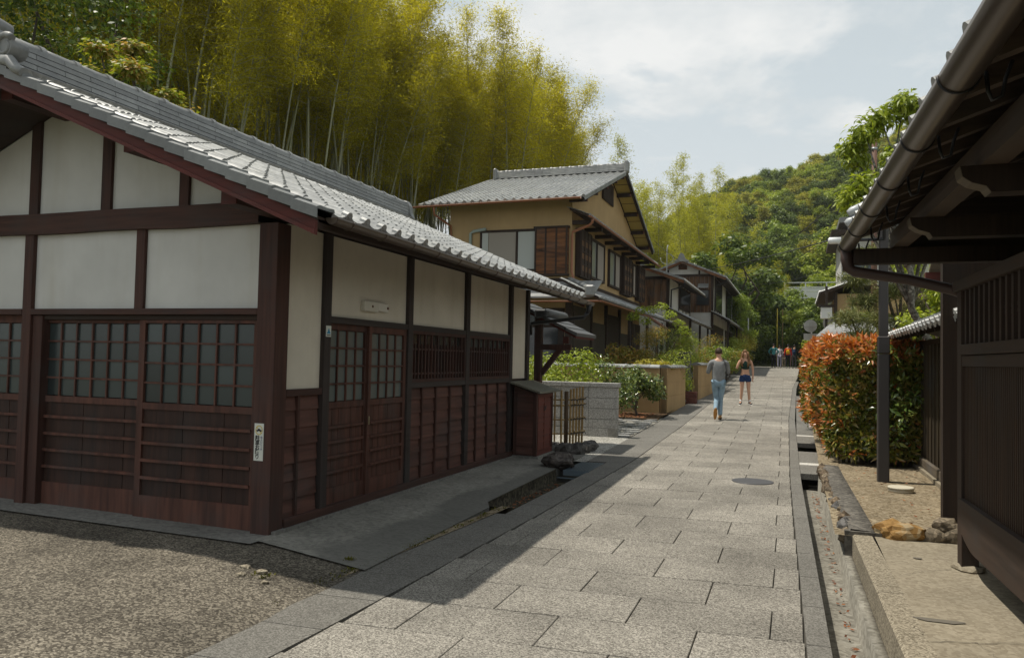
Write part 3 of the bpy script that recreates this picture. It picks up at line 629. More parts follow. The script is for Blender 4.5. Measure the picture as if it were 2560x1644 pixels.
# eave board, rafters, barge boards, roof
zt = lambda x: zbb(x)+.165
mb = MB(); th_ = .03
for sgn in (1, -1):
    X = (lambda x: x) if sgn == 1 else (lambda x: 2*RX-x)
    mb.prism([(X(-3.42),5.03,zbb(-3.42)+.10),(X(RX),5.03,zbb(RX)+.10),(X(RX),5.03,zbb(RX)+.14),(X(-3.42),5.03,zbb(-3.42)+.14)], (0,8.0,0))
mb.build('roof_deck', WOODBH, H1)
for y_ in gx(5.3, 12.8, 17): MB().beam((-3.46,y_,zbb(-3.46)+.065), (-5.2,y_,zbb(-5.2)+.065), .05, .068).build('rafter', WOODV if False else WOODBH, H1)
MB().box(-3.46, -3.42, 5.03, 13.03, zbb(-3.42)+.05, zbb(-3.42)+.12).build('fascia', WOODBH, H1)
for sgn in (1,-1):
    X = (lambda x: x) if sgn == 1 else (lambda x: 2*RX-x)
    MB().prism([(X(-3.403),5.0,2.515),(X(RX),5.0,zbb(RX)+.008),(X(RX),5.0,zbb(RX)+.135),(X(-3.403),5.0,2.635)], (0,.035,0)).build('barge_board', WOODR, H1)
    MB().prism([(X(-3.40),4.985,2.505),(X(RX),4.985,zbb(RX)-.002),(X(RX),4.985,zbb(RX)+.032),(X(-3.40),4.985,2.54)], (0,.045,0)).build('barge_trim', WOODR, H1)
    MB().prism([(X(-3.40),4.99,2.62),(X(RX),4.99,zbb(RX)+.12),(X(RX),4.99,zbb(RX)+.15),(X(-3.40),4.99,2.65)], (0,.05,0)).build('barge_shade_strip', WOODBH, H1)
    MB().prism([(X(-3.403),12.99,2.515),(X(RX),12.99,zbb(RX)+.008),(X(RX),12.99,zbb(RX)+.135),(X(-3.403),12.99,2.635)], (0,.035,0)).build('barge_board', WOODR, H1)
MB().box(-10.4, -3.6, 5.04, 12.95, 2.55, 2.551) if False else None
# soffit boarding under the verge
mb = MB(); mb.prism([(-3.45,5.04,zbb(-3.45)+.085),(RX,5.04,zbb(RX)+.085),(RX,5.04,zbb(RX)+.098),(-3.45,5.04,zbb(-3.45)+.098)], (0,.85,0)); mb.prism([(2*RX+3.45,5.04,zbb(-3.45)+.085),(RX,5.04,zbb(RX)+.085),(RX,5.04,zbb(RX)+.098),(2*RX+3.45,5.04,zbb(-3.45)+.098)], (0,.85,0)); mb.build('verge_soffit', WOODDH, H1)
v = Vector((-cs, 0, sn)); ztile = lambda x: zbb(x)+.178
RF = put('tiled_roof', None, H1); ORG[RF.name] = ORG[H1.name]
tile_roof(RF, (-3.36, 5.16, ztile(-3.36)), (0,1,0), v, 28, 17, Lr=.224, maxp=300)
# verge (skirt) tiles
for j in range(17):
    s0, s1 = j*.224, (j+1)*.224+.03
    def pt(s, y_, dz): q = Vector((-3.36, y_, ztile(-3.36)))+v*s; return (q.x, q.y, q.z+dz)
    l0, l1 = .030, .008
    mb = MB(); A = [pt(s0,4.955,l0-.072), pt(s0,4.95,l0+.012), pt(s0,5.0,l0+.028), pt(s0,5.10,l0+.022), pt(s0,5.19,l0+.03), pt(s0,5.20,l0)]
    Bq = [pt(s1,4.955,l1-.072), pt(s1,4.95,l1+.012), pt(s1,5.0,l1+.028), pt(s1,5.10,l1+.022), pt(s1,5.19,l1+.03), pt(s1,5.20,l1)]
    k = len(A); mb.add(A+Bq, [(i, i+1, k+i+1, k+i) for i in range(k-1)]); mb.add(A+[pt(s0,4.965,l0-.072), pt(s0,4.965,l0)], [(5,4,3,7),(3,2,1,7),(1,0,6,7)])
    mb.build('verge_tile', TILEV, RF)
# back slope, unseen but there
mb = MB(); mb.prism([(2*RX+3.36,4.95,ztile(-3.36)),(RX,4.95,ztile(RX)),(RX,4.95,ztile(RX)+.03),(2*RX+3.36,4.95,ztile(-3.36)+.03)], (0,8.1,0)); mb.build('back_slope', TILE, RF)
ridge(RF, (RX,5.06,ztile(RX)-.02), (RX,13.0,ztile(RX)-.02), .27, .34, .38, 5, .085)
mb = MB(); mb.box(RX-.28, RX+.28, 5.1, 13.0, ztile(RX)-.12, ztile(RX)-.03); mb.build('ridge_mortar', CONC, RF)
# ogre-tile ornament at the near end, scrolls on both sides
for ye, sg in ((5.0, -1), (13.05, 1)):
    mb = MB(); zb_ = ztile(RX)-.13
    sil = [(-.20,0),(.20,0),(.24,.10),(.19,.20),(.17,.34),(.11,.43),(0,.46),(-.11,.43),(-.17,.34),(-.19,.20),(-.24,.10)]
    mb.prism([(RX+x, ye-.05, zb_+z) for x, z in sil], (0,.11,0))
    mb.build('ridge_end_ornament', TILER, RF, bevel=.012)
    for s_ in ((-1, 1) if ye < 6 else ()):
        mb = MB(); pts = []
        for i in range(17):
            a = i/16*math.pi*2.1; r = .105*(1-.55*i/16); pts.append((RX+s_*(.27+r*math.cos(a+.6)), ye-.055-.004*i*0, zb_+.235+r*math.sin(a+.6)))
        mb.tube(pts, [.034-.0012*i for i in range(17)], 8)
        mb.tube([(RX+s_*.27, ye-.06, zb_+.235), (RX+s_*.27, ye+.11, zb_+.235)], .095, 14)
        mb.build('scroll', TILER, RF)
        mb = MB(); mb.tube([(RX+s_*.22,ye-.04,zb_+.12),(RX+s_*.32,ye-.04,zb_+.10),(RX+s_*.40,ye-.04,zb_+.02),(RX+s_*.50,ye-.04,zb_-.03)], [.05,.055,.05,.045], 8); mb.build('wave_foot', TILER, RF)
    if ye < 6: mb = MB(); mb.tube([(RX,ye-.12,zb_+.50),(RX,ye+.16,zb_+.46)], [.10,.095], 16); mb.build('ridge_end_roll', TILER, RF)
# gutter, brackets and downpipe
def half_gutter(name, p0, p1, r, m, parent, n=10, th=.005):
    p0, p1 = Vector(p0), Vector(p1); d = (p1-p0).normalized(); s = d.cross(Vector((0,0,1))).normalized(); up = Vector((0,0,1)); mb = MB()
    prof = [(-math.cos(math.pi*k/n)*r, -math.sin(math.pi*k/n)*r) for k in range(n+1)]; prof += [(-x*.94, z*.94) for x, z in prof]
    q0 = [p0+s*x+up*z for x, z in prof]; q1 = [p1+s*x+up*z for x, z in prof]; k = len(prof)
    mb.add(q0+q1, [(i, (i+1)%k, k+(i+1)%k, k+i) for i in range(k)], True); mb.add(q0, [tuple(range(k))]); mb.add(q1, [tuple(range(k))])
    mb.add([p0+s*x+up*z for x, z in prof[:n+1]], [tuple(range(n+1))])
    return mb.build(name, m, parent)
zg = ztile(-3.36)-.035
G1 = half_gutter('gutter', (-3.335,5.12,zg+.02), (-3.335,13.25,zg-.03), .056, GUTB, H1)
for i in range(15):
    y_ = 5.35+i*.53; z_ = lerp(zg+.02, zg-.03, (y_-5.12)/8.1); mb = MB(); mb.tube([(-3.335-math.cos(math.pi*k/10)*.060, y_, z_-math.sin(math.pi*k/10)*.060) for k in range(11)], .005, 6); mb.build('gutter_bracket', GUTB, G1)
mb = MB(); mb.tube([(-3.335,13.05,zg-.06),(-3.335,13.05,zg-.17),(-3.36,13.05,zg-.22)], [.05,.04,.035], 10); mb.tube([(-3.36,13.05,zg-.22),(-3.42,13.05,zg-.29),(-4.36,13.05,zg-.40),(-4.38,13.05,zg-.6)], .033, 10); mb.build('downpipe', BLACKM, H1)
# things fixed to the house
L1 = thing('wall_lamp', 'flat rectangular cream lamp on the plaster above the sliding door', 'lamp', (FX-.03, 7.6, 2.1))
MB().box(FX-.035, FX+.02, 7.33, 7.62, 2.085, 2.195).build('housing', M_('lamp_cream', (.60,.57,.48), .5), L1, bevel=.004)
MB().box(FX-.035, FX+.018, 7.621, 7.85, 2.10, 2.19).build('cover_plate', M_('lamp_plate', (.66,.63,.55), .5), L1, bevel=.004)
for y_ in (7.49, 7.83): MB().box(FX+.018, FX+.026, y_-.012, y_+.012, 2.13, 2.155).build('screw', M_('rust', (.13,.06,.03), .8), L1)
def text(name, s, loc, size, rot, m, parent, ext=.0006, align='CENTER', bold=0):
    c = bpy.data.curves.new(name, 'FONT'); c.body = s; c.size = size; c.align_x = align; c.align_y = 'CENTER'; c.extrude = ext; c.offset = bold
    tmp = bpy.data.objects.new('tmp', c); me = evaluate(tmp); bpy.data.curves.remove(c)
    me.materials.clear(); me.materials.append(m); o = put(name, me, parent)
    o.matrix_basis = Matrix.Translation(Vector(loc)-Vector(ORG[parent.name]))@rot; return o
SIGNW = M_('sign_white', (.62,.64,.58), .5); INK = M_('sign_ink', (.012,.012,.012), .6); YEL = M_('sign_yellow', (.55,.42,.06), .6); BLU = M_('tag_blue', (.03,.25,.42), .6); NAVY = M_('sign_navy', (.03,.04,.14), .6)
SG = thing('no_parking_sign', 'narrow white no-parking plate with a crossed-out car on the corner post', 'sign', (-4.478, GY-.012, .655))
yS = GY-.0085
MB().box(-4.528, -4.430, yS, yS+.003, .655, .985).build('plate', SIGNW, SG)
RY = Matrix.Rotation(R(90), 4, 'X')
mb = MB(); c = (-4.478, .925); r = .038; k = 28
ring = lambda r_: [(c[0]+r_*math.cos(6.283*i/k), yS-.0012, c[1]+r_*1.12*math.sin(6.283*i/k)) for i in range(k)]
mb.add(ring(r)+ring(r*.82), [(i, (i+1)%k, k+(i+1)%k, k+i) for i in range(k)]); mb.beam((c[0]-.025,yS-.0010,c[1]+.028), (c[0]+.025,yS-.0010,c[1]-.028), .0008, .007, (0,0,1)); mb.build('ring', YEL, SG)
car = [(-.03,-.008),(-.026,.002),(-.014,.004),(-.008,.013),(.008,.013),(.014,.004),(.028,.002),(.03,-.008)]
mb = MB(); mb.add([(c[0]+x, yS-.0022, c[1]+z) for x, z in car], [tuple(range(8))])
for dx in (-.017,.017): mb.add([(c[0]+dx+.006*math.cos(6.283*i/10), yS-.0024, c[1]-.008+.006*math.sin(6.283*i/10)) for i in range(10)], [tuple(range(10))])
mb.build('car_symbol', INK, SG)
for i, ch_ in enumerate('駐車お断り'): text('lettering', ch_, (-4.492, yS-.001, .852-i*.041), .050, RY, INK, SG, bold=.0012)
for i, ch_ in enumerate('出入口につき'): text('lettering', ch_, (-4.450, yS-.001, .862-i*.021), .021, RY, NAVY, SG, bold=.0003)
TG = thing('door_tag', 'small white tag with a blue mountain beside the sliding door', 'sign', (FX+.013, 6.655, 1.79))
xT = FX+.0145
MB().box(xT, xT+.002, 6.612, 6.70, 1.785, 1.893).build('plate', SIGNW, TG)
mb = MB(); mb.add([(xT+.003, y_, z) for y_, z in ((6.62,1.815),(6.692,1.815),(6.672,1.845),(6.662,1.868),(6.653,1.868),(6.642,1.84))], [tuple(range(6))]); mb.build('mountain_mark', BLU, TG)
for i in range(5): MB().box(xT+.002, xT+.003, 6.624+i*.014, 6.634+i*.014, 1.795+.002*(i%2), 1.807).build('caption_mark', INK, TG)
# meter cupboard at the far end of the facade
CB = thing('meter_cupboard', 'small red-brown boarded cupboard with a sloped lid at the end of the facade', 'cupboard', (-4.1, 12.5, 0))
cx0, cx1, cy0, cy1 = FX+.03, -3.92, 12.08, 12.98
MB().box(cx0, cx1+.04, cy0-.03, cy1+.03, -.02, .045).build('plinth', CONC, CB)
mb = MB(); mb.prism([(cx0,cy0+.02,.05),(cx1-.02,cy0+.02,.05),(cx1-.02,cy0+.02,1.04),(cx0,cy0+.02,1.17)], (0,cy1-cy0-.04,0)); mb.build('body', WOODPH, CB)
for x0 in (cx0, cx1-.06): MB().box(x0, x0+.06, cy0, cy0+.05, .046, 1.06).build('corner_post', WOODV, CB)
MB().box(cx1-.06, cx1, cy1-.05, cy1, .046, 1.05).build('corner_post', WOODV, CB)
for i in range(8):
    z = .07+i*.125; mb = MB(); mb.prism([(cx0+.06,cy0+.004,z),(cx0+.06,cy0+.02,z),(cx0+.06,cy0+.02,z+.128),(cx0+.06,cy0+.016,z+.128)], (cx1-cx0-.12,0,0)); mb.build('lap_board', WOODPH, CB)
REDD = wood('wood_red_door', (.14,.042,.030), 'h', var=.3)
for s_ in range(2):
    y0 = cy0+.10+s_*.34
    for i in range(8):
        z = .13+i*.108; mb = MB(); mb.prism([(cx1-.02,y0,z),(cx1-.002,y0,z),(cx1-.012,y0,z+.112),(cx1-.02,y0,z+.112)], (0,.315,0)); mb.build('door_board', REDD, CB)
MB().box(cx1-.03, cx1+.004, cy0+.052, cy1-.052, .05, .125).build('door_rail', REDD, CB); MB().box(cx1-.03, cx1+.004, cy0+.052, cy1-.052, .985, 1.04).build('door_rail', REDD, CB)
for y_ in (.41, .075, .76): MB().box(cx1-.03, cx1+.002, cy0+y_, cy0+y_+.028, .126, .984).build('door_stile', REDD, CB)
MB().box(cx1+.003, cx1+.012, cy0+.38, cy0+.40, .76, .83).build('latch', BLACKM, CB)
MB().box(cx1+.003, cx1+.012, cy0+.46, cy0+.475, .77, .84).build('latch', BLACKM, CB)
mb = MB(); mb.prism([(cx0-.02,cy0-.16,1.215),(cx1+.10,cy0-.16,1.06),(cx1+.10,cy0-.16,1.09),(cx0-.02,cy0-.16,1.245)], (0,cy1-cy0+.30,0)); mb.build('lid', stony('lid_slate', [(.10,.095,.07), (.14,.135,.10), (.17,.165,.13)], 60, .6, .3, .4, .1, 0), CB)
# small roofed side gate beyond the house
TILESH = tilem('tile_shaded_grey', (.06,.062,.062), .55)  # canopy tile colour darkened to carry the shade under the gutter
SGt = thing('side_gate', 'small red-brown side gate with a tiled canopy just past the white wall', 'gate', (-4.3, 13.6, 0))
mb = MB(); mb.prism([(-4.9,13.3,2.62),(-3.62,13.3,1.99),(-3.62,13.3,2.03),(-4.9,13.3,2.66)], (0,1.3,0)); mb.build('roof_board', WOODR, SGt)
for i in range(6):
    t = i/6; mb = MB(); mb.prism([(lerp(-4.85,-3.62,t),13.24,lerp(2.645,2.04,t)),(lerp(-4.85,-3.62,t+.19),13.24,lerp(2.645,2.04,t+.19)),(lerp(-4.85,-3.62,t+.19),13.24,lerp(2.645,2.04,t+.19)+.06),(lerp(-4.85,-3.62,t),13.24,lerp(2.645,2.04,t)+.045)], (0,1.42,0)); mb.build('roof_tile', TILESH, SGt)
mb = MB(); mb.tube([(-4.25,13.4,2.44),(-4.25,14.7,2.44)], .09, 12); mb.build('ridge_roll', TILESH, SGt)
MB().box(-4.36, -4.14, 13.18, 13.4, 2.34, 2.50).build('ridge_end', M_('tile_shaded_dark', (.03,.032,.034), .6), SGt, bevel=.03)  # ridge end painted darker still, as if in shade
MB().box(-4.34, -3.75, 13.42, 13.52, 1.78, 1.88).build('bracket_arm', WOODV, SGt); MB().beam((-4.30,13.47,1.35), (-3.95,13.47,1.80), .08, .09).build('brace', WOODV, SGt)
MB().box(-4.42, -4.30, 13.40, 13.54, 0, 2.4).build('post', WOODV, SGt); MB().box(-3.9, -3.8, 13.44, 13.5, 1.9, 2.02).build('eave_beam', WOODR, SGt)
# ------------------------------------------------------------------ right house of black timber
def rp(a, b, z): return Vector((1.15+a-.033*(b-6.65), b, z))
H2 = thing('dark_timber_house', 'dark timber house with deep eaves and vertical lattice on the right', 'house', (1.15, 6.65, PAD))
def rbox(name, a0, a1, b0, b1, z0, z1, m=WOODB, parent=None, bv=0):
    mb = MB(); c = [rp(a, b, z) for z in (z0, z1) for b in (b0, b1) for a in (a0, a1)]
    mb.add(c, [(0,2,3,1),(4,5,7,6),(0,1,5,4),(2,6,7,3),(0,4,6,2),(1,3,7,5)]); return mb.build(name, m, parent or H2, bevel=bv)
rbox('post', 0, .115, 6.59, 6.715, PAD+.03, 2.18, WOODB, None, .004)
mb = MB(); mb.blob(rp(.06,6.65,PAD+.01), (.11,.11,.04), 2, .3, 2); mb.build('post_footing', CONCY, H2)
rbox('post', 0, .115, 3.4, 3.52, PAD, 2.18)
rbox('top_beam', -.025, .13, -2, 6.75, 2.175, 2.255, WOODBH, None, .004)
rbox('mid_rail', -.012, .12, -2, 6.588, 1.70, 1.775, WOODBH, None, .003)
rbox('mid_rail', .005, .11, -2, 6.588, 1.615, 1.695, WOODBH, None, .003)
n = 42
for i in range(n):
    b = 6.50-i*.128; rbox('lattice_bar', .01, .06, b-.022, b+.022, 1.776, 2.174, WOODB)
for z in (1.95, 1.99): rbox('lattice_cross_bar', .03, .07, -2, 6.585, z-.012, z+.012, WOODBH)
SLATW = wood('wood_fine_slat', (.040, .022, .012), 'v', var=.6, gs=60)
for i in range(120):
    b = 6.56-i*.042; rbox('slat', .02, .05, b-.012, b+.012, .60, 1.614, SLATW)
rbox('slat_backing', .055, .09, -2, 6.588, .62, 2.17, WOODB)
# curved bottom board: deep in the span, cut away next to the post
mb = MB(); prof = [(6.588,.62),(6.588,.40)]+[(6.588-.10*k, .40-.085*math.sin(min(1,k/4)*math.pi/2)) for k in range(1,6)]+[(-2,.31),(-2,.62)]
mb.prism([rp(-.005, b, z) for b, z in prof], (.10,0,0)); mb.build('bottom_board', WOODBH, H2)
rbox('bottom_rail', -.02, .10, -2, 6.588, .585, .65, WOODBH)
# inner white wall and posts
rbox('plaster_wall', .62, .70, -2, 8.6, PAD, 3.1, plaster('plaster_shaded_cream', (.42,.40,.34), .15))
mb = MB(); mb.prism([rp(-.3,7.0,2.565), rp(.7,7.0,2.565), rp(.7,7.0,3.2), rp(-.3,7.0,2.85)], (0,.03,0)); mb.build('gable_boarding', WOODDH, H2)
for b in (7.9, 6.6, 5.1, 3.6, 2.1): rbox('inner_post', .56, .68, b-.06, b+.06, PAD, 3.3, WOODB)
rbox('inner_rail', .58, .66, -2, 8.6, 2.34, 2.42, WOODBH)
rbox('end_boards', .12, .62, 7.85, 7.95, PAD, 2.7, WOODB)
# roof: rafters, deck, arms, purlin
RAFT = wood('wood_rafter_brown', (.085, .062, .046), 'h', grey=.3); RAFT2 = wood('wood_soffit_brown', (.11, .082, .06), 'h', grey=.3)
ES = .36
def zR(a): return 2.655+(a+.72)*ES
mb = MB(); b0, b1 = -2.5, 7.08
P = [rp(-.72,b0,zR(-.72)+.075), rp(1.9,b0,zR(1.9)+.075), rp(1.9,b0,zR(1.9)+.105), rp(-.72,b0,zR(-.72)+.105)]
mb.prism(P, rp(0,b1,0)-rp(0,b0,0)); mb.build('roof_boarding', RAFT2, H2)
for i in range(25):
    b = 6.93-i*.39; p0, p1 = rp(-.70,b,zR(-.70)+.04), rp(1.8,b,zR(1.8)+.04); MB().beam(p0-Vector((0,0,.018)), p1-Vector((0,0,.018)), .066, .105).build('rafter', RAFT, H2)
MB().beam(rp(-.715,b0,zR(-.715)+.06), rp(-.715,b1,zR(-.715)+.06), .03, .085).build('fascia', WOODDH, H2)
for b, at in ((6.95,-.70),(5.62,-.50),(4.25,-.50),(2.9,-.50)):
    h0, h1 = 2.43, 2.56; mb = MB(); tip = [(at,h1),(at+.01,h1-.05),(at+.05,h0+.05),(at+.11,h0+.03),(at+.13,h0)] if b < 6.9 else [(at,h1-.01),(at,h0)]
    mb.prism([rp(a, b-.06, z) for a, z in tip]+[rp(.7,b-.06,h0), rp(.7,b-.06,h1)], rp(0,b+.06,0)-rp(0,b-.06,0)); mb.build('bracket_arm', WOODB, H2)
    if b < 6.9: MB().prism([rp(a-.002, b-.058, z-.002) for a, z in tip]+[rp(a+.012, b-.058, z+.006) for a, z in reversed(tip)], rp(0,b+.058,0)-rp(0,b-.058,0)).build('arm_end_grain', WOODW, H2)
MB().beam(rp(-.36,-2,2.625), rp(-.36,7.05,2.625), .11, .13).build('eave_purlin', RAFT, H2)
for b in (5.62,4.25): MB().beam(rp(.1,b-.4,2.62), rp(.25,b-.5,2.9), .07, .09).build('strut', WOODDH, H2)
# eave tiles seen from the street side
RF2 = put('tiled_roof', None, H2); ORG[RF2.name] = ORG[H2.name]
ru = (rp(0,1,0)-rp(0,0,0)).normalized(); rv = Vector((1,0,ES)).normalized()
tile_roof(RF2, rp(-.69, 7.1, zR(-.69)+.075), -ru, rv, 34, 5, maxp=170)
mb = MB(); P = [rp(.3,b0,zR(.3)+.12), rp(2.0,b0,zR(2.0)+.12), rp(2.0,b0,zR(2.0)+.15), rp(.3,b0,zR(.3)+.15)]; mb.prism(P, rp(0,b1,0)-rp(0,b0,0)); mb.build('upper_slope', TILE, RF2)
# gutter with hooks and downpipe
GUTM = M_('gutter_bronze', (.085, .066, .052), .33, .6, .35)
G2 = half_gutter('gutter', rp(-.745,-2.5,2.635), rp(-.745,7.12,2.60), .064, GUTM, H2, 14)
for i in range(12):
    b = 6.93-i*.78; z = lerp(2.635,2.60,(b+2.5)/9.6); c = rp(-.745,b,z); mb = MB()
    mb.tube([(c.x-math.cos(math.pi*k/10)*.067, c.y, c.z-math.sin(math.pi*k/10)*.067) for k in range(11)], .005, 6)
    mb.tube([(c.x+.082,c.y,c.z),(c.x+.088,c.y,c.z-.07),(c.x+.10,c.y,c.z-.10),(c.x+.13,c.y,c.z-.09),(c.x+.14,c.y,c.z-.03),(c.x+.16,c.y,c.z+.03)], .007, 6); mb.build('gutter_hook', BLACKM, G2)
DPM = M_('downpipe_brown', (.050, .030, .024), .5, .35)
mb = MB(); q = [rp(-.745,6.98,2.56), rp(-.745,6.98,2.47), rp(-.735,6.98,2.41), rp(-.69,6.98,2.375), rp(-.30,6.93,2.30), rp(.0,6.80,2.20), rp(.06,6.78,2.15), rp(.06,6.78,1.7)]
mb.tube(q, [.052,.05,.046,.044,.042,.042,.042,.042], 10); mb.build('downpipe', DPM, H2)
# ------------------------------------------------------------------ board fence with its own little roof
FN = thing('board_fence', 'dark weathered board fence with a small tiled coping behind the steel pole', 'fence', (1.78, 11, PAD))
FX2 = 1.78
FENW = wood('wood_fence_boards', (.050, .036, .020), 'v', var=.5, grey=.5, gs=22)
y = 8.0
while y < 13.4:
    wd = rnd.uniform(.10,.15); z0 = .30+.004*rnd.random(); MB().box(FX2-.012-rnd.uniform(0,.006), FX2+.015, y+.005, y+wd-.005, z0, 1.93).build('board', FENW, FN)
    y += wd
for i in range(19): MB().box(FX2-.035, FX2-.0125-.006, 8.1+i*.285-.012, 8.1+i*.285+.012, .31, 1.92).build('cover_strip', FENW, FN)
MB().box(FX2-.06, FX2+.08, 7.9, 13.45, .17, .295).build('sill_timber', WOODW, FN, bevel=.01)
MB().box(FX2-.10, FX2+.12, 7.8, 13.5, PAD-.1, .168).build('concrete_base', CONCY, FN)
MB().box(FX2-.04, FX2+.05, 7.9, 13.45, 1.92, 1.99).build('top_rail', WOODB, FN)
for i in range(9): MB().beam((1.40, 8.2+i*.63, 2.02), (1.80, 8.2+i*.63, 2.13), .045, .06).build('rafter', WOODB, FN)
mb = MB(); mb.prism([(1.34,7.6,2.025),(1.80,7.6,2.165),(1.80,7.6,2.19),(1.34,7.6,2.05)], (0,6.0,0)); mb.prism([(2.26,7.6,2.025),(1.80,7.6,2.165),(1.80,7.6,2.19),(2.26,7.6,2.05)], (0,6.0,0)); mb.build('roof_boarding', WOODB, FN)
RF3 = put('coping_tiles', None, FN); ORG[RF3.name] = ORG[FN.name]
tile_roof(RF3, (1.32,13.65,2.05), (0,-1,0), (.46,0,.14), 22, 2, maxp=60)
ridge(RF3, (1.80,13.7,2.20), (1.80,7.6,2.20), .03, .2, .30, 1, .10)
# fence return along the back of the bed
FB = thing('low_board_screen', 'low olive board screen in shade behind the red hedge', 'fence', (1.5, 13.45, PAD))
for i in range(9): MB().box(1.02+i*.085, 1.10+i*.085, 13.42, 13.445, .2, 1.25).build('board', FENW, FB)
MB().box(.95, 1.8, 13.44, 13.5, .1, .22).build('sill', WOODW, FB)
# ------------------------------------------------------------------ canopy of the gate past the dark house
CN = thing('gate_canopy', 'underside of a small boarded gate canopy seen below the dark eaves', 'canopy', (1.8, 8.9, PAD))
mb = MB(); mb.prism([(1.27,8.9,2.57),(1.27,8.3,2.86),(1.27,8.3,2.89),(1.27,8.9,2.60)], (1.3,0,0)); mb.build('soffit', WOODW, CN)
MB().box(1.24, 2.5, 8.9, 8.98, 2.47, 2.57).build('eave_beam', WOODR, CN)
for x in (1.45,1.85,2.2): MB().beam((x,8.98,2.55), (x,8.2,2.90), .06, .07).build('rafter', WOODW, CN)
MB().box(1.95, 2.12, 8.7, 8.86, PAD, 2.5).build('post', WOODDH, CN)
# ------------------------------------------------------------------ steel pole
PL = thing('steel_pole', 'square dark brown steel pole in front of the red hedge', 'pole', (1.08, 11.3, PAD))
MB().box(1.01, 1.15, 11.23, 11.37, PAD-.05, 1.77).build('lower_sleeve', STEEL, PL, bevel=.012)
MB().box(1.008, 1.152, 11.228, 11.372, 1.775, 2.0).build('upper_sleeve', STEEL, PL, bevel=.012)
MB().box(1.025, 1.135, 11.245, 11.355, 2.0, 3.4).build('shaft', STEEL, PL, bevel=.01)
# ------------------------------------------------------------------ walls along the left of the street
BLK = stony('granite_block', [(.25,.245,.23), (.40,.39,.365), (.53,.52,.49)], 70, .85, .2, .2, .25, .12)
BW = thing('block_wall', 'low wall of pale granite blocks standing end-on to the street', 'wall', (-3.4, 15.8, .05))
zs_ = (.05,.24,.42,.64,.85,1.065)
for r_ in range(5):
    x = -3.385; k = 0
    while x > -8.2:
        L = .60 if (r_%1 == 0) else .4
        if k == 0: L = .60
        MB().box(x-L+.004, x-.004, 15.70, 15.86, zs_[r_]+.004, zs_[r_+1]-.004).build('block', BLK, BW, bevel=.004); x -= L; k += 1
MB().box(-8.2, -3.39, 15.715, 15.845, .04, 1.07).build('mortar', CONC, BW)
x = -3.355
while x > -8.2: MB().box(x-.60+.003, x-.003, 15.675, 15.885, 1.069, 1.16).build('cap_block', BLK, BW, bevel=.008); x -= .60
MB().box(-3.56, -3.37, 15.67, 15.70, .02, .24).build('corner_guard', CONC, BW)
# garden walls in ochre plaster with tiled coping
def garden_wall(label, x0, y0, x1, y1, zt, th=.18):
    w_ = thing('garden_wall', label, 'wall', (x0, y0, zst(y0)), group='ochre garden walls')
    p0, p1 = Vector((x0,y0,0)), Vector((x1,y1,0)); d = p1-p0; L = d.length; d.normalize(); s = Vector((0,0,1)).cross(d)*(-th)
    zb = min(zst(y0), zst(y1))-.1
    H = zt-.02-zb; hs = [0,.42,.70,1.0]
    for a, b in zip(hs, hs[1:]):
        mb = MB(); g_ = .006; off = s.normalized()*(.02 if a == 0 else 0)
        q = [p0-off, p1-off, p1+s, p0+s]; mb.prism([(v_.x, v_.y, zb+H*a+g_) for v_ in q], (0,0,H*(b-a)-g_)); mb.build('plaster_course', OCHREW, w_)
    q = [p0+s*.1, p1+s*.1, p1+s*.9, p0+s*.9]; mb = MB(); mb.prism([(v_.x, v_.y, zb) for v_ in q], (0,0,H)); mb.build('core', OCHREW, w_)
    rf = put('coping', None, w_); ORG[rf.name] = ORG[w_.name]; n = max(2, int(L/.30)); c = s*.5
    for i in range(n):
        a, b = p0+d*(L*i/n)+c, p0+d*(L*(i+1)/n)+c; sn_ = s.normalized()
        mb = MB(); pr = [(-.17,0),(-.16,.035),(-.05,.075),(0,.085),(.05,.075),(.16,.035),(.17,0)]
        k0 = 1.0
        mb.prism([a+sn_*u+Vector((0,0,zt-.02+w2)) for u, w2 in pr], (b-a)*.985); mb.build('coping_tile', TILE, rf)
        mb = MB(); mb.prism([a+sn_*u*1.06+Vector((0,0,zt-.018+w2*1.1)) for u, w2 in pr], (b-a)*.14); mb.build('coping_joint', TILE, rf)
    return w_
garden_wall('ochre garden wall running back from the street behind the camellia', -7.6, 21.4, -3.43, 21.4, 1.47)
garden_wall('short ochre garden wall along the street up to the stone gatepost', -3.43, 21.42, -3.3, 24.1, 1.47)
garden_wall('farther ochre garden wall along the street behind the man', -3.2, 26.6, -3.02, 32.6, 1.55)
for lb, x, y_, zt_ in (('dark stained stone gatepost between the two ochre walls', -3.5, 25.75, 1.95), ('squat dark stone gatepost past the farther ochre wall', -3.1, 33.3, 1.75)):
    gp = thing('gatepost', lb, 'gatepost', (x, y_, zst(y_)))
    DKST = stony('gatepost_stone', [(.05,.048,.042), (.10,.096,.085), (.16,.15,.13)], 25, .9, .5, .15, .4, 0, 2)
    MB().box(x-.30, x+.30, y_-.32, y_+.32, zst(y_)-.1, zt_-.09).build('shaft', DKST, gp); MB().box(x-.34, x+.34, y_-.36, y_+.36, zt_-.088, zt_).build('cap', DKST, gp, bevel=.01)
pl = thing('brick_planter', 'small red brick planter with a round shrub at the gate opening', 'planter', (-3.25, 25.0, zst(25)))
BRK = stony('brick_red', [(.10,.04,.03), (.19,.075,.055), (.26,.12,.09)], 60, .9, .3, .15, .3, .25)
for j in range(5):
    for i in range(3): MB().box(-3.55+i*.22+.004, -3.55+(i+1)*.22-.004, 24.85, 25.25, zst(25)-.03+j*.08+.004, zst(25)-.03+(j+1)*.08-.004).build('brick', BRK, pl)
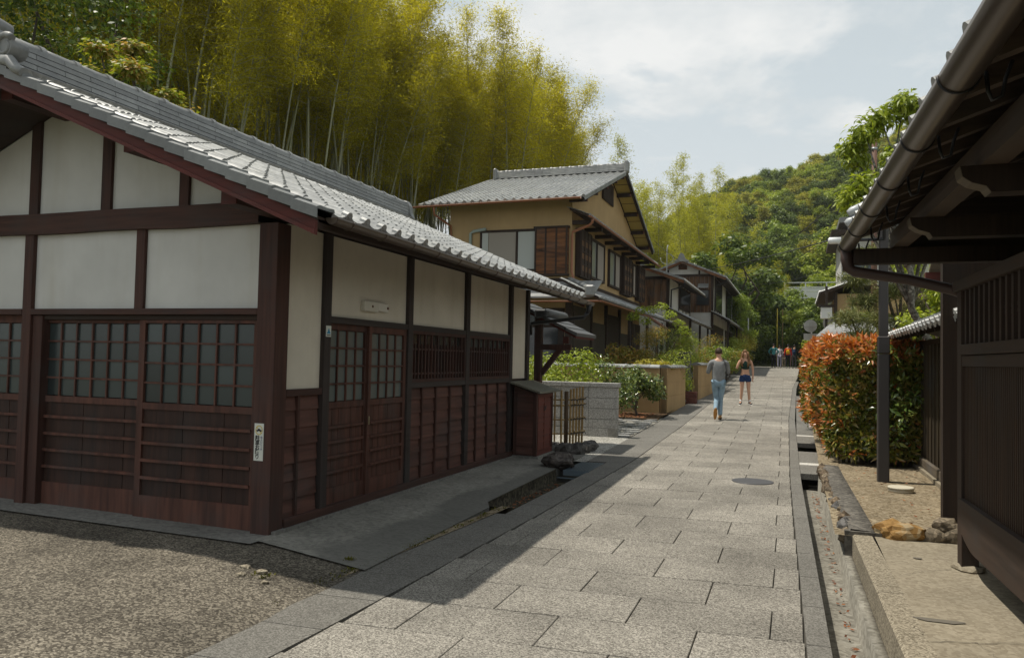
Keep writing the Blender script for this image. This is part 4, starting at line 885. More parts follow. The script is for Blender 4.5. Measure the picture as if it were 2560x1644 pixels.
MB().blob((-3.27,24.6,zst(24.6)+.1), (.11,.1,.09), 4, .2, 2).build('round_stone', ROCK, org=(-3.27,24.6,.3), label='round grey stone at the end of the short ochre wall', cat='stone')
# ------------------------------------------------------------------ bamboo fence on its stone footing, boulder
BF = thing('bamboo_fence', 'short bamboo lattice fence with a dark post beyond the cupboard', 'fence', (-3.82, 13.5, 0))
def bpole(p0, p1, r, name='bamboo_cane', m=BAMB, par=BF):
    p0, p1 = Vector(p0), Vector(p1); mb = MB(); n = max(2, int((p1-p0).length/.2)); pts = []; rad = []
    for i in range(n+1):
        q = p0.lerp(p1, i/n); pts += [q-(p1-p0).normalized()*.006, q, q+(p1-p0).normalized()*.006]; rad += [r, r*1.16, r]
    mb.tube(pts, rad, 8); return mb.build(name, m, par)
bpole((-3.99,13.33,.06), (-3.99,13.33,1.05), .016); bpole((-3.88,13.37,.06), (-3.885,13.37,1.07), .018)
for i in range(5): bpole((-3.79+i*.025,13.62+i*.115,.10), (-3.785+i*.025,13.62+i*.115,1.08+.01*i), .021)
mb = MB(); mb.tube([(-3.83,13.5,.02),(-3.83,13.5,1.05)], .038, 12); mb.build('wood_post', WOODW if False else wood('wood_post_brown', (.09,.058,.03), 'v'), BF)
for z in (.30,.55,.80,1.0-.10):
    bpole((-4.3,13.26,z), (-3.85,13.44,z), .014, 'bamboo_rail'); bpole((-3.81,13.55,z), (-3.66,14.15,z+.01), .017, 'bamboo_rail')
    for i in range(5):
        mb = MB(); c = Vector((-3.77+i*.025,13.62+i*.115,z))
        for k in range(3): mb.tube([c+Vector((0,-.02,-.02)), c+Vector((.03,.0,0)), c+Vector((.05+.02*rnd.random(),rnd.uniform(-.03,.03),rnd.uniform(-.05,.05)))], .004, 5)
        mb.tube([c+Vector((.024*math.cos(a),.024*math.sin(a),.01*math.sin(2*a))) for a in [6.283*k/8 for k in range(9)]], .006, 5); mb.build('rope_tie', BLACKM, BF)
FTG = thing('footing_stones', 'row of dark grey footing stones under the bamboo fence', 'stones', (-3.6, 13.2, 0))
for i, (x, y_, r_) in enumerate(((-3.95,13.2,.13),(-3.78,13.12,.12),(-3.62,13.02,.14),(-3.50,13.06,.15),(-3.46,13.32,.13),(-3.45,13.55,.14),(-3.46,13.8,.12),(-3.5,14.02,.12))):
    MB().blob((x, y_, .06), (r_*1.1, r_, r_*.95), 20+i, .35, 2).build('stone', ROCK, FTG)
MB().blob((-3.36,11.50,.06), (.24,.20,.13), 31, .4, 3).build('boulder', stony('rock_dark', [(.035,.028,.024), (.075,.062,.054), (.14,.12,.105)], 18, .75, .4, .3, .6, 0, 3), org=(-3.36,11.5,0), label='dark brown boulder beside the drain grate', cat='boulder')
# ------------------------------------------------------------------ ochre two-storey house
H3 = thing('ochre_house', 'two-storey ochre plaster house with grey tiled gable roof behind the garden', 'house', (-6.46, 23.1, .3))
X3, Y3 = -6.46, 23.1; Y3b = 34.3; PKY = 28.2
zup = lambda y_: 6.36+.354*((y_-22.3) if y_ < PKY else (34.1-y_))
mb = MB(); mb.prism([(X3-.02,Y3,.1),(X3-.02,Y3b,.1),(X3-.02,Y3b,zup(Y3b)-.05),(X3-.02,PKY,zup(PKY)-.05),(X3-.02,Y3,zup(Y3)-.05)], (-4.1,0,0)); mb.build('wall', OCHRE, H3)
DKW = WOODB
def hb(name, x0, x1, y0, y1, z0, z1, m, par=H3, bv=0): return MB().box(x0, x1, y0, y1, z0, z1).build(name, m, par, bevel=bv)
CURT = M_('curtain_pale', (.42,.44,.42), .8); GLB = M_('house_glass', (.22,.235,.23), .15, .5)
# camera-facing upper window with shutter box
w1 = MB(); 
for (a, b, c, d) in ((-9.5,-7.64,5.60,5.68),(-9.5,-7.64,4.36,4.42),(-9.5,-9.44,4.42,5.60),(-8.28,-8.22,4.42,5.60)): w1.box(a, b, Y3-.05, Y3+.02, c, d)
w1 = w1.build('window', WOODB, H3)
hb('pane', -9.43,-9.22, Y3-.03,Y3-.015, 4.42,5.6, CURT, w1); hb('pane', -9.20,-8.29, Y3-.035,Y3-.02, 4.42,5.6, BLIND, w1); hb('pane', -8.21,-7.65, Y3-.03,Y3-.015, 4.42,5.6, CURT, w1)
sb = hb('shutter_box', -7.62,-6.56, Y3-.14,Y3-.002, 4.20,5.70, CEDARH)
for x in (-7.62,-7.29,-6.95,-6.62): hb('shutter_batten', x,x+.05, Y3-.17,Y3-.142, 4.24,5.66, WOODBH, sb)
for z in (4.19,5.66): hb('shutter_rail', -7.66,-6.53, Y3-.175,Y3-.0, z,z+.06, WOODBH, sb)
for j in range(9): hb('shutter_board', -7.56,-6.63, Y3-.15-.004*(j%2),Y3-.141, 4.27+j*.153,4.27+j*.153+.148, CEDARH, sb)
hb('belt_board', -10.5,X3+.03, Y3-.03,Y3, 4.0,4.12, WOODBH); hb('belt_board', X3-.02,X3+.03, Y3,Y3b, 4.0,4.13, WOODBH)
mb = MB(); mb.tube([(-9.82,Y3-.06,4.3),(-9.82,Y3-.06,5.60),(-9.72,Y3-.06,5.66),(-9.3,Y3-.06,5.72)], .05, 10); mb.build('aircon_duct', M_('duct_greygreen', (.30,.36,.33), .6), H3)
# street-side upper windows and shutter boxes
for (a, b) in ((24.95,27.25),(28.0,29.95),(31.75,33.1)):
    wm = MB()
    for (c, d, e, f) in ((a,b,5.62,5.70),(a,b,4.34,4.42),(a,a+.07,4.42,5.62),(b-.07,b,4.42,5.62),((a+b)/2-.04,(a+b)/2+.04,4.42,5.62)): wm.box(X3-.02,X3+.07,c,d,e,f)
    wm = wm.build('window', WOODB, H3)
    hb('pane', X3-.01,X3+.03, a+.07,(a+b)/2-.04, 4.42,5.62, GLB, wm); hb('pane', X3-.01,X3+.03, (a+b)/2+.04,b-.07, 4.42,5.62, BLIND, wm)
for (a, b) in ((23.5,24.9),(30.05,31.7),(33.15,34.5)):
    s2 = hb('shutter_box', X3,X3+.16, a,b, 4.22,5.72, WOODB)
    for y_ in gx(a+.02, b-.08, 4): hb('shutter_batten', X3+.161,X3+.19, y_,y_+.06, 4.26,5.68, WOODBH, s2)
    for z in (4.6,5.0,5.4): hb('shutter_rail', X3+.161,X3+.18, a+.09,b-.09, z,z+.04, WOODBH, s2)
    for z in (4.42,4.8,5.2): hb('shutter_panel', X3+.160,X3+.166, a+.09,b-.09, z,z+.17, CEDAR, s2)
# gable vent, purlin ends
gv = hb('gable_vent', X3,X3+.04, 26.9,28.6, 7.35,8.1, WOODB)
for i in range(9): hb('vent_slat', X3+.041,X3+.06, 26.95+i*.18,26.95+i*.18+.12, 7.37,8.08, WOODBH, gv)
for i, y_ in enumerate((22.9,24.2,25.6,27.0,28.2,29.4,30.8,32.2,33.5)):
    z = zup(y_)-.02; hb('purlin', X3-.05,X3+.50, y_-.06,y_+.06, z-.13,z, WOODB); hb('purlin_end', X3+.50,X3+.51, y_-.06,y_+.06, z-.13,z, REDD)
SOF = M_('soffit_ochre', (.42,.33,.10), .8)
for i in range(9):
    a, b = lerp(22.3,PKY,i/9)+.03, lerp(22.3,PKY,(i+1)/9)-.03; MB().prism([(X3,a,zup(a)+.005),(X3,b,zup(b)+.005),(X3,b,zup(b)+.02),(X3,a,zup(a)+.02)], (.54,0,0)).build('soffit_panel', SOF, H3)
    a, b = lerp(34.1,PKY,i/9)-.03, lerp(34.1,PKY,(i+1)/9)+.03; MB().prism([(X3,a,zup(a)+.005),(X3,b,zup(b)+.005),(X3,b,zup(b)+.02),(X3,a,zup(a)+.02)], (.54,0,0)).build('soffit_panel', SOF, H3)
mb = MB(); mb.prism([(-5.9,22.3,zup(22.3)+.02),(-5.9,PKY,zup(PKY)+.02),(-5.9,PKY,zup(PKY)+.09),(-5.9,22.3,zup(22.3)+.09)], (-5.4,0,0)); mb.prism([(-5.9,34.1,zup(34.1)+.02),(-5.9,PKY,zup(PKY)+.02),(-5.9,PKY,zup(PKY)+.09),(-5.9,34.1,zup(34.1)+.09)], (-5.4,0,0)); mb.build('roof_deck', WOODBH, H3)
for (ya, yb) in ((22.25,PKY),(34.15,PKY)): MB().prism([(-5.88,ya,zup(ya)-.05),(-5.88,yb,zup(yb)-.05),(-5.88,yb,zup(yb)+.12),(-5.88,ya,zup(ya)+.12)], (-.05,0,0)).build('barge_board', WOODBH, H3)
R3 = put('tiled_roof', None, H3); ORG[R3.name] = ORG[H3.name]
sl3 = Vector((0,1,.354)).normalized(); n3 = 20
tile_roof(R3, (-11.28,22.2,zup(22.2)+.10), (1,0,0), sl3, n3, 27, W=.272, Lr=.235, maxp=300)
mb = MB(); mb.prism([(-5.84,34.2,zup(34.2)+.10),(-5.84,PKY,zup(PKY)+.10),(-5.84,PKY,zup(PKY)+.13),(-5.84,34.2,zup(34.2)+.13)], (-5.45,0,0)); mb.build('back_slope', TILE, R3)
for j in range(26):
    q = Vector((-5.84,22.2,zup(22.2)+.10))+sl3*(j*.235); q2 = q+sl3*.25; mb = MB(); mb.add([q+Vector((.01,0,-.10)), q+Vector((.01,0,.035)), q+Vector((-.1,0,.05)), q2+Vector((.01,0,-.10)), q2+Vector((.01,0,.015)), q2+Vector((-.1,0,.03))], [(0,1,4,3),(1,2,5,4),(0,2,1)]); mb.build('verge_tile', TILER, R3)
    q = Vector((-5.84,34.2,zup(34.2)+.10))+Vector((0,-sl3.y,sl3.z))*(j*.235); q2 = q+Vector((0,-sl3.y,sl3.z))*.25; mb = MB(); mb.add([q+Vector((.01,0,-.10)), q+Vector((.01,0,.035)), q+Vector((-.1,0,.05)), q2+Vector((.01,0,-.10)), q2+Vector((.01,0,.015)), q2+Vector((-.1,0,.03))], [(3,4,1,0),(4,5,2,1),(0,1,2)]); mb.build('verge_tile', TILER, R3)
ridge(R3, (-10.95,PKY,zup(PKY)+.12), (-5.88,PKY,zup(PKY)+.12), .24, .3, .36, 4, .09)
for x in (-5.86,-11.0): MB().box(x-.07, x+.07, PKY-.2, PKY+.2, zup(PKY)+.05, zup(PKY)+.52).build('ridge_end_ornament', TILER, R3, bevel=.05)
g3 = half_gutter('gutter', (-11.45,22.12,6.36), (-5.95,22.12,6.40), .055, COPPER, H3)
for x in (-10.6,-9.4,-8.2,-7.0): mb = MB(); mb.tube([(x,22.12-math.cos(math.pi*k/8)*.06,6.38-math.sin(math.pi*k/8)*.06) for k in range(9)], .006, 5); mb.build('gutter_bracket', COPPER, g3)
mb = MB(); mb.tube([(-10.72,22.14,6.32),(-10.72,22.2,6.1),(-10.5,23.0,5.85),(-10.5,23.04,5.2),(-10.5,23.04,3.5)], .035, 8); mb.build('downpipe', COPPER, H3)
# pent roof below the gable and lower roof round the corner
def pent(parent, y0, y1, xw, zw, xe, ze, ncol, nrow, mp, hip=True):
    d = Vector((xw-xe,0,zw-ze)); rf = put('pent_roof', None, parent); ORG[rf.name] = ORG[parent.name]
    mb = MB(); mb.prism([(xe,y0,ze-.06),(xw,y0,zw-.06),(xw,y0,zw-.01),(xe,y0,ze-.01)], (0,y1-y0,0)); mb.build('deck', WOODBH, rf)
    tile_roof(rf, (xe-.02,y0,ze), (0,1,0), d, ncol, nrow, W=(y1-y0)/ncol, Lr=d.length/nrow, maxp=mp); return rf
p1_ = pent(H3, 22.75, 35.3, X3, 6.22, -5.85, 5.98, 45, 3, 60)
g4 = half_gutter('gutter', (-5.80,22.6,5.93), (-5.80,35.5,5.93), .05, COPPER, H3)
for i, y_ in enumerate(gx(23.2, 34.8, 9)): hb('bracket_arm', X3-.02,-5.9, y_-.06,y_+.06, 5.78,5.90, WOODB)
mb = MB(); mb.tube([(-5.8,22.95,5.90),(-5.8,22.95,5.78),(-5.9,22.97,5.70),(-6.42,23.0,5.52),(-6.44,23.02,5.40),(-6.44,23.02,4.3),(-6.36,22.95,4.1),(-6.34,22.93,3.9)], .04, 9); mb.build('downpipe', COPPER, H3)
p2_ = pent(H3, 21.9, 36.2, X3, 3.98, -5.30, 3.42, 52, 5, 150)
ridge(p2_, (-6.5,23.0,3.95), (-5.55,21.95,3.55), .12, .2, .34, 2, .09, collar=False)
MB().box(-5.70, -5.42, 21.78, 21.95, 3.44, 3.78).build('ridge_end_ornament', TILER, p2_, bevel=.05)
mb = MB(); mb.prism([(-10.5,Y3,3.98),(-10.5,21.9,3.42),(-10.5,21.9,3.47),(-10.5,Y3,4.03)], (5.0,0,0)); mb.build('front_pent_deck', TILER, p2_)
half_gutter('gutter', (-5.26,21.9,3.34), (-5.26,29.8,3.34), .05, COPPER, H3); half_gutter('gutter', (-9.5,21.82,3.33), (-5.3,21.82,3.33), .05, COPPER, H3)
mb = MB(); mb.tube([(-5.2,29.5,3.30),(-5.15,33.5,3.02)], .06, 9); mb.tube([(-5.15,33.4,3.0),(-5.2,33.5,2.8),(-5.6,33.7,2.6),(-5.62,33.7,.5)], .045, 8); mb.build('downpipe', M_('downpipe_pink', (.24,.115,.085), .5), H3)
# ground floor: posts, screens, doors
for (x0, x1, y0, y1) in ((-6.62,-6.42,23.02,23.2),(-6.5,-6.38,25.4,25.55),(-6.5,-6.38,27.6,27.75),(-6.5,-6.38,29.9,30.05),(-6.5,-6.38,32.2,32.35)): hb('post', x0,x1,y0,y1,.3,3.6, WOODDH)
SCRN = wood('reed_screen', (.065,.052,.038), 'h', var=.35, gs=60)
for (a, b, zt_, m) in ((23.3,25.3,3.3,SCRN),(25.6,27.5,2.9,BLIND if False else SCRN),(27.8,29.8,3.3,WOODB),(30.1,32.1,2.7,SCRN),(32.4,34.2,3.2,WOODB)): hb('screen', X3-.02,X3+.045, a,b, .7,zt_, m)
wl = hb('window', -9.4,-6.66, Y3-.05,Y3+.02, 1.0,3.2, WOODB); hb('pane', -9.3,-8.1, Y3-.07,Y3-.052, 1.1,3.1, GLASSD, wl); hb('pane', -7.98,-6.85, Y3-.07,Y3-.052, 1.1,2.6, GLASSD, wl); hb('pane', -7.98,-6.85, Y3-.07,Y3-.052, 2.68,3.1, GLASSF, wl)
for y_ in (27.0,30.5,34.0): MB().box(-5.5,-5.4,y_,y_+.1,.3,3.3).build('veranda_post', WOODDH, H3)
# ------------------------------------------------------------------ plaster and cedar house
def z3(y_): return zst(y_)
def boards(parent, x0, x1, y, z0f, z1f, n, m, along='x'):
    for i in range(n):
        a, b = lerp(x0,x1,i/n)+.006, lerp(x0,x1,(i+1)/n)-.006
        if along == 'x': mb = MB().prism([(a,y,z0f(a)),(b,y,z0f(b)),(b,y,z1f(b)),(a,y,z1f(a))], (0,-.03-.008*(i%2),0))
        else: mb = MB().prism([(y,a,z0f(a)),(y,b,z0f(b)),(y,b,z1f(b)),(y,a,z1f(a))], (.03+.008*(i%2),0,0))
        mb.build('cedar_board', m, parent)
def townhouse(label, xc, yc, depth, width, z0, zfl, zeave, slope, ridge_x, window, cname, lowx):
    """corner at (xc,yc), street wall along +y, gable towards the camera; upper storey on cedar boards"""
    T = thing(cname, label, 'house', (xc, yc, z0)); xw = xc-width
    zrf = lambda x: zeave+slope*((xc-x) if x > ridge_x else (xc-ridge_x)-(ridge_x-x))
    mb = MB(); mb.prism([(xc-.02,yc,z0-.3),(xc-.02,yc,zrf(xc)-.03),(ridge_x,yc,zrf(ridge_x)-.03),(xw,yc,zrf(xw)-.03),(xw,yc,z0-.3)], (0,depth,0)); mb.build('wall', WHITE, T)
    boards(T, xw, xc-.06, yc-.004, lambda x: zfl+.1, lambda x: zeave-.05, 16, CEDAR)
    def tb(name, x0, x1, y0, y1, a, b, m, par=None): return MB().box(x0,x1,y0,y1,a,b).build(name, m, par or T)
    tb('corner_post', xc-.12,xc+.02, yc-.05,yc+.08, z0,zeave+.1, WOODB); tb('beam', xw,xc, yc-.06,yc-.01, zeave-.12,zeave+.02, WOODBH)
    mid = zeave+.32*(zrf(ridge_x)-zeave); tb('strut', ridge_x+.9,ridge_x+1.0, yc-.03,yc, zeave,zrf(ridge_x+.9)-.05, WOODB); tb('strut', ridge_x-.9,ridge_x-.8, yc-.03,yc, zeave,zrf(ridge_x-.9)-.05, WOODB)
    vt = tb('gable_vent', ridge_x-.25,ridge_x+.25, yc-.05,yc, zeave+.3,zeave+.62, CEDARH)
    for i in range(3): tb('vent_slat', ridge_x-.22,ridge_x+.22, yc-.07,yc-.051, zeave+.34+i*.09,zeave+.39+i*.09, WOODBH, vt)
    for (a, b) in window:
        wn = tb('window', xc,xc+.05, a,b, zfl+.30,zeave-.12, WOODB); m_ = (a+b)/2
        for (c, d) in ((a+.06,m_-.03),(m_+.03,b-.06)): tb('pane', xc+.051,xc+.06, c,d, zfl+.36,zeave-.2, GLASSD, wn)
        tb('post', xc,xc+.04, b+.30,b+.38, zfl,zeave+.1, WOODB); tb('post', xc,xc+.04, a-.35,a-.27, zfl,zeave+.1, WOODB)
        for c in gx(a, b, 4)[1:3]: tb('stud', xc,xc+.03, c-.03,c+.03, zfl+.02,zfl+.299, WOODB)
        for c in gx(a, b, 5)[1:4]: tb('stud', xc,xc+.03, c-.03,c+.03, zeave-.119,zeave+.1, WOODB)
    rf = put('tiled_roof', None, T); ORG[rf.name] = ORG[T.name]; ov = .75; y0 = yc-.55; nr = max(3, int(((xc+ov)-ridge_x)/.235/math.cos(math.atan(slope))))
    mb = MB()
    for s_, xa in ((1, xc+ov), (-1, 2*ridge_x-xc-ov)):
        mb.prism([(xa,y0,zrf(xc)-slope*ov-.02),(ridge_x,y0,zrf(ridge_x)-.02),(ridge_x,y0,zrf(ridge_x)+.07),(xa,y0,zrf(xc)-slope*ov+.07)], (0,depth+.9,0))
    mb.build('roof_deck', WOODBH, rf)
    for xa in (xc+ov, 2*ridge_x-xc-ov): MB().prism([(xa,y0-.03,zrf(xc)-slope*ov-.10),(ridge_x,y0-.03,zrf(ridge_x)-.10),(ridge_x,y0-.03,zrf(ridge_x)+.06),(xa,y0-.03,zrf(xc)-slope*ov+.06)], (0,.06,0)).build('barge_board', CEDARH, rf)
    tile_roof(rf, (xc+ov,y0,zrf(xc)-slope*ov+.07), (0,1,0), (-1,0,slope), int((depth+.9)/.272), nr, maxp=90)
    mb = MB(); mb.prism([(2*ridge_x-xc-ov,y0,zrf(xc)-slope*ov+.08),(ridge_x,y0,zrf(ridge_x)+.08),(ridge_x,y0,zrf(ridge_x)+.11),(2*ridge_x-xc-ov,y0,zrf(xc)-slope*ov+.11)], (0,depth+.9,0)); mb.build('back_slope', TILE, rf)
    for xa in (xc+ov, 2*ridge_x-xc-ov):
        n = 14
        for i in range(n):
            a, b = lerp(xa,ridge_x,i/n), lerp(xa,ridge_x,(i+1)/n+.01); za, zb2 = lerp(zrf(xc)-slope*ov,zrf(ridge_x),i/n), lerp(zrf(xc)-slope*ov,zrf(ridge_x),(i+1)/n+.01)
            MB().prism([(a,y0-.06,za+.05),(b,y0-.06,zb2+.04),(b,y0-.06,zb2+.13),(a,y0-.06,za+.155)], (0,.22,0)).build('verge_tile', TILER, rf)
    ridge(rf, (ridge_x,y0,zrf(ridge_x)+.1), (ridge_x,yc+depth+.3,zrf(ridge_x)+.1), .18, .26, .4, 3, .08)
    mb = MB(); mb.prism([(ridge_x+x_,y0-.12,zrf(ridge_x)+.02+z_) for x_, z_ in ((-.5,0),(-.22,.14),(-.12,.42),(0,.5),(.12,.42),(.22,.14),(.5,0))], (0,.14,0)); mb.build('ridge_end_ornament', TILER, rf)
    half_gutter('gutter', (xc+ov+.03,y0,zrf(xc)-slope*ov), (xc+ov+.03,yc+depth+.4,zrf(xc)-slope*ov), .05, GUTB, T)
    # lower roof
    pr = pent(T, yc-.4, yc+depth+.3, xc, zfl+.12, lowx, zfl-.42*(lowx-xc)+.02, int((depth+.7)/.272), 5, 80)
    half_gutter('gutter', (lowx+.03,yc-.4,zfl-.42*(lowx-xc)-.06), (lowx+.03,yc+depth+.3,zfl-.42*(lowx-xc)-.06), .05, GUTB, T)
    tb('ground_floor_screen', xc-.02,xc+.04, yc+.3,yc+depth*.45, z0,zfl-.6, WOODB); tb('ground_floor_screen', xc-.02,xc+.04, yc+depth*.55,yc+depth-.3, z0,zfl-.6, SCRN)
    for f_ in (0.02,.5,.97): tb('veranda_post', lowx-.18,lowx-.08, yc+depth*f_,yc+depth*f_+.1, z0-.2,zfl-.45, WOODB)
    mb = MB(); mb.tube([(xc+ov,yc-.1,zrf(xc)-slope*ov-.03),(xc+ov-.05,yc-.1,zrf(xc)-slope*ov-.2),(xc+.12,yc-.06,zrf(xc)-slope*ov-.35),(xc+.1,yc-.06,zfl)], .04, 8); mb.build('downpipe', BLACKM, T)
    return T
H4 = townhouse('white plaster and burnt-cedar house squeezed behind the ochre house', -5.6, 37, 8.2, 5.0, .6, 4.05, 5.62, .36, -8.1, ((40.5,44.3),), 'cedar_plaster_house', -4.5)
H5 = townhouse('farther cedar-boarded house with white gable and peaked ridge ornament', -4.5, 46.5, 15, 3.5, .95, 4.45, 6.75, .40, -6.25, ((47.6,51.6),(55.5,59.5)), 'cedar_gable_house', -3.55)
sh = MB().prism([(-5.35,46.2,5.95),(-4.75,46.2,5.95),(-4.75,46.45,6.2),(-5.35,46.45,6.2)], (0,0,.03)); sh.build('window_hood', TILER, H5)
wg = MB().box(-5.45,-4.7,46.40,46.46,4.95,5.85).build('window', WOODB, H5); MB().box(-5.38,-4.77,46.385,46.399,5.0,5.8).build('pane', GLASSD, wg)
# ------------------------------------------------------------------ foliage tools
import numpy as np
def np_mesh(name, V, F, m):
    """V (n,3), F (k,4) -> mesh"""
    me = bpy.data.meshes.new(name); V = np.asarray(V, dtype=np.float32); F = np.asarray(F, dtype=np.int32); k = F.shape[1]
    me.vertices.add(len(V)); me.vertices.foreach_set('co', V.ravel()); me.loops.add(F.size); me.loops.foreach_set('vertex_index', F.ravel())
    me.polygons.add(len(F)); me.polygons.foreach_set('loop_start', np.arange(0, F.size, k, dtype=np.int32)); me.polygons.foreach_set('loop_total', np.full(len(F), k, dtype=np.int32))
    me.materials.append(m); me.update(calc_edges=True); me.validate(); return me
def leaves(C, D, Nn, L, W, fold=False):
    """leaf blades: C base, D direction, Nn normal (n,3)"""
    D = D/np.maximum(np.linalg.norm(D, axis=1, keepdims=True), 1e-6); S = np.cross(Nn, D); S /= np.maximum(np.linalg.norm(S, axis=1, keepdims=True), 1e-6); U = np.cross(D, S)
    L = np.asarray(L).reshape(-1,1)*np.ones((len(C),1)); W = np.asarray(W).reshape(-1,1)*np.ones((len(C),1)); n = len(C); i = np.arange(n)
    if not fold:
        V = np.stack([C, C+D*L*.45+S*W*.5, C+D*L, C+D*L*.45-S*W*.5], 1).reshape(-1,3); F = np.stack([4*i, 4*i+1, 4*i+2, 4*i+3], 1)
    else:
        V = np.stack([C, C+D*L*.4+S*W*.5+U*W*.22, C+D*L-U*L*.1, C+D*L*.4-S*W*.5+U*W*.22, C+D*L*.5], 1).reshape(-1,3)
        F = np.concatenate([np.stack([5*i, 5*i+1, 5*i+2, 5*i+4], 1), np.stack([5*i, 5*i+4, 5*i+2, 5*i+3], 1)])
    return V, F
def unit(rs, n):
    v = rs.normal(size=(n,3)); return v/np.linalg.norm(v, axis=1, keepdims=True)
def cloud(rs, clumps, n, L, W, up=.5, shell=.6, fold=False, droop=0.0, spread=1.0):
    """leaves over ellipsoid clumps [(c, r)]; outer shell favoured"""
    w_ = np.array([max(r)**2 for c, r in clumps]); w_ /= w_.sum(); idx = rs.choice(len(clumps), n, p=w_)
    c = np.array([q[0] for q in clumps])[idx]; r = np.array([q[1] for q in clumps])[idx]; d = unit(rs, n)
    rad = (shell+(1-shell)*rs.random((n,1)))*(1+.12*rs.normal(size=(n,1))); P = c+d*r*rad
    N_ = d*.6+np.array([0,0,up])+.55*unit(rs, n); Dn = d*.8+unit(rs, n)*spread+np.array([0,0,-droop])
    Dn -= N_*((Dn*N_).sum(1,keepdims=True)/(N_*N_).sum(1,keepdims=True)); 
    return leaves(P, Dn, N_, L*(.7+.6*rs.random(n)), W*(.7+.6*rs.random(n)), fold)
def cloud_mesh(name, m, seed, *a, **k): V, F = cloud(np.random.RandomState(seed), *a, **k); return np_mesh(name, V, F, m)
def limbs(rs, base, targets, r0, m, name='trunk', fork=.45, wob=.12):
    """tapered trunk with limbs to the clump centres"""
    mb = MB(); base = Vector(base); T = [Vector(t) for t in targets]; cen = sum(T, Vector())/len(T); top = base.lerp(cen, .85)
    pts = []; H = (top-base).length
    for i in range(8):
        t = i/7; pts.append(base.lerp(top, t)+Vector((rs.normal()*wob*H*.12, rs.normal()*wob*H*.12, 0))*(t*(1-t)*3))
    mb.tube(pts, [r0*(1.25 if i == 0 else 1)*(1-.72*i/7) for i in range(8)], 9)
    for t_ in T:
        k = min(6, max(2, int(7*(fork+(1-fork)*rs.random()*.6)))); s = pts[k]; mid = s.lerp(t_, .5)+Vector((rs.normal(), rs.normal(), rs.normal()*.5+.3))*(t_-s).length*.10
        mb.tube([s, mid, t_], [r0*.42*(1-.5*k/7), r0*.28, r0*.08], 6)
    return mb.mesh(name, m)
def crown(rs, R, Hc, z0, n, kr=(.26,.42), flat=.75):
    cl = []
    for i in range(n):
        d = rs.normal(size=3); d /= np.linalg.norm(d); k = rs.uniform(.45,.85); r = rs.uniform(*kr)*R
        cl.append(((d[0]*R*k, d[1]*R*k, z0+Hc*.5+d[2]*Hc*.5*k), (r, r, r*flat)))
    return cl
def plant(name, label, cat, loc, trunk, crown_me, group=None, rz=0, s=1.0, tn='trunk', cn='crown'):
    o = thing(name, label, cat, loc, group); o.rotation_euler = (0,0,rz); o.scale = (s,s,s) if not hasattr(s, '__len__') else s
    if trunk: put(tn, trunk, o)
    for k, me in enumerate(crown_me if isinstance(crown_me, (list, tuple)) else [crown_me]): put(cn, me, o)
    return o
def inst(name, pts, srcs, scales, m=None, seed=0):
    """one 'stuff' object: geometry-node instances of existing foliage objects on points"""
    me = bpy.data.meshes.new(name); me.vertices.add(len(pts)); me.vertices.foreach_set('co', np.asarray(pts, dtype=np.float32).ravel())
    o = put(name, me, kind='stuff'); ng = bpy.data.node_groups.new(name, 'GeometryNodeTree')
    ng.interface.new_socket('Geometry', in_out='INPUT', socket_type='NodeSocketGeometry'); ng.interface.new_socket('Geometry', in_out='OUTPUT', socket_type='NodeSocketGeometry')
    gi = ng.nodes.new('NodeGroupInput'); go = ng.nodes.new('NodeGroupOutput'); jn = ng.nodes.new('GeometryNodeJoinGeometry'); g2i = ng.nodes.new('GeometryNodeGeometryToInstance')
    for s in srcs:
        jj = ng.nodes.new('GeometryNodeJoinGeometry')
        for part in s:
            oi = ng.nodes.new('GeometryNodeObjectInfo'); oi.inputs['Object'].default_value = part; oi.inputs['As Instance'].default_value = True; oi.transform_space = 'ORIGINAL'; ng.links.new(oi.outputs['Geometry'], jj.inputs[0])
        gt = ng.nodes.new('GeometryNodeGeometryToInstance'); ng.links.new(jj.outputs[0], gt.inputs[0]); ng.links.new(gt.outputs[0], g2i.inputs[0])
    iop = ng.nodes.new('GeometryNodeInstanceOnPoints'); iop.inputs['Pick Instance'].default_value = True
    # gather instances: join of instance geometries
    jn2 = ng.nodes.new('GeometryNodeJoinGeometry')
    for l in list(g2i.inputs[0].links): ng.links.new(l.from_socket, jn2.inputs[0])
    ng.nodes.remove(g2i); ng.nodes.remove(jn)
    ng.links.new(gi.outputs[0], iop.inputs['Points']); ng.links.new(jn2.outputs[0], iop.inputs['Instance'])
    rv_ = ng.nodes.new('FunctionNodeRandomValue'); rv_.data_type = 'FLOAT_VECTOR'; rv_.inputs[0].default_value = (0,0,0); rv_.inputs[1].default_value = (0,0,6.283); rv_.inputs['Seed'].default_value = seed
    e2r = ng.nodes.new('FunctionNodeEulerToRotation'); ng.links.new(rv_.outputs[0], e2r.inputs[0]); ng.links.new(e2r.outputs[0], iop.inputs['Rotation'])
    rs_ = ng.nodes.new('FunctionNodeRandomValue'); rs_.data_type = 'FLOAT'; rs_.inputs[2].default_value = scales[0]; rs_.inputs[3].default_value = scales[1]; rs_.inputs['Seed'].default_value = seed+1
    ng.links.new(rs_.outputs[1], iop.inputs['Scale'])
    ri = ng.nodes.new('FunctionNodeRandomValue'); ri.data_type = 'INT'; ri.inputs[4].default_value = 0; ri.inputs[5].default_value = len(srcs)-1; ri.inputs['Seed'].default_value = seed+2
    ng.links.new(ri.outputs[2], iop.inputs['Instance Index']); ng.links.new(iop.outputs[0], go.inputs[0])
    md = o.modifiers.new('scatter', 'NODES'); md.node_group = ng; return o
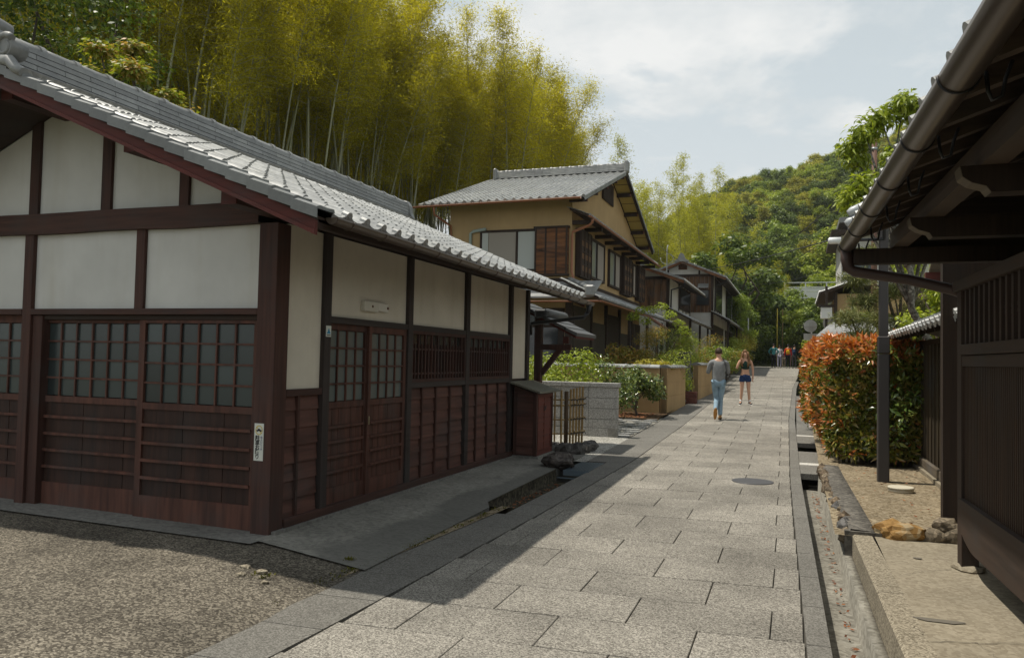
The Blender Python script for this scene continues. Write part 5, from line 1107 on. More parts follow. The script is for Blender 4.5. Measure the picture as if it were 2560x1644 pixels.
# leaf materials
LF_BAM = leafm('bamboo_leaf', [(.26,.235,.014), (.48,.43,.026), (.62,.53,.05)], .58, .5, .25, .25, .35)
LF_BAM2 = leafm('bamboo_leaf_light', [(.27,.27,.03), (.44,.43,.05), (.56,.53,.10)], .48, .5, .25, .2, .2)
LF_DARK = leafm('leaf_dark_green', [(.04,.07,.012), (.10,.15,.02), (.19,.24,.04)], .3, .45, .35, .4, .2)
LF_MID = leafm('leaf_mid_green', [(.08,.13,.016), (.18,.25,.03), (.31,.37,.06)], .35, .45, .35, .3, .3)
LF_BRI = leafm('leaf_bright_green', [(.13,.18,.016), (.29,.36,.035), (.46,.50,.09)], .4, .4, .4, .5, .2)
LF_MAP = leafm('leaf_maple', [(.14,.18,.02), (.30,.35,.045), (.58,.34,.12)], .4, .5, .3, 1.2, .15)
LF_CAM = leafm('leaf_camellia', [(.035,.065,.012), (.10,.155,.028), (.30,.33,.08)], .22, .25, .6, 2.0, .1)
LF_YEL = leafm('leaf_yellow', [(.20,.17,.02), (.42,.36,.05), (.55,.50,.14)], .4, .4, .35, 2.0, .1)
LF_RUST = leafm('leaf_rusty_green', [(.12,.12,.02), (.28,.25,.04), (.46,.24,.06)], .35, .5, .3, 1.0, .15)
LF_PINE = leafm('pine_needles', [(.06,.08,.018), (.14,.16,.04), (.27,.26,.09)], .2, .5, .3, 1.0, .15)
LF_RED = leafm('photinia_young_red', [(.28,.07,.018), (.58,.17,.035), (.75,.38,.16)], .35, .28, .55, 2.5, .1)
LF_RG = leafm('photinia_bronze_green', [(.06,.085,.014), (.17,.19,.03), (.38,.26,.07)], .25, .25, .6, 3.0, .1)
LF_HILL = leafm('hill_leaf', [(.12,.18,.02), (.26,.33,.035), (.43,.43,.06)], .3, .6, .2, .035, .45)
CULM = wood('bamboo_culm', (.27,.28,.17), 'v', var=.35, rough=.5, grey=.3, gs=5)

# ------------------------------------------------------------------ bamboo
def bamboo_meshes(seed, H, lean, leafmat, nleaf, z0=.34, ls=1.0):
    rs = np.random.RandomState(seed); n = 22; a = rs.uniform(-.5,.5); pts = []; rad = []
    def P(t): x = lean*t**2.6; return Vector((x*math.cos(a), x*math.sin(a), H*t-.18*abs(lean)*t**4))
    for i in range(n+1):
        t = i/n; q = P(t); r = .062*(1-t)**.75+.004
        pts += [q-Vector((0,0,.02)), q+Vector((0,0,.02))]; rad += [r*1.10, r*.98]
    cm = MB().tube(pts, rad, 6).mesh('culm', CULM)
    br = MB(); C = []; D = []
    nb = 84
    for i in range(nb):
        t = z0+(1-z0)*(i+rs.random())/nb; q = np.array(P(min(t,.995))); az = rs.uniform(0,6.283); bl = (2.35-1.55*t)*rs.uniform(.55,1.25)*(1.0 if t < .93 else .7)
        d0 = np.array([math.cos(az), math.sin(az), rs.uniform(.15,.6)]); e = q+d0*bl+np.array([0,0,-.18*bl*bl]); mid = q+d0*bl*.55
        br.tube([q, mid, e], [.010,.007,.003], 4, False)
        k = int(nleaf/nb*(.6+.8*rs.random())); s = rs.random(k)**.7; 
        base = q+(mid-q)*np.minimum(1,s*2)[:,None]+(e-mid)*np.maximum(0,s*2-1)[:,None]+rs.normal(size=(k,3))*.19*(.5+s[:,None])
        C.append(base); D.append(d0*.7+rs.normal(size=(k,3))*.7+np.array([0,0,-.45]))
    C = np.concatenate(C); D = np.concatenate(D); N_ = rs.normal(size=C.shape)*.7+np.array([0,0,1.0])
    V, F = leaves(C, D, N_, .16*ls*(.7+.6*rs.random(len(C))), .031*ls)
    fm = np_mesh('foliage', V, F, leafmat)
    b2 = br.mesh('branches', CULM); return cm, fm, b2
BV = [bamboo_meshes(100+i, rnd.uniform(15.5,19), rnd.uniform(1.0,4.2), LF_BAM, 6000, rnd.uniform(.57,.74)) for i in range(8)]
brs = np.random.RandomState(3); pos = []
def far_enough(x, y, dmin): return all((x-a)**2+(y-b)**2 > dmin*dmin for a, b in pos)
tries = 0
def bxm(y): return -16.2 if y < 36 else min(-14.2, -.253*y-2.4)
while len(pos) < 235 and tries < 60000:
    tries += 1
    if brs.random() < .62:      # rows that face the street and the lower left
        if brs.random() < .42: x, y = brs.uniform(-32,-16.2), brs.uniform(18.5,25)
        else: y = brs.uniform(24,64); x = bxm(y)-brs.uniform(0,4.5)
    else: x, y = brs.uniform(-42,-16), brs.uniform(20,64)
    if x > bxm(y) or x/y < -1.42 or not far_enough(x, y, .62): continue
    pos.append((x, y))
BT = []
order = sorted(pos, key=lambda p: p[0]/p[1])
def bam_label(x, y):
    q = x/y; row = 'front-row' if y < 26 or x > bxm(y)-2.2 else 'deeper'
    ph = next(n for t, n in ((-1.2,'at the far left behind the dark tree'), (-1.05,'left of the maple crown'), (-.9,'straight behind the maple crown'), (-.78,'right of the maple crown'), (-.66,'above the middle of the near roof ridge'), (-.56,'above the far end of the near roof ridge'), (-.47,'between the near ridge and the ochre roof'), (-.38,'above the left half of the ochre roof'), (9,'at the right edge above the ochre roof')) if q < t)
    return row+' tall yellow-green bamboo '+ph
for x, y in order:
    cm, fm, b2 = rnd.choice(BV); s = rnd.uniform(.82,1.12)
    o = plant('bamboo', bam_label(x, y), 'bamboo', (x, y, terr(x, y)-.1), cm, fm, 'bamboo of the tall grove', rnd.uniform(-.9,.9) if rnd.random() < .75 else rnd.uniform(0,6.28), s, 'culm', 'foliage'); put('branches', b2, o); BT.append(o)
pts = []
while len(pts) < 620:
    x, y = brs.uniform(-50,-15.5), brs.uniform(20,66)
    if x/y < -1.5 or x > bxm(y)-.8: continue
    pts.append((x, y, terr(x, y)-.1))
def kids(o): return [c for c in COL.objects if c.parent == o]
inst('bamboo_thicket', pts, [kids(o) for o in (BT[3], BT[60], BT[120], BT[180], BT[230])], (.8,1.1), seed=5)
# lighter grove farther up the street
BV2 = [bamboo_meshes(200+i, rnd.uniform(15,18), rnd.uniform(.3,1.4), LF_BAM2, 4200, rnd.uniform(.18,.30), 1.5) for i in range(4)]
for i in range(62):
    t = rnd.random(); x, y = lerp(-19, -1.5, t)+rnd.uniform(-1,1), 70+rnd.uniform(-3,14)+6*t
    top = interp(t, (0,.2,.4,.6,.75,.9,1), (19.5,20.5,19.5,18.0,14.5,11,9)); cm, fm, b2 = rnd.choice(BV2); s = max(.5, (top*rnd.uniform(.80,1.06)*(y/72)-zst(y))/17)
    o = plant('bamboo', 'slender pale bamboo '+('just right of the ochre gable' if t < .25 else 'above the cedar house roofs' if t < .5 else 'right of the cedar house gable' if t < .75 else 'low at the right end')+(' in front' if y < 79 else ' at the back')+' of the lighter grove', 'bamboo', (x, y, zst(y)), cm, fm, 'bamboo of the lighter far grove', rnd.uniform(0,6.28), s, 'culm', 'foliage'); put('branches', b2, o)

# ------------------------------------------------------------------ hill with its wood
def hz(x, y):
    H = interp(x, (-220,-120,-60,-45,-30,-14,14,40,90,200), (12,15,20,25,35,43,51,62,80,95)); t = min(1, max(0, (y-92)/135)); t = t*t*(3-2*t)*.75+t*.25
    return 6+(H-6)*t+(2.5*noise.noise(Vector((x*.03, y*.03, 1))) if y > 96 else 0) - max(0, (y-235))*.05
struct('hill', grid(hz, gx(-220, 220, 45), gx(92, 330, 34)), leafm('hill_ground', [(.03,.045,.01), (.06,.075,.016), (.09,.10,.025)], 0, .9, .1, .1))
TV = []
LF_H2 = leafm('hill_leaf_yellow', [(.20,.21,.022), (.38,.38,.045), (.54,.46,.08)], .35, .6, .2, .05, .3); LF_H3 = leafm('hill_leaf_dark', [(.05,.085,.02), (.12,.17,.035), (.21,.26,.06)], .25, .6, .2, .05, .3)
for i in range(8):
    rs = np.random.RandomState(40+i); cl = crown(rs, 2.6, 3.8, 1.7, 24, (.14,.34), .7)
    m = [LF_HILL, LF_MID, LF_HILL, LF_DARK, LF_BRI, LF_HILL, LF_H2, LF_H3][i]
    TV.append((limbs(rs, (0,0,0), [c for c, r in cl[:7]], .16, BARK), cloud_mesh('crown', m, 60+i, cl, 7000, .21, .12, up=.55, shell=.35)))
hillsrc = []
def tree(name, label, loc, k, s, rz=None, group=None):
    return plant(name, label, 'tree', loc, TV[k][0], TV[k][1], group, rnd.uniform(0,6.28) if rz is None else rz, s)
T = []
def at(y, x, z): return (x, y, z)
T += [tree('broadleaf_tree', 'dark spreading tree above the far cedar house roof', (-4.6, 66, 2.0), 3, (1.7,1.7,1.85)),
      tree('broadleaf_tree', 'dark green tree closing the street behind the walkers', (-3.4, 72, 2.0), 3, (1.5,1.5,1.45)),
      tree('broadleaf_tree', 'mid-green tree left of the walkers at the bend', (-4.6, 60.5, 1.3), 1, (.85,.85,1.05)),
      tree('broadleaf_tree', 'bright yellow-green tree right of the white bridge end', (.9, 67, 1.5), 4, (1.05,1.05,.95)),
      tree('broadleaf_tree', 'mid-green tree under the white bridge', (-.9, 76, 2.0), 1, (1.3,1.3,1.25)),
      tree('broadleaf_tree', 'dense dark tree over the roadside behind the round sign', (2.0, 63, 1.5), 3, (1.1,1.1,.85)),
      tree('broadleaf_tree', 'small bright tree beside the last cedar house', (-3.6, 58.0, 1.2), 4, (.5,.5,.6)),
      tree('broadleaf_tree', 'rounded hazy tree on the slope left of the bridge', (-8, 92, 5.5), 0, (2.0,2.0,1.7)),
      tree('broadleaf_tree', 'tall hazy tree on the slope above the bridge', (6, 104, 8), 2, (2.2,2.2,2.0)),
      tree('broadleaf_tree', 'round green tree on the slope directly above the bridge rail', (-2, 108, 8.5), 1, (1.9,1.9,1.6)),
      tree('broadleaf_tree', 'yellow-green tree low on the slope behind the bridge', (10, 100, 7), 6, (1.6,1.6,1.6)),
      tree('broadleaf_tree', 'blue-green dark tree low on the slope behind the bridge', (-14, 100, 7), 7, (1.8,1.8,1.8)),
      tree('broadleaf_tree', 'dark tree on the skyline left of the ochre roof ridge', (-16.5, 66, 7.0), 3, (1.8,1.8,1.9))]
for lb, p_, k, s_ in (('mid-green tree behind the far ochre house', (5.5, 47, 1), 1, 1.5), ('dark tree right behind the pine', (6.5, 27, .6), 3, .95), ('light green tree between the pine and the far ochre house', (3.2, 33.5, .7), 4, .62), ('tall mid-green tree right of the far ochre house', (9.5, 40, .9), 1, 1.6)): tree('broadleaf_tree', lb, p_, k, (s_,s_,s_))
lp = []
while len(lp) < 170:
    x, y = brs.uniform(-25,-8.5), brs.uniform(74,90); lp.append((x, y, zst(y)-2.5-max(0,(x+15)*.75)))
lkids = [o for o in COL.objects if o.name.startswith('bamboo') and o.parent is None and 'lighter grove' in str(o.get('label'))]
inst('far_bamboo_thicket', lp, [kids(o) for o in lkids[:4]], (.75,1.12), seed=31)
hs = np.random.RandomState(9); hp = []
while len(hp) < 2100:
    x, y = hs.uniform(-110,120), 94+140*hs.random()**.8
    hp.append((x, y, hz(x, y)-.8))
srcs = [kids(T[i]) for i in (7, 9, 8, 12, 3, 10, 11, 10, 11)]
inst('hillside_wood', hp, srcs, (.55,1.75), seed=11)
# trees behind the near house
rs = np.random.RandomState(77)
cl = [((rs.uniform(-3.4,2.2), rs.uniform(-1.6,1.6), rs.uniform(6.2,11.5)), (1.25,1.25,.8)) for _ in range(30)]
plant('shade_tree', 'big dark-leaved tree filling the top left corner', 'tree', (-19.6, 16.0, terr(-19.6,16)), limbs(rs, (0,0,0), [c for c, r in cl[:14]], .3, BARK), cloud_mesh('crown', LF_DARK, 78, cl, 15000, .17, .09, up=.6, shell=.4))
rs = np.random.RandomState(79)
cl = []
for (px, pz, r) in ((-1.7,6.6,.9),(-.9,7.8,.8),(-.4,8.6,.55),(.35,8.3,.5),(.1,7.3,.8),(.9,7.0,.6),(1.35,7.2,.45),(-.2,6.2,.9),(.7,6.0,.7),(-1.4,7.4,.7),(1.0,5.3,.5)):
    for _ in range(2): cl.append(((px+rs.normal()*.2, rs.uniform(-.8,.8), pz-.5+rs.normal()*.15), (r*.8, r*.8, r*.34)))
mp_ = plant('maple_tree', 'maple with layered green leaves and reddish tips above the roof ridge', 'tree', (-13.7, 13.4, .1), limbs(rs, (0,0,0), [c for c, r in cl], .14, BARK), cloud_mesh('crown', LF_MAP, 80, cl, 20000, .115, .07, up=1.0, shell=.25))
# ------------------------------------------------------------------ photinia hedge
HG = thing('photinia_hedge', 'clipped hedge with glossy red young leaves on top and street side', 'hedge', (.8, 13.2, .1))
rs = np.random.RandomState(21)
def hedge_pts(n, faces):
    P = []; Nn = []
    for _ in range(n):
        f = rs.choice(len(faces), p=np.array([q[4] for q in faces])/sum(q[4] for q in faces)); o, u, v_, nn, a = faces[f]; s, t = rs.random(2)
        p = np.array(o)+np.array(u)*s+np.array(v_)*t; b = .26*noise.noise(Vector(p*1.3))+.06*noise.noise(Vector(p*5))-(.22*max(0,(t-.82)/.18)**2 if abs(nn[2]) < .5 else .16*max(0,(abs(s-.5)-.34)/.16)**2+.12*max(0,(.12-t)/.12))-.10*max(0,(.1-s)/.1)**2; P.append(p+np.array(nn)*(b-abs(rs.normal())*.07)); Nn.append(nn)
    return np.array(P), np.array(Nn)
# faces: origin, u, v, outward, weight
HF = [((.50,12.95,.24),(1.35,0,0),(-.06,0,1.72),(0,-1,0),3.0), ((.46,12.95,.32),(-.26,6.2,.28),(-.03,0,1.62),(-1,0,.1),3.4), ((.44,12.95,1.95),(1.35,0,0),(-.26,5.6,.12),(0,0,1),2.6), ((.5,13.0,.45),(1.3,0,0),(-.03,.5,1.4),(0,-1,.2),1.2)]
def rosettes(P, Nn, k, L, W, up=.5):
    n = len(P); C = np.repeat(P, k, 0); A = Nn+np.array([0,0,up])+.5*rs.normal(size=Nn.shape); A /= np.linalg.norm(A, axis=1, keepdims=True); A = np.repeat(A, k, 0)
    D = A*.55+unit(rs, n*k)*.9; N_ = A+.4*unit(rs, n*k); return leaves(C, D, N_, L*(.7+.6*rs.random(n*k)), W*(.8+.4*rs.random(n*k)), True)
P, Nn = hedge_pts(6200, HF)
redness = np.clip((P[:,2]-1.62)/.32, 0, 1)*.85+np.where(Nn[:,0] < -.5, .30, .06)+np.where((P[:,0] < .60), .18, 0)
red = rs.random(len(P)) < redness
V, F = rosettes(P[red], Nn[red], 4, .125, .042, .7); put('young_leaves', np_mesh('young_leaves', V-np.array(ORG[HG.name]), F, LF_RED), HG, label='red young leaves')
V, F = rosettes(P[~red], Nn[~red], 4, .12, .044, .3); put('older_leaves', np_mesh('older_leaves', V-np.array(ORG[HG.name]), F, LF_RG), HG, label='bronze-green older leaves')
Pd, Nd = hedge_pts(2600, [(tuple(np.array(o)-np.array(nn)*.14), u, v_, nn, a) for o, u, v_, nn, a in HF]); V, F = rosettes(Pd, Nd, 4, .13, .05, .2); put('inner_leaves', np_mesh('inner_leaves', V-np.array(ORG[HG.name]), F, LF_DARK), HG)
mb = MB()
for i in range(26):
    x, y = .7+rnd.uniform(-.1,.1)+(rnd.random()*1.0 if i < 12 else 0), 13.15+(rnd.uniform(0,.3) if i < 12 else rnd.uniform(0,5)); mb.tube([(x,y,.05),(x+rnd.uniform(-.1,.1),y,.8),(x+rnd.uniform(-.2,.2),y+rnd.uniform(-.1,.1),1.7)], [.02,.014,.006], 6)
mb.build('stem', BARK, HG)
# looser green leaves of the hedge against the fence
cl = [((rs.uniform(1.25,1.75), rs.uniform(12.7,13.3), rs.uniform(.5,1.95)), (.16,.16,.16)) for _ in range(26)]
V, F = cloud(rs, cl, 900, .13, .048, fold=True); plant('fence_shrub', 'loose dark green shrub between the red hedge and the board fence', 'shrub', (1.5, 13.0, .1), None, [np_mesh('foliage', V-np.array((1.5,13,.1)), F, LF_CAM)], cn='foliage')
# ------------------------------------------------------------------ garden plants on the left
def shrub(name, label, loc, cl, mat, n, L, W, seed, stem_r=.03, fold=False, up=.5, shell=.5, stems=5, droop=0, cat='shrub', spread=1.0):
    rs = np.random.RandomState(seed); o = thing(name, label, cat, loc); V, F = cloud(rs, cl, n, L, W, up=up, shell=shell, fold=fold, droop=droop, spread=spread)
    put('foliage', np_mesh('foliage', V, F, mat), o)
    if stem_r: put('stem', limbs(rs, (0,0,-.02), [c for c, r in cl[:max(2,stems)]], stem_r, BARK, 'stem', .2, .3), o)
    return o
rs = np.random.RandomState(31)
cl = [((rs.uniform(-1.2,1.2), rs.uniform(-.6,.5), rs.uniform(.6,1.6)), (.36,.36,.30)) for _ in range(34)]
shrub('camellia_hedge', 'glossy yellow-green shrub hedge rising behind the granite block wall', (-5.1, 17.0, .05), cl, LF_BRI, 6500, .085, .042, 31, .03, True)
cl = [((rs.uniform(-.7,.6), rs.uniform(-.5,.5), rs.uniform(.5,1.4)), (.33,.33,.28)) for _ in range(16)]
shrub('camellia_shrub', 'dark glossy camellia between the block wall and the garden wall', (-4.25, 18.1, .1), cl, LF_CAM, 3000, .085, .042, 32, .03, True)
cl = [((x, rs.uniform(-.35,.35), z), (.27,.27,.22)) for x, z in ((-.55,.9),(-.4,.7),(-.3,1.0),(-.1,1.15),(.05,.85),(.2,1.05),(.35,.85),(.45,.95),(.3,.7),(-.62,.55),(0,1.2),(-.2,.8),(.5,.7))]
shrub('camellia_tree', 'small camellia tree on slim stems in front of the ochre wall corner', (-3.85, 20.3, .12), cl, LF_CAM, 2600, .10, .048, 33, .035, True, stems=8)
mb = MB(); mb.beam((-4.55,20.9,.1), (-4.55,20.9,.95), .06, .06); mb.build('garden_stake', REDD, label='short red-brown stake behind the camellia tree', cat='stake', org=(-4.55,20.9,.1))
cl = [((rs.uniform(-.35,.35), rs.uniform(-.3,.3), 1.35+rs.uniform(-.12,.12)), (.22,.22,.11)) for _ in range(6)]
shrub('cloud_pine', 'small cloud-pruned plum with flat green pads near the ochre house', (-5.35, 23.2, .3), cl, LF_RUST, 900, .08, .04, 34, .03)
cl = [((rs.uniform(-.55,.5), rs.uniform(-.4,.4), rs.uniform(1.2,1.75)), (.3,.3,.18)) for _ in range(11)]
shrub('plum_tree', 'twisted pale-stemmed tree with yellow-green leaves inside the garden wall', (-4.65, 23.6, .35), cl, LF_RUST, 1700, .09, .05, 35, .05, True, stems=9)
cl = [((rs.uniform(-.45,.45), rs.uniform(-.4,.4), rs.uniform(1.0,2.3)), (.34,.34,.22)) for _ in range(14)]
shrub('nandina_shrub', 'feathery yellow-green nandina behind the ochre wall', (-4.2, 24.6, .35), cl, LF_RUST, 3200, .07, .022, 36, .02, up=.9)
cl = [((rs.uniform(-.5,.5), rs.uniform(-.5,.5), rs.uniform(.7,2.4)), (.4,.4,.25)) for _ in range(16)]
shrub('dark_shrub', 'dark fine-leaved conifer shrub in the middle of the garden', (-4.35, 27.3, .4), cl, LF_DARK, 4200, .06, .018, 37, .05, up=.8)
cl = [((rs.uniform(-.45,.45), rs.uniform(-.15,.2), rs.uniform(1.02,1.32)), (.2,.2,.13)) for _ in range(9)]
shrub('variegated_shrub', 'low bright yellow variegated shrub peeking over the ochre wall', (-3.75, 22.0, .25), cl, LF_YEL, 700, .12, .055, 38, .015, True)
cl = [((rs.uniform(-.45,.6), rs.uniform(-1.9,3.2), rs.uniform(.8,1.5)), (.42,.42,.3)) for _ in range(26)]
shrub('azalea_bank', 'bank of fresh green azalea along the top of the ochre walls', (-3.85, 25.4, .35), cl, LF_BRI, 7000, .06, .03, 39, .02)
cl = [((rs.uniform(-.6,.6), rs.uniform(-.8,.8), rs.uniform(.9,2.2)), (.4,.45,.3)) for _ in range(16)]
shrub('tall_grass_shrub', 'upright light green shrub behind the gatepost', (-3.9, 29.4, .45), cl, LF_BRI, 4200, .12, .02, 40, .02, up=.2, droop=-.8)
cl = [((rs.uniform(-.65,.65), rs.uniform(-.8,.8), rs.uniform(.9,2.3)), (.38,.38,.25)) for _ in range(22)]
shrub('rusty_shrub', 'loose shrub with rusty orange-green leaves above the farther ochre wall', (-3.55, 31.0, .5), cl, LF_RUST, 5200, .07, .025, 41, .03, up=.8)
cl = [((x, rs.uniform(-.4,.4), z), (.24,.24,.14)) for x, z in ((-.7,2.75),(-.45,2.95),(-.1,2.95),(.15,3.1),(.45,2.8),(.7,2.55),(-.3,2.6),(.9,2.3))]
shrub('trained_tree', 'thin tree with a sparse level crown in front of the ochre house eaves', (-4.3, 25.4, .35), cl, LF_BRI, 1100, .08, .04, 42, .04, True, stems=10, cat='tree')
cl = [((rs.uniform(-.2,.2), rs.uniform(-.2,.2), rs.uniform(.45,.8)), (.2,.2,.2)) for _ in range(6)]
shrub('round_shrub', 'small clipped shrub growing from the brick planter', (-3.3, 25.05, zst(25)), cl, LF_BRI, 900, .05, .03, 43, .015)
for lb, x, y, h, r, mat, sd in (('palm-like green shrub beside the dark gatepost', -3.5, 36, 1.6, .6, LF_MID, 44), ('mounded green shrub at the foot of the cedar houses', -3.4, 40, 1.9, .8, LF_MID, 45), ('flowering shrub with reddish leaves by the far cedar house', -3.35, 44, 1.3, .6, LF_RUST, 46), ('tall light-green shrub beside the last cedar house', -3.4, 49, 2.0, .6, LF_BRI, 47), ('yellow-green hedge shrub at the bend in the street', -3.45, 53, 2.3, .75, LF_YEL, 48), ('second yellow-green hedge shrub nearer the walkers', -3.4, 57, 2.4, .8, LF_YEL, 49), ('slim young tree rising past the cedar house eaves', -3.35, 55, 5.0, .5, LF_MID, 50)):
    rs = np.random.RandomState(sd); cl = [((rs.uniform(-r,r)*.8, rs.uniform(-r,r), rs.uniform(.3*h if h < 4 else .45*h, h)), (r*.55, r*.55, r*.4)) for _ in range(16)]
    shrub('roadside_shrub' if h < 4 else 'young_tree', lb, (x, y, zst(y)), cl, mat, 2600, .10, .045, sd, .03, cat='shrub' if h < 4 else 'tree')
MB().box(-3.0,-2.75,50,50.2,zst(50),zst(50)+1.3).build('roadside_post', REDD, org=(-2.9,50,zst(50)), label='dark red roadside post at the foot of the yellow-green hedge', cat='post')
# ------------------------------------------------------------------ right-hand trees
rs = np.random.RandomState(51); cl = []
for (x, z) in ((-.9,3.6),(-.5,4.1),(.1,3.9),(-.7,3.0),(-.1,3.2),(.6,3.5),(-1.1,2.5),(-.4,2.5),(.5,2.8),(1.0,3.1),(-.8,2.05),(.2,2.2),(1.0,2.4),(.7,1.9),(1.5,2.7),(1.7,3.3)):
    cl.append(((x, rs.uniform(-1.0,1.0), z), (.5,.55,.24)))
PT = thing('pine_tree', 'garden pine with long needles behind the fence coping', 'tree', (2.4, 22.0, .3)); put('trunk', limbs(rs, (0,0,0), [c for c, r in cl], .13, BARK, 'trunk', .3, .5), PT)
V, F = cloud(rs, cl, 22000, .17, .017, up=.3, shell=.2, droop=-.5, spread=.8); put('needles', np_mesh('needles', V, F, LF_PINE), PT)
rs = np.random.RandomState(52); cl = [((rs.uniform(-.8,1.2), rs.uniform(-.7,.7), rs.uniform(1.3,3.6)), (.42,.42,.3)) for _ in range(22)]
shrub('citrus_tree', 'bright glossy broadleaf tree above the fence coping by the dark house', (3.0, 18.5, .3), cl, LF_BRI, 6000, .13, .06, 52, .08, True, stems=12, cat='tree')
rs = np.random.RandomState(53); cl = []
for (x, z, r) in ((-.62,5.35,.26),(-.40,5.55,.30),(-.15,5.75,.28),(.15,5.95,.26),(.35,5.85,.32),(.6,5.75,.3),(-.55,5.1,.22),(-.45,4.55,.28),(-.65,4.35,.26),(-.2,4.6,.3),(-.35,4.2,.26),(.1,4.5,.4),(.1,4.95,.3),(.5,5.2,.3),(.6,4.6,.4)):
    cl.append(((x, rs.uniform(-.3,.3), z), (r, r, r*.75)))
PD = thing('podocarp_tree', 'pruned tree with bright drooping leaf clusters beside the bronze gutter', 'tree', (1.55, 14.9, .2)); put('trunk', limbs(rs, (.9,.2,0), [(c[0],c[1],c[2]-.12) for c, r in cl], .10, stony('lichen_bark', [(.07,.065,.055), (.16,.15,.13), (.30,.29,.26)], 25, .9, .4, .2, .6, 0, 6), 'trunk', .6, .3), PD)
V, F = cloud(rs, cl, 5200, .15, .05, up=.4, shell=.3, fold=True, droop=.6); put('crown', np_mesh('crown', V, F, LF_BRI), PD)
# ------------------------------------------------------------------ far end of the street
rs = np.random.RandomState(91); US = []
for k, (m, lb) in enumerate(((LF_DARK, 'dark undergrowth bush left of the path end'), (LF_MID, 'mid-green undergrowth bush at the path end'), (LF_BRI, 'light green undergrowth bush right of the path end'))):
    cl = [((rs.uniform(-1.3,1.3), rs.uniform(-1,1), rs.uniform(.3,1.9)), (.6,.6,.45)) for _ in range(14)]
    US.append(shrub('undergrowth_bush', lb, ((-6.5, 66.5, 1.5), (-5.4, 74, 2.0), (2.2, 60, 1.4))[k], cl, m, 4200, .15, .085, 92+k, .03))
pts = []
while len(pts) < 260:
    x, y = rs.uniform(-26,20), rs.uniform(64,96)
    if -4.4 < x < .2 and y < 72 and not (y > 69): continue
    pts.append((x, y, terr(x, y)-.1))
inst('undergrowth', pts, [kids(o) for o in US], (.8,1.8), seed=21)
# white bridge crossing above the street end
BR = thing('road_bridge', 'white road bridge with railing crossing in the trees at the street end', 'bridge', (4, 90, 5)); BRW = M_('bridge_white', (.62,.63,.62), .6)
MB().box(-1.2, 16, 89.2, 93, 8.75, 9.45).build('deck', BRW, BR); MB().box(-1.2, 16, 89.9, 92, 8.0, 8.749).build('girder', CONC, BR)
for z in (9.95, 10.45): MB().box(-1.2, 16, 89.25, 89.33, z-.05, z+.05).build('rail', BRW, BR)
MB().box(-1.2, 16, 89.26, 89.32, 9.5, 9.86).build('panel', BRW, BR)
for i in range(9): MB().box(-1.2+i*2.1, -1.08+i*2.1, 89.22, 89.36, 9.451, 10.5).build('rail_post', BRW, BR)
for x in (2.5, 11): MB().box(x-.5, x+.5, 90.2, 91.6, 2, 8.0).build('pier', CONC, BR)
# house on the right beyond the pine
FH = thing('far_ochre_house', 'ochre house with dark eaves behind the pine on the right', 'house', (1.6, 38, .8))
MB().box(1.75, 8.5, 38.2, 45, .5, 4.85).build('wall', OCHRE, FH)
MB().box(1.62, 1.76, 38.1, 38.25, .5, 4.9).build('corner_post', WOODDH, FH); MB().box(2.35, 2.45, 38.14, 38.22, 2.6, 4.6).build('downpipe', BLACKM, FH)
mb = MB(); mb.prism([(1.05,37.6,4.78),(3.2,37.6,5.55),(3.2,37.6,5.65),(1.05,37.6,4.88)], (0,8,0)); mb.build('eave_boarding', WOODBH, FH)
FR = put('tiled_roof', None, FH); ORG[FR.name] = ORG[FH.name]; tile_roof(FR, (1.0,45.5,4.9), (0,-1,0), (2.15,0,.77), 28, 9, maxp=80)
MB().box(1.95, 8, 38.9, 44, 5.3, 7.6).build('upper_wall', WHITE, FH); uw = MB().box(2.0, 3.4, 38.84, 38.9, 5.9, 7.0).build('window', WOODB, FH); MB().box(2.08, 3.3, 38.82, 38.839, 5.98, 6.92).build('pane', GLASSF, uw)
MB().box(1.5, 8.5, 38.2, 45, 7.6, 7.78).build('flat_eave', WOODDH, FH); MB().box(1.85, 8.5, 38.6, 44.6, 8.15, 8.4).build('roof_slab', TILER, FH)
LM = thing('lane_lamp', 'white boxed lane lamp on a brown post beside the ochre house', 'lamp', (1.15, 36, .7)); MB().box(1.18, 1.28, 36, 36.1, .6, 5.0).build('post', WOODDH, LM); MB().box(1.0, 1.45, 35.85, 36.2, 3.6, 4.1).build('lamp_box', WHITEP, LM, bevel=.02); MB().box(.92, 1.53, 35.77, 36.28, 4.11, 4.2).build('cap', WOODB, LM)
# tiled wall and gate roofs
TW = thing('tiled_garden_roof', 'low grey tiled roof glinting under the pine', 'roof', (3, 29, .8)); MB().box(1.9, 6, 29.6, 30, .5, 2.75).build('wall', WOODB, TW)
TR = put('tiled_roof', None, TW); ORG[TR.name] = ORG[TW.name]; tile_roof(TR, (1.5,29.0,2.72), (1,0,0), (0,1,.42), 17, 4, maxp=68); ridge(TR, (1.5,29.95,3.12), (6.1,29.95,3.12), .12, .2, .36, 2, .08)
GR = thing('pyramid_gate_roof', 'small grey pyramid-roofed gate above the red hedge', 'gate', (1.3, 30.5, .5))
mb = MB(); c = (1.28, 30.8)
n_ = 6
for j in range(n_):
    a, b = .58*(1-j/n_)+.02, .58*(1-(j+1)/n_)+.03; z0, z1 = 2.66+j*.09, 2.66+j*.09+.095
    MB().add([(c[0]-a,c[1]-a,z0),(c[0]+a,c[1]-a,z0),(c[0]+a,c[1]+a,z0),(c[0]-a,c[1]+a,z0),(c[0]-b,c[1]-b,z1),(c[0]+b,c[1]-b,z1),(c[0]+b,c[1]+b,z1),(c[0]-b,c[1]+b,z1)], [(0,1,5,4),(1,2,6,5),(2,3,7,6),(3,0,4,7),(4,5,6,7),(3,2,1,0)]).build('roof_course', TILER, GR)
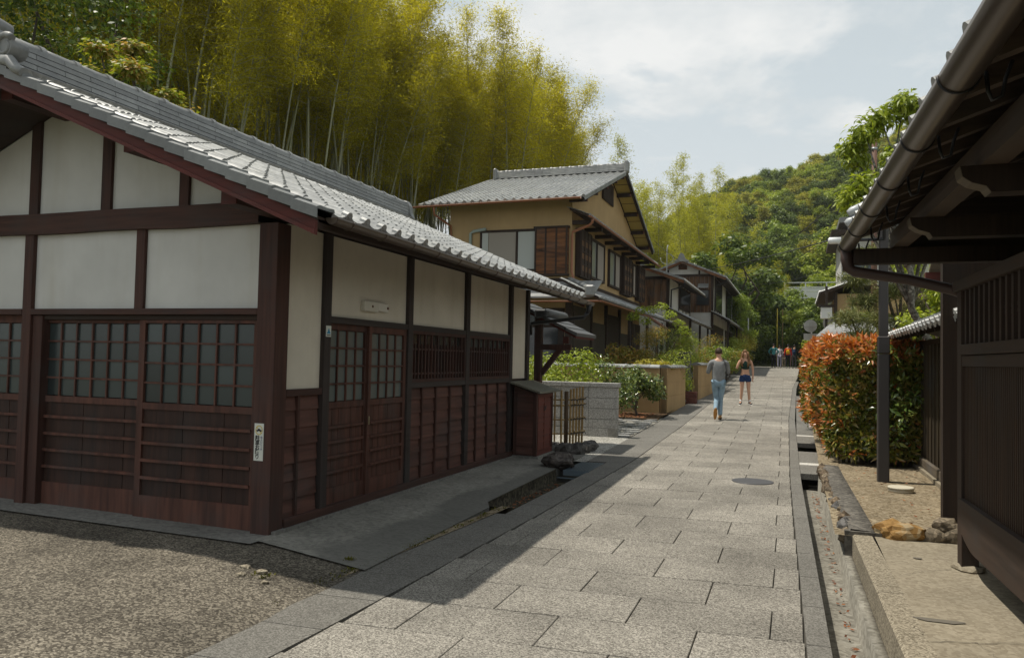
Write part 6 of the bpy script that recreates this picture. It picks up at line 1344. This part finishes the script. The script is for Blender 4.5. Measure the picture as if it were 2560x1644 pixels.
for dx in (-.35,.35): MB().box(c[0]+dx-.05, c[0]+dx+.05, c[1]-.05, c[1]+.05, .4, 2.66).build('post', WOODDH, GR)
mb = MB(); mb.tube([(.65,30.2,2.42),(3.0,30.2,2.42)], .09, 10); mb.build('coping_roll', TILER, GR); MB().box(.6, 3.0, 30.1, 30.3, .4, 2.34).build('side_wall', WOODB, GR)
for i, (lb, x, z, r_, brd) in enumerate((('back of a round road sign with a small plate below it', .66, 3.48, .30, True), ('back of a larger round road sign above the gate roof', 1.63, 3.62, .42, False))):
    S_ = thing('road_sign', lb, 'sign', (x, 40, .8)); SGR = M_('sign_grey_%d' % i, (.38,.39,.38), .5)
    mb = MB(); mb.tube([(x,40,z),(x,40.02,z)], r_, 28); mb.build('disc', SGR, S_)
    for dx in (-.06,.06): MB().box(x+dx-.015, x+dx+.015, 39.97, 40, z-r_*.8, z+r_*.8).build('stiffener', SGR, S_)
    MB().box(x-.9*r_, x+.9*r_, 39.965, 39.99, z-.02, z+.02).build('stiffener', SGR, S_)
    if brd: MB().box(x-.30, x+.30, 39.99, 40.02, z-.68, z-.36).build('plate', SGR, S_)
    mb = MB(); mb.tube([(x+.05,40.05,.7),(x+.05,40.05,z+.2)], .03, 8); mb.build('post', SGR, S_)
# utility pole, insulators and cables
UPo = thing('utility_pole', 'brown utility pole rising behind the pruned tree', 'pole', (2.62, 30.6, .5)); mb = MB(); mb.tube([(2.62,30.6,.3),(2.62,30.6,10.1)], [.12,.085], 12); mb.build('shaft', M_('pole_redbrown', (.13,.07,.05), .7), UPo)
mb = MB(); mb.tube([(2.62,30.6,9.35),(2.62,30.6,9.45)], .105, 12); mb.build('clamp', M_('zinc', (.3,.32,.33), .5, .4, .5), UPo)
AR = thing('cable_bracket', 'steel cable bracket with white insulators beside the gutter end', 'bracket', (1.08, 11.3, 3.3))
PORC = M_('porcelain', (.72,.73,.72), .25, .6); PORG = M_('insulator_grey', (.42,.44,.45), .35, .5)
mb = MB(); mb.tube([(1.08,11.25,3.27),(.55,11.25,3.27)], .02, 8); mb.tube([(1.08,11.25,3.27),(1.08,11.25,3.9)], .02, 8); mb.build('arm', BLACKM, AR)
mb = MB(); mb.tube([(.40,11.25,3.27),(.42,11.25,3.27),(.56,11.25,3.27)], [.03,.045,.045], 12); mb.build('insulator', PORC, AR)
for dx, dz in ((0,0),(.03,.14)): mb = MB(); mb.tube([(.62+dx,11.25,3.48+dz),(.66+dx,11.25,3.51+dz),(.85+dx,11.25,3.60+dz)], [.045,.06,.06], 12); mb.build('insulator', PORG, AR)
def cable(lb, p0, p1, sag, r=.012):
    p0, p1 = Vector(p0), Vector(p1); pts = [p0.lerp(p1, i/20)-Vector((0,0,4*sag*(i/20)*(1-i/20))) for i in range(21)]
    mb = MB(); mb.tube(pts, r, 5); mb.build('overhead_cable', BLACKM, label=lb, cat='cable', org=tuple(p0))
cable('thin cable from the far cedar house up to the utility pole', (-3.85,46.0,6.7), (2.6,30.6,8.6), .5)
cable('lower thin cable from the far cedar house across the street', (-3.85,46.1,6.4), (2.6,30.6,7.4), .7)
cable('cable from the white insulator to the cedar house', (.40,11.25,3.27), (-4.9,38,6.0), .1, .008)
cable('cable strung along the ochre house gable to the cedar house', (-5.85,34.2,6.9), (-4.95,46.0,6.9), .25)
cable('cable from the last cedar house roof towards the bridge', (-3.7,58,7.2), (3,66,9.5), .4)
cable('second cable from the last cedar house crossing the street', (-3.8,50,6.9), (2.6,30.7,9.0), .6)
mt = thing('cable_mast', 'thin curled cable mast on the cedar house roof', 'mast', (-5.9, 37.5, 6)); mb = MB(); mb.tube([(-5.75,37.2,5.6),(-5.75,37.2,7.0),(-5.7,37.2,7.15)], .025, 6); mb.tube([(-5.75+.3*math.sin(a),37.2,6.75-.25+.25*math.cos(a)) for a in [6.283*k/14 for k in range(12)]], .012, 5); mb.build('mast', M_('zinc2', (.35,.37,.38), .5), mt)
pg = thing('street_nameplate', 'small white plate on a thin post by the gatepost', 'sign', (-2.98, 34.2, .6)); MB().box(-3.0,-2.97,34.2,34.23,.55,1.75).build('post', BLACKM, pg); MB().box(-3.1,-2.87,34.17,34.2,1.45,1.72).build('plate', SIGNW, pg)
for i, (x, y, h, m) in enumerate(((-3.2,58.5,3.6,M_('pole_pale',(.5,.5,.48),.5)),(-1.4,66.5,4.6,YEL),(-1.0,67,4.6,BAMB))):
    mb = MB(); mb.tube([(x,y,zst(y)-.1),(x,y,zst(y)+h)], .04, 8); mb.build('thin_pole', m, org=(x,y,zst(y)), label=['thin pale pole beside the hedge at the bend', 'thin yellow pole behind the walkers', 'thin tan pole next to the yellow one behind the walkers'][i], cat='pole')

# ------------------------------------------------------------------ thin haze in the air
mb = MB(); mb.box(-690, 690, -118, 890, -2.5, 130); hzo = mb.build('haze', None, kind='stuff')
hm_ = bpy.data.materials.new('haze_air'); hm_.use_nodes = True; t = hm_.node_tree; t.nodes.clear(); mo = t.nodes.new('ShaderNodeOutputMaterial'); pv = t.nodes.new('ShaderNodeVolumePrincipled')
pv.inputs['Color'].default_value = (.86,.90,.93,1); pv.inputs['Density'].default_value = .00024; pv.inputs['Anisotropy'].default_value = .2; t.links.new(pv.outputs[0], mo.inputs['Volume']); hzo.data.materials.append(hm_)
# ------------------------------------------------------------------ people
def skin_mesh(J, E, name, m, sub=2, root=0):
    """grow one continuous surface over a joint graph: J [(x,y,z,rx,ry)], E edges"""
    me = bpy.data.meshes.new('sk'); me.from_pydata([j[:3] for j in J], E, []); o = bpy.data.objects.new('sk', me)
    md = o.modifiers.new('s', 'SKIN'); md.use_smooth_shade = True; sv = me.skin_vertices[0].data
    for i, j in enumerate(J): sv[i].radius = (j[3], j[4] if len(j) > 4 else j[3]); sv[i].use_root = (i == root)
    ss = o.modifiers.new('u', 'SUBSURF'); ss.levels = sub; ss.render_levels = sub
    r = evaluate(o); bpy.data.meshes.remove(me)
    r.name = name; r.materials.clear(); r.materials.append(m)
    for p in r.polygons: p.use_smooth = True
    return r
SKIN = M_('skin', (.52,.30,.20), .5, .35)
def cloth(name, col, rough=.85, var=.25, scale=9):
    m = M_(name, col, rough, .2); t, b = nodes(m); n1 = nnoise(t, ncoord(t, (1,1,.6)), scale, 4, .6)
    t.links.new(ramp(t, n1, [(.3, scale3(col,1-var)), (.7, scale3(col,1+var*.6))]), b.inputs['Base Color']); bump(t, b, n1, .5, .02); return m
def person(label, loc, heading, H, pose, top, legs, shoe, hair, skin=SKIN, long_hair=False, short=False, sleeveless=False, group=None, bag=None, detail=True, hat=None, crop=False, bulk=1.0):
    """local frame: x right, y forward, z up, standing height 1.75 scaled to H"""
    P = thing('person', label, 'person', loc, group); P.rotation_euler = (0,0,heading); k = H/1.75; P.scale = (k,k,k)
    p = dict(pel=(0,0,.93), wst=(0,0,1.06), chs=(0,.01,1.27), shl=(0,0,1.42), nck=(0,.012,1.50), hd0=(0,.03,1.56), hd1=(0,.035,1.64), hd2=(0,.02,1.705),
             hipL=(-.09,0,.90), hipR=(.09,0,.90), knL=(-.10,.02,.49), knR=(.10,.02,.49), anL=(-.10,-.01,.09), anR=(.10,-.01,.09), toL=(-.11,.13,.03), toR=(.11,.13,.03),
             shL=(-.175,0,1.40), shR=(.175,0,1.40), elL=(-.23,-.02,1.13), elR=(.23,-.02,1.13), wrL=(-.25,.06,.89), wrR=(.25,.06,.89)); p.update(pose)
    for s in 'LR':
        e, w_ = Vector(p['el'+s]), Vector(p['wr'+s]); d = (w_-e).normalized(); p['ha'+s] = tuple(w_+d*.075) if 'ha'+s not in pose else pose['ha'+s]
    names = ['pel','wst','chs','shl','nck','hd0','hd1','hd2','hipL','knL','anL','toL','hipR','knR','anR','toR','shL','elL','wrL','haL','shR','elR','wrR','haR']
    rad = dict(pel=(.125,.10), wst=(.11,.085), chs=(.13,.10), shl=(.09,.08), nck=(.05,.05), hd0=(.062,.075), hd1=(.075,.092), hd2=(.055,.068), hipL=(.083,.083), hipR=(.083,.083), knL=(.052,.052), knR=(.052,.052), anL=(.036,.036), anR=(.036,.036), toL=(.032,.022), toR=(.032,.022),
               shL=(.055,.05), shR=(.055,.05), elL=(.036,.036), elR=(.036,.036), wrL=(.026,.026), wrR=(.026,.026), haL=(.024,.034), haR=(.024,.034))
    rad = {n: tuple(r*(bulk if n not in ('hd0','hd1','hd2','nck') else 1) for r in v_) for n, v_ in rad.items()}
    ed = [('pel','wst'),('wst','chs'),('chs','shl'),('shl','nck'),('nck','hd0'),('hd0','hd1'),('hd1','hd2'),('pel','hipL'),('hipL','knL'),('knL','anL'),('anL','toL'),('pel','hipR'),('hipR','knR'),('knR','anR'),('anR','toR'),('shl','shL'),('shL','elL'),('elL','wrL'),('wrL','haL'),('shl','shR'),('shR','elR'),('elR','wrR'),('wrR','haR')]
    def grow(ns, infl, nm, m, extra=None, sub=2):
        J = [tuple(p[n])+tuple(r*infl for r in rad[n]) if not (extra and n in extra) else tuple(extra[n]) for n in ns]; E = [(ns.index(a), ns.index(b)) for a, b in ed if a in ns and b in ns]
        return put(nm, skin_mesh(J, E, nm, m, sub), P)
    body = grow(names, 1.0, 'body', skin)
    if detail:   # fingers rooted in the palm
        for s in 'LR':
            h, w_ = Vector(p['ha'+s]), Vector(p['wr'+s]); d = (h-w_).normalized(); sd = d.orthogonal().normalized(); up = d.cross(sd)
            for i in range(5):
                o = sd*(.018*(i-1.5)) if i < 4 else sd*(-.034); L = (.062,.072,.068,.052,.05)[i]; st = h+o+d*.012 if i < 4 else w_+d*.03+o*.7; dd = d if i < 4 else (d-sd*.9).normalized()
                put('finger', MB().tube([st, st+dd*L*.5+up*.008, st+dd*L+up*.028], [.0095,.0085,.006], 6).mesh('finger', skin), P)
        hx, hy, hz_ = p['hd1']
        for sx in (-1,1):
            put('eye', MB().blob((hx+sx*.030, hy+.083, hz_+.008), (.013,.008,.008), 1, 0, 1).mesh('eye', INK), P); put('ear', MB().blob((hx+sx*.078, hy-.005, hz_-.005), (.014,.024,.034), 1, .1, 1).mesh('ear', skin), P)
        put('nose', MB().tube([(hx,hy+.082,hz_+.012),(hx,hy+.108,hz_-.022),(hx,hy+.085,hz_-.030)], [.008,.013,.006], 6).mesh('nose', skin), P)
        put('mouth', MB().tube([(hx-.026,hy+.079,hz_-.048),(hx,hy+.089,hz_-.054),(hx+.026,hy+.079,hz_-.048)], [.003,.006,.003], 5).mesh('mouth', M_('lips', (.42,.14,.12), .5)), P)
    # clothes
    if sleeveless:
        q = ['wst','chs','shl','shL','shR']; J = [(*p['wst'],.13,.105), (*p['chs'],.158,.132), (0,.01,1.37,.118,.10), (0,.02,1.46,.060,.062)]
        if crop: J[0] = (0,0,1.055,.122,.10)
        put('top', skin_mesh(J, [(0,1),(1,2),(2,3)], 'top', top), P)
    else:
        ex = {'pel': (*p['pel'][:2], p['pel'][2]-.12, .160, .130)}
        for s in 'LR':
            a, b = Vector(p['sh'+s]), Vector(p['el'+s])
            if short: p['el'+s+'x'] = tuple(a.lerp(b, .86))
        keep = dict(p)
        if short: p['elL'], p['elR'] = keep['elLx'], keep['elRx']; rad['elL'] = rad['elR'] = (.047,.047)
        ns = ['pel','wst','chs','shl','shL','elL','shR','elR']+([] if short else ['wrL','wrR'])
        ex['shl'] = (*p['shl'], .09, .088); ex['wst'] = (*p['wst'], .142*bulk, .112*bulk); ex['chs'] = (*p['chs'], .158*bulk, .125*bulk)
        g_ = grow(ns, 1.24, 'shirt', top, ex); p.update(keep); rad['elL'] = rad['elR'] = (.036,.036)
    if legs[0] == 'shorts':
        J = [(0,0,1.035,.118,.098), (0,0,.92,.155,.125), (-.095,.005,.84,.10,.105), (.095,.005,.84,.10,.105), (-.115,.01,.70,.105,.11), (.115,.01,.70,.105,.11)]
        put('shorts', skin_mesh(J, [(0,1),(1,2),(1,3),(2,4),(3,5)], 'shorts', legs[1]), P)
        put('belt', MB().tube([(.0,0,1.035),(0,0,1.075)], .122, 20).mesh('belt', legs[1]), P) if False else None
    else:
        ex = {'pel': (*p['pel'], .132, .108), 'anL': (*p['anL'], .058, .056), 'anR': (*p['anR'], .058, .056), 'knL': (*p['knL'], .068, .068), 'knR': (*p['knR'], .068, .068)}
        grow(['pel','hipL','knL','anL','hipR','knR','anR'], 1.12, 'trousers', legs[1], ex)
    for s in 'LR':
        a, t_ = Vector(p['an'+s]), Vector(p['to'+s]); d = (t_-a); f = Vector((d.x, d.y, d.z)); hl = a-f*.38
        J = [(hl.x, hl.y, hl.z-.035, .036, .036), (a.x, a.y, a.z-.02, .042, .042), tuple(a+f*.55-Vector((0,0,.012)))+(.040,.032), tuple(t_+f*.18)+(.034,.024)]
        sh_ = put('shoe', skin_mesh(J, [(0,1),(1,2),(2,3)], 'shoe', shoe[0]), P)
        fx = f.normalized(); up = Vector((0,0,1))-fx*fx.z; up.normalize(); sd = fx.cross(up)
        q = [hl-fx*.035-up*.055, t_+f*.18+fx*.045-up*.030]
        c = (q[0]+q[1])/2; L = (q[1]-q[0]); mb = MB(); n = 14
        ringp = [c+L*.5*math.cos(6.283*i/n)+sd*.045*math.sin(6.283*i/n) for i in range(n)]; mb.prism(ringp, up*.022); put('sole', mb.mesh('sole', shoe[1]), sh_)
        if len(shoe) > 2: put('sock', MB().tube([a+Vector((0,0,-.01)), a+Vector((0,.0,.075))], [.045,.041], 10).mesh('sock', shoe[2]), P)
    # hair
    hx, hy, hz_ = p['hd1']; rs = np.random.RandomState(int(H*1000)%97); hm = MB()
    bm = bmesh.new(); bmesh.ops.create_uvsphere(bm, u_segments=20, v_segments=14, radius=1); vs = []
    for v_ in bm.verts:
        d = v_.co; k_ = 1+.05*noise.noise(d*4); zc = d.z
        if d.y > .35 and zc < .45: k_ *= .72
        if zc < -.35: k_ *= .80
        vs.append((hx+d.x*.090*k_, hy-.012+d.y*.106*k_, hz_+.022+max(d.z,-.72)*.108*k_))
    hm.add(vs, [tuple(v_.index for v_ in f.verts) for f in bm.faces], True); bm.free()
    hair_o = put('hair', hm.mesh('hair', hair), P)
    if long_hair:
        for i in range(26):
            a = rs.uniform(-1,1); sx = -1 if i % 2 else 1; x0 = hx+sx*rs.uniform(.05,.085); y0 = hy+rs.uniform(-.06,.05); zz = hz_+.06; w = rs.uniform(.0,.03)
            pts_ = [(x0, y0, zz), (x0+sx*.02, y0-.01, zz-.12), (x0+sx*(.035+w), y0+.02*a, zz-.24), (x0+sx*(.03+w), y0+.04+.03*a, zz-.36+.04*a), (x0+sx*.01, y0+.05, zz-.46+.05*a)]
            put('hair_lock', MB().tube(pts_, [.018,.022,.022,.018,.006], 6).mesh('hair_lock', hair), hair_o)
    if hat: put('hat', MB().tube([(hx,hy,hz_+.05),(hx,hy,hz_+.06),(hx,hy,hz_+.065),(hx,hy,hz_+.13)], [.15,.15,.10,.08], 16).mesh('hat', hat), P)
    if bag:
        J = [(0,-.17,1.02,.13,.075), (0,-.19,1.20,.14,.085), (0,-.17,1.37,.115,.07)]; b_ = put('backpack', skin_mesh(J, [(0,1),(1,2)], 'backpack', bag), P)
        for sx in (-1,1): put('strap', MB().tube([(sx*.10,-.14,1.40),(sx*.12,-.02,1.475),(sx*.125,.125,1.36),(sx*.13,.10,1.15),(sx*.11,-.12,1.02)], .014, 6).mesh('strap', bag), b_)
    return P
HBR = cloth('hair_brown_short', (.055,.035,.022), .6); HLT = cloth('hair_light_brown', (.24,.13,.06), .5, .4, 20); HBK = cloth('hair_black', (.02,.017,.015), .5)
TAN = M_('shoe_gum', (.42,.20,.05), .6); SOLEW = M_('sole_white', (.62,.60,.56), .6); SHB = M_('shoe_black', (.02,.02,.025), .6); SOCK = M_('sock_white', (.7,.7,.68), .8)
man = person('man in a grey sweatshirt and pale jeans, seen from behind, photographing', (-1.83, 20.5, zst(20.5)), R(12), 1.80,
    dict(shL=(-.195,0,1.40), shR=(.195,0,1.40), elL=(-.25,.09,1.13), wrL=(-.12,.27,1.33), elR=(.25,.09,1.13), wrR=(.12,.28,1.38), haL=(-.07,.31,1.41), haR=(.10,.30,1.49), chs=(0,.0,1.27),
         knR=(.06,.10,.50), anR=(.05,.02,.09), toR=(.06,.17,.03), knL=(-.03,.10,.50), anL=(-.10,-.27,.24), toL=(-.10,-.20,.09), hd0=(.0,.035,1.56), hd1=(.0,.045,1.64), hd2=(0,.03,1.705)),
    cloth('sweatshirt_grey', (.235,.24,.24)), ('jeans', cloth('jeans_pale', (.24,.34,.42), .85, .3, 6)), (M_('sneaker_tan', (.36,.26,.14), .7), TAN), HBR, bulk=1.16)
ph = put('phone', MB().box(-.012, .012, 0, .009, 0, .0).mesh('phone', BLACKM), man); bpy.data.objects.remove(ph)
PH = thing('phone', 'dark phone held up in front of the man in grey', 'phone', (-1.83, 20.5, zst(20.5))); PH.rotation_euler = (0,0,R(12)); put('case', MB().box(.02,.10,.335,.345,1.44,1.60).mesh('case', BLACKM), PH)
CS = thing('shoulder_strap', 'black shoulder strap across the grey sweatshirt', 'strap', (-1.83, 20.5, zst(20.5))); CS.rotation_euler = (0,0,R(12)); put('webbing', MB().tube([(.10,-.02,1.55),(.14,-.13,1.45),(.165,-.155,1.25),(.175,-.14,1.0),(.17,-.02,.88)], .012, 6).mesh('webbing', BLACKM), CS)
person('smiling woman in a dark green halter top and denim shorts, touching her hair', (-1.46, 25.3, zst(25.3)), R(180+8), 1.68,
    dict(elR=(.27,.06,1.15), wrR=(.19,.14,1.36), haR=(.15,.13,1.43), elL=(-.24,.0,1.14), wrL=(-.235,.05,.90), haL=(-.22,.08,.82), knL=(-.11,.02,.49), anL=(-.14,0,.09), toL=(-.18,.13,.03), anR=(.13,0,.09), toR=(.17,.13,.03), hd1=(.01,.04,1.64)),
    cloth('top_dark_green', (.010,.035,.026)), ('shorts', cloth('denim_dark', (.020,.042,.115), .85, .4, 12)), (SHB, SOLEW, SOCK), HLT, long_hair=True, sleeveless=True, crop=True, bulk=1.08)
WG = 'walkers at the far end of the street'
def cw(px, yy): return px, yy
crowd = [('walker in a teal shirt with hands on hips', -1.52, 61, 0, 1.78, cloth('teal', (.06,.24,.25)), cloth('black_trousers', (.014,.014,.016)), HBK, None, dict(elL=(-.36,-.06,1.16), wrL=(-.19,.02,1.0), elR=(.36,-.06,1.16), wrR=(.19,.02,1.0))),
         ('walker in a white blouse and lavender trousers', -1.12, 61.5, 0, 1.66, cloth('white_blouse', (.62,.60,.62)), cloth('lavender', (.38,.37,.47)), HBK, None, {}),
         ('child-sized walker in navy between the adults', -.82, 62.2, 0, 1.32, cloth('navy_vest', (.02,.03,.06)), cloth('khaki', (.26,.21,.16)), HBK, None, {}),
         ('walker in a red jacket with a yellow backpack', -.52, 61, 0, 1.74, cloth('red_jacket', (.60,.03,.02)), cloth('black_trousers2', (.013,.013,.015)), HBK, cloth('yellow_pack', (.60,.38,.02)), {}),
         ('walker in black with a navy backpack and grey trousers', -.08, 61, R(-10), 1.72, cloth('black_jacket', (.014,.016,.02)), cloth('grey_trousers', (.07,.07,.075)), HBK, cloth('navy_pack', (.02,.045,.10)), {}),
         ('walker in pink half hidden beside the navy backpack', -.30, 64, 0, 1.62, cloth('pink', (.62,.26,.28)), cloth('pink2', (.55,.30,.30)), HBK, None, {})]
for lb, x, y, hd, H, tp, lg, hr, bg_, ps in crowd:
    person(lb, (x, y, zst(y)), hd, H, ps, tp, ('trousers', lg), (SHB, SOLEW), hr, group=WG, bag=bg_, detail=False, hat=None, short=False)
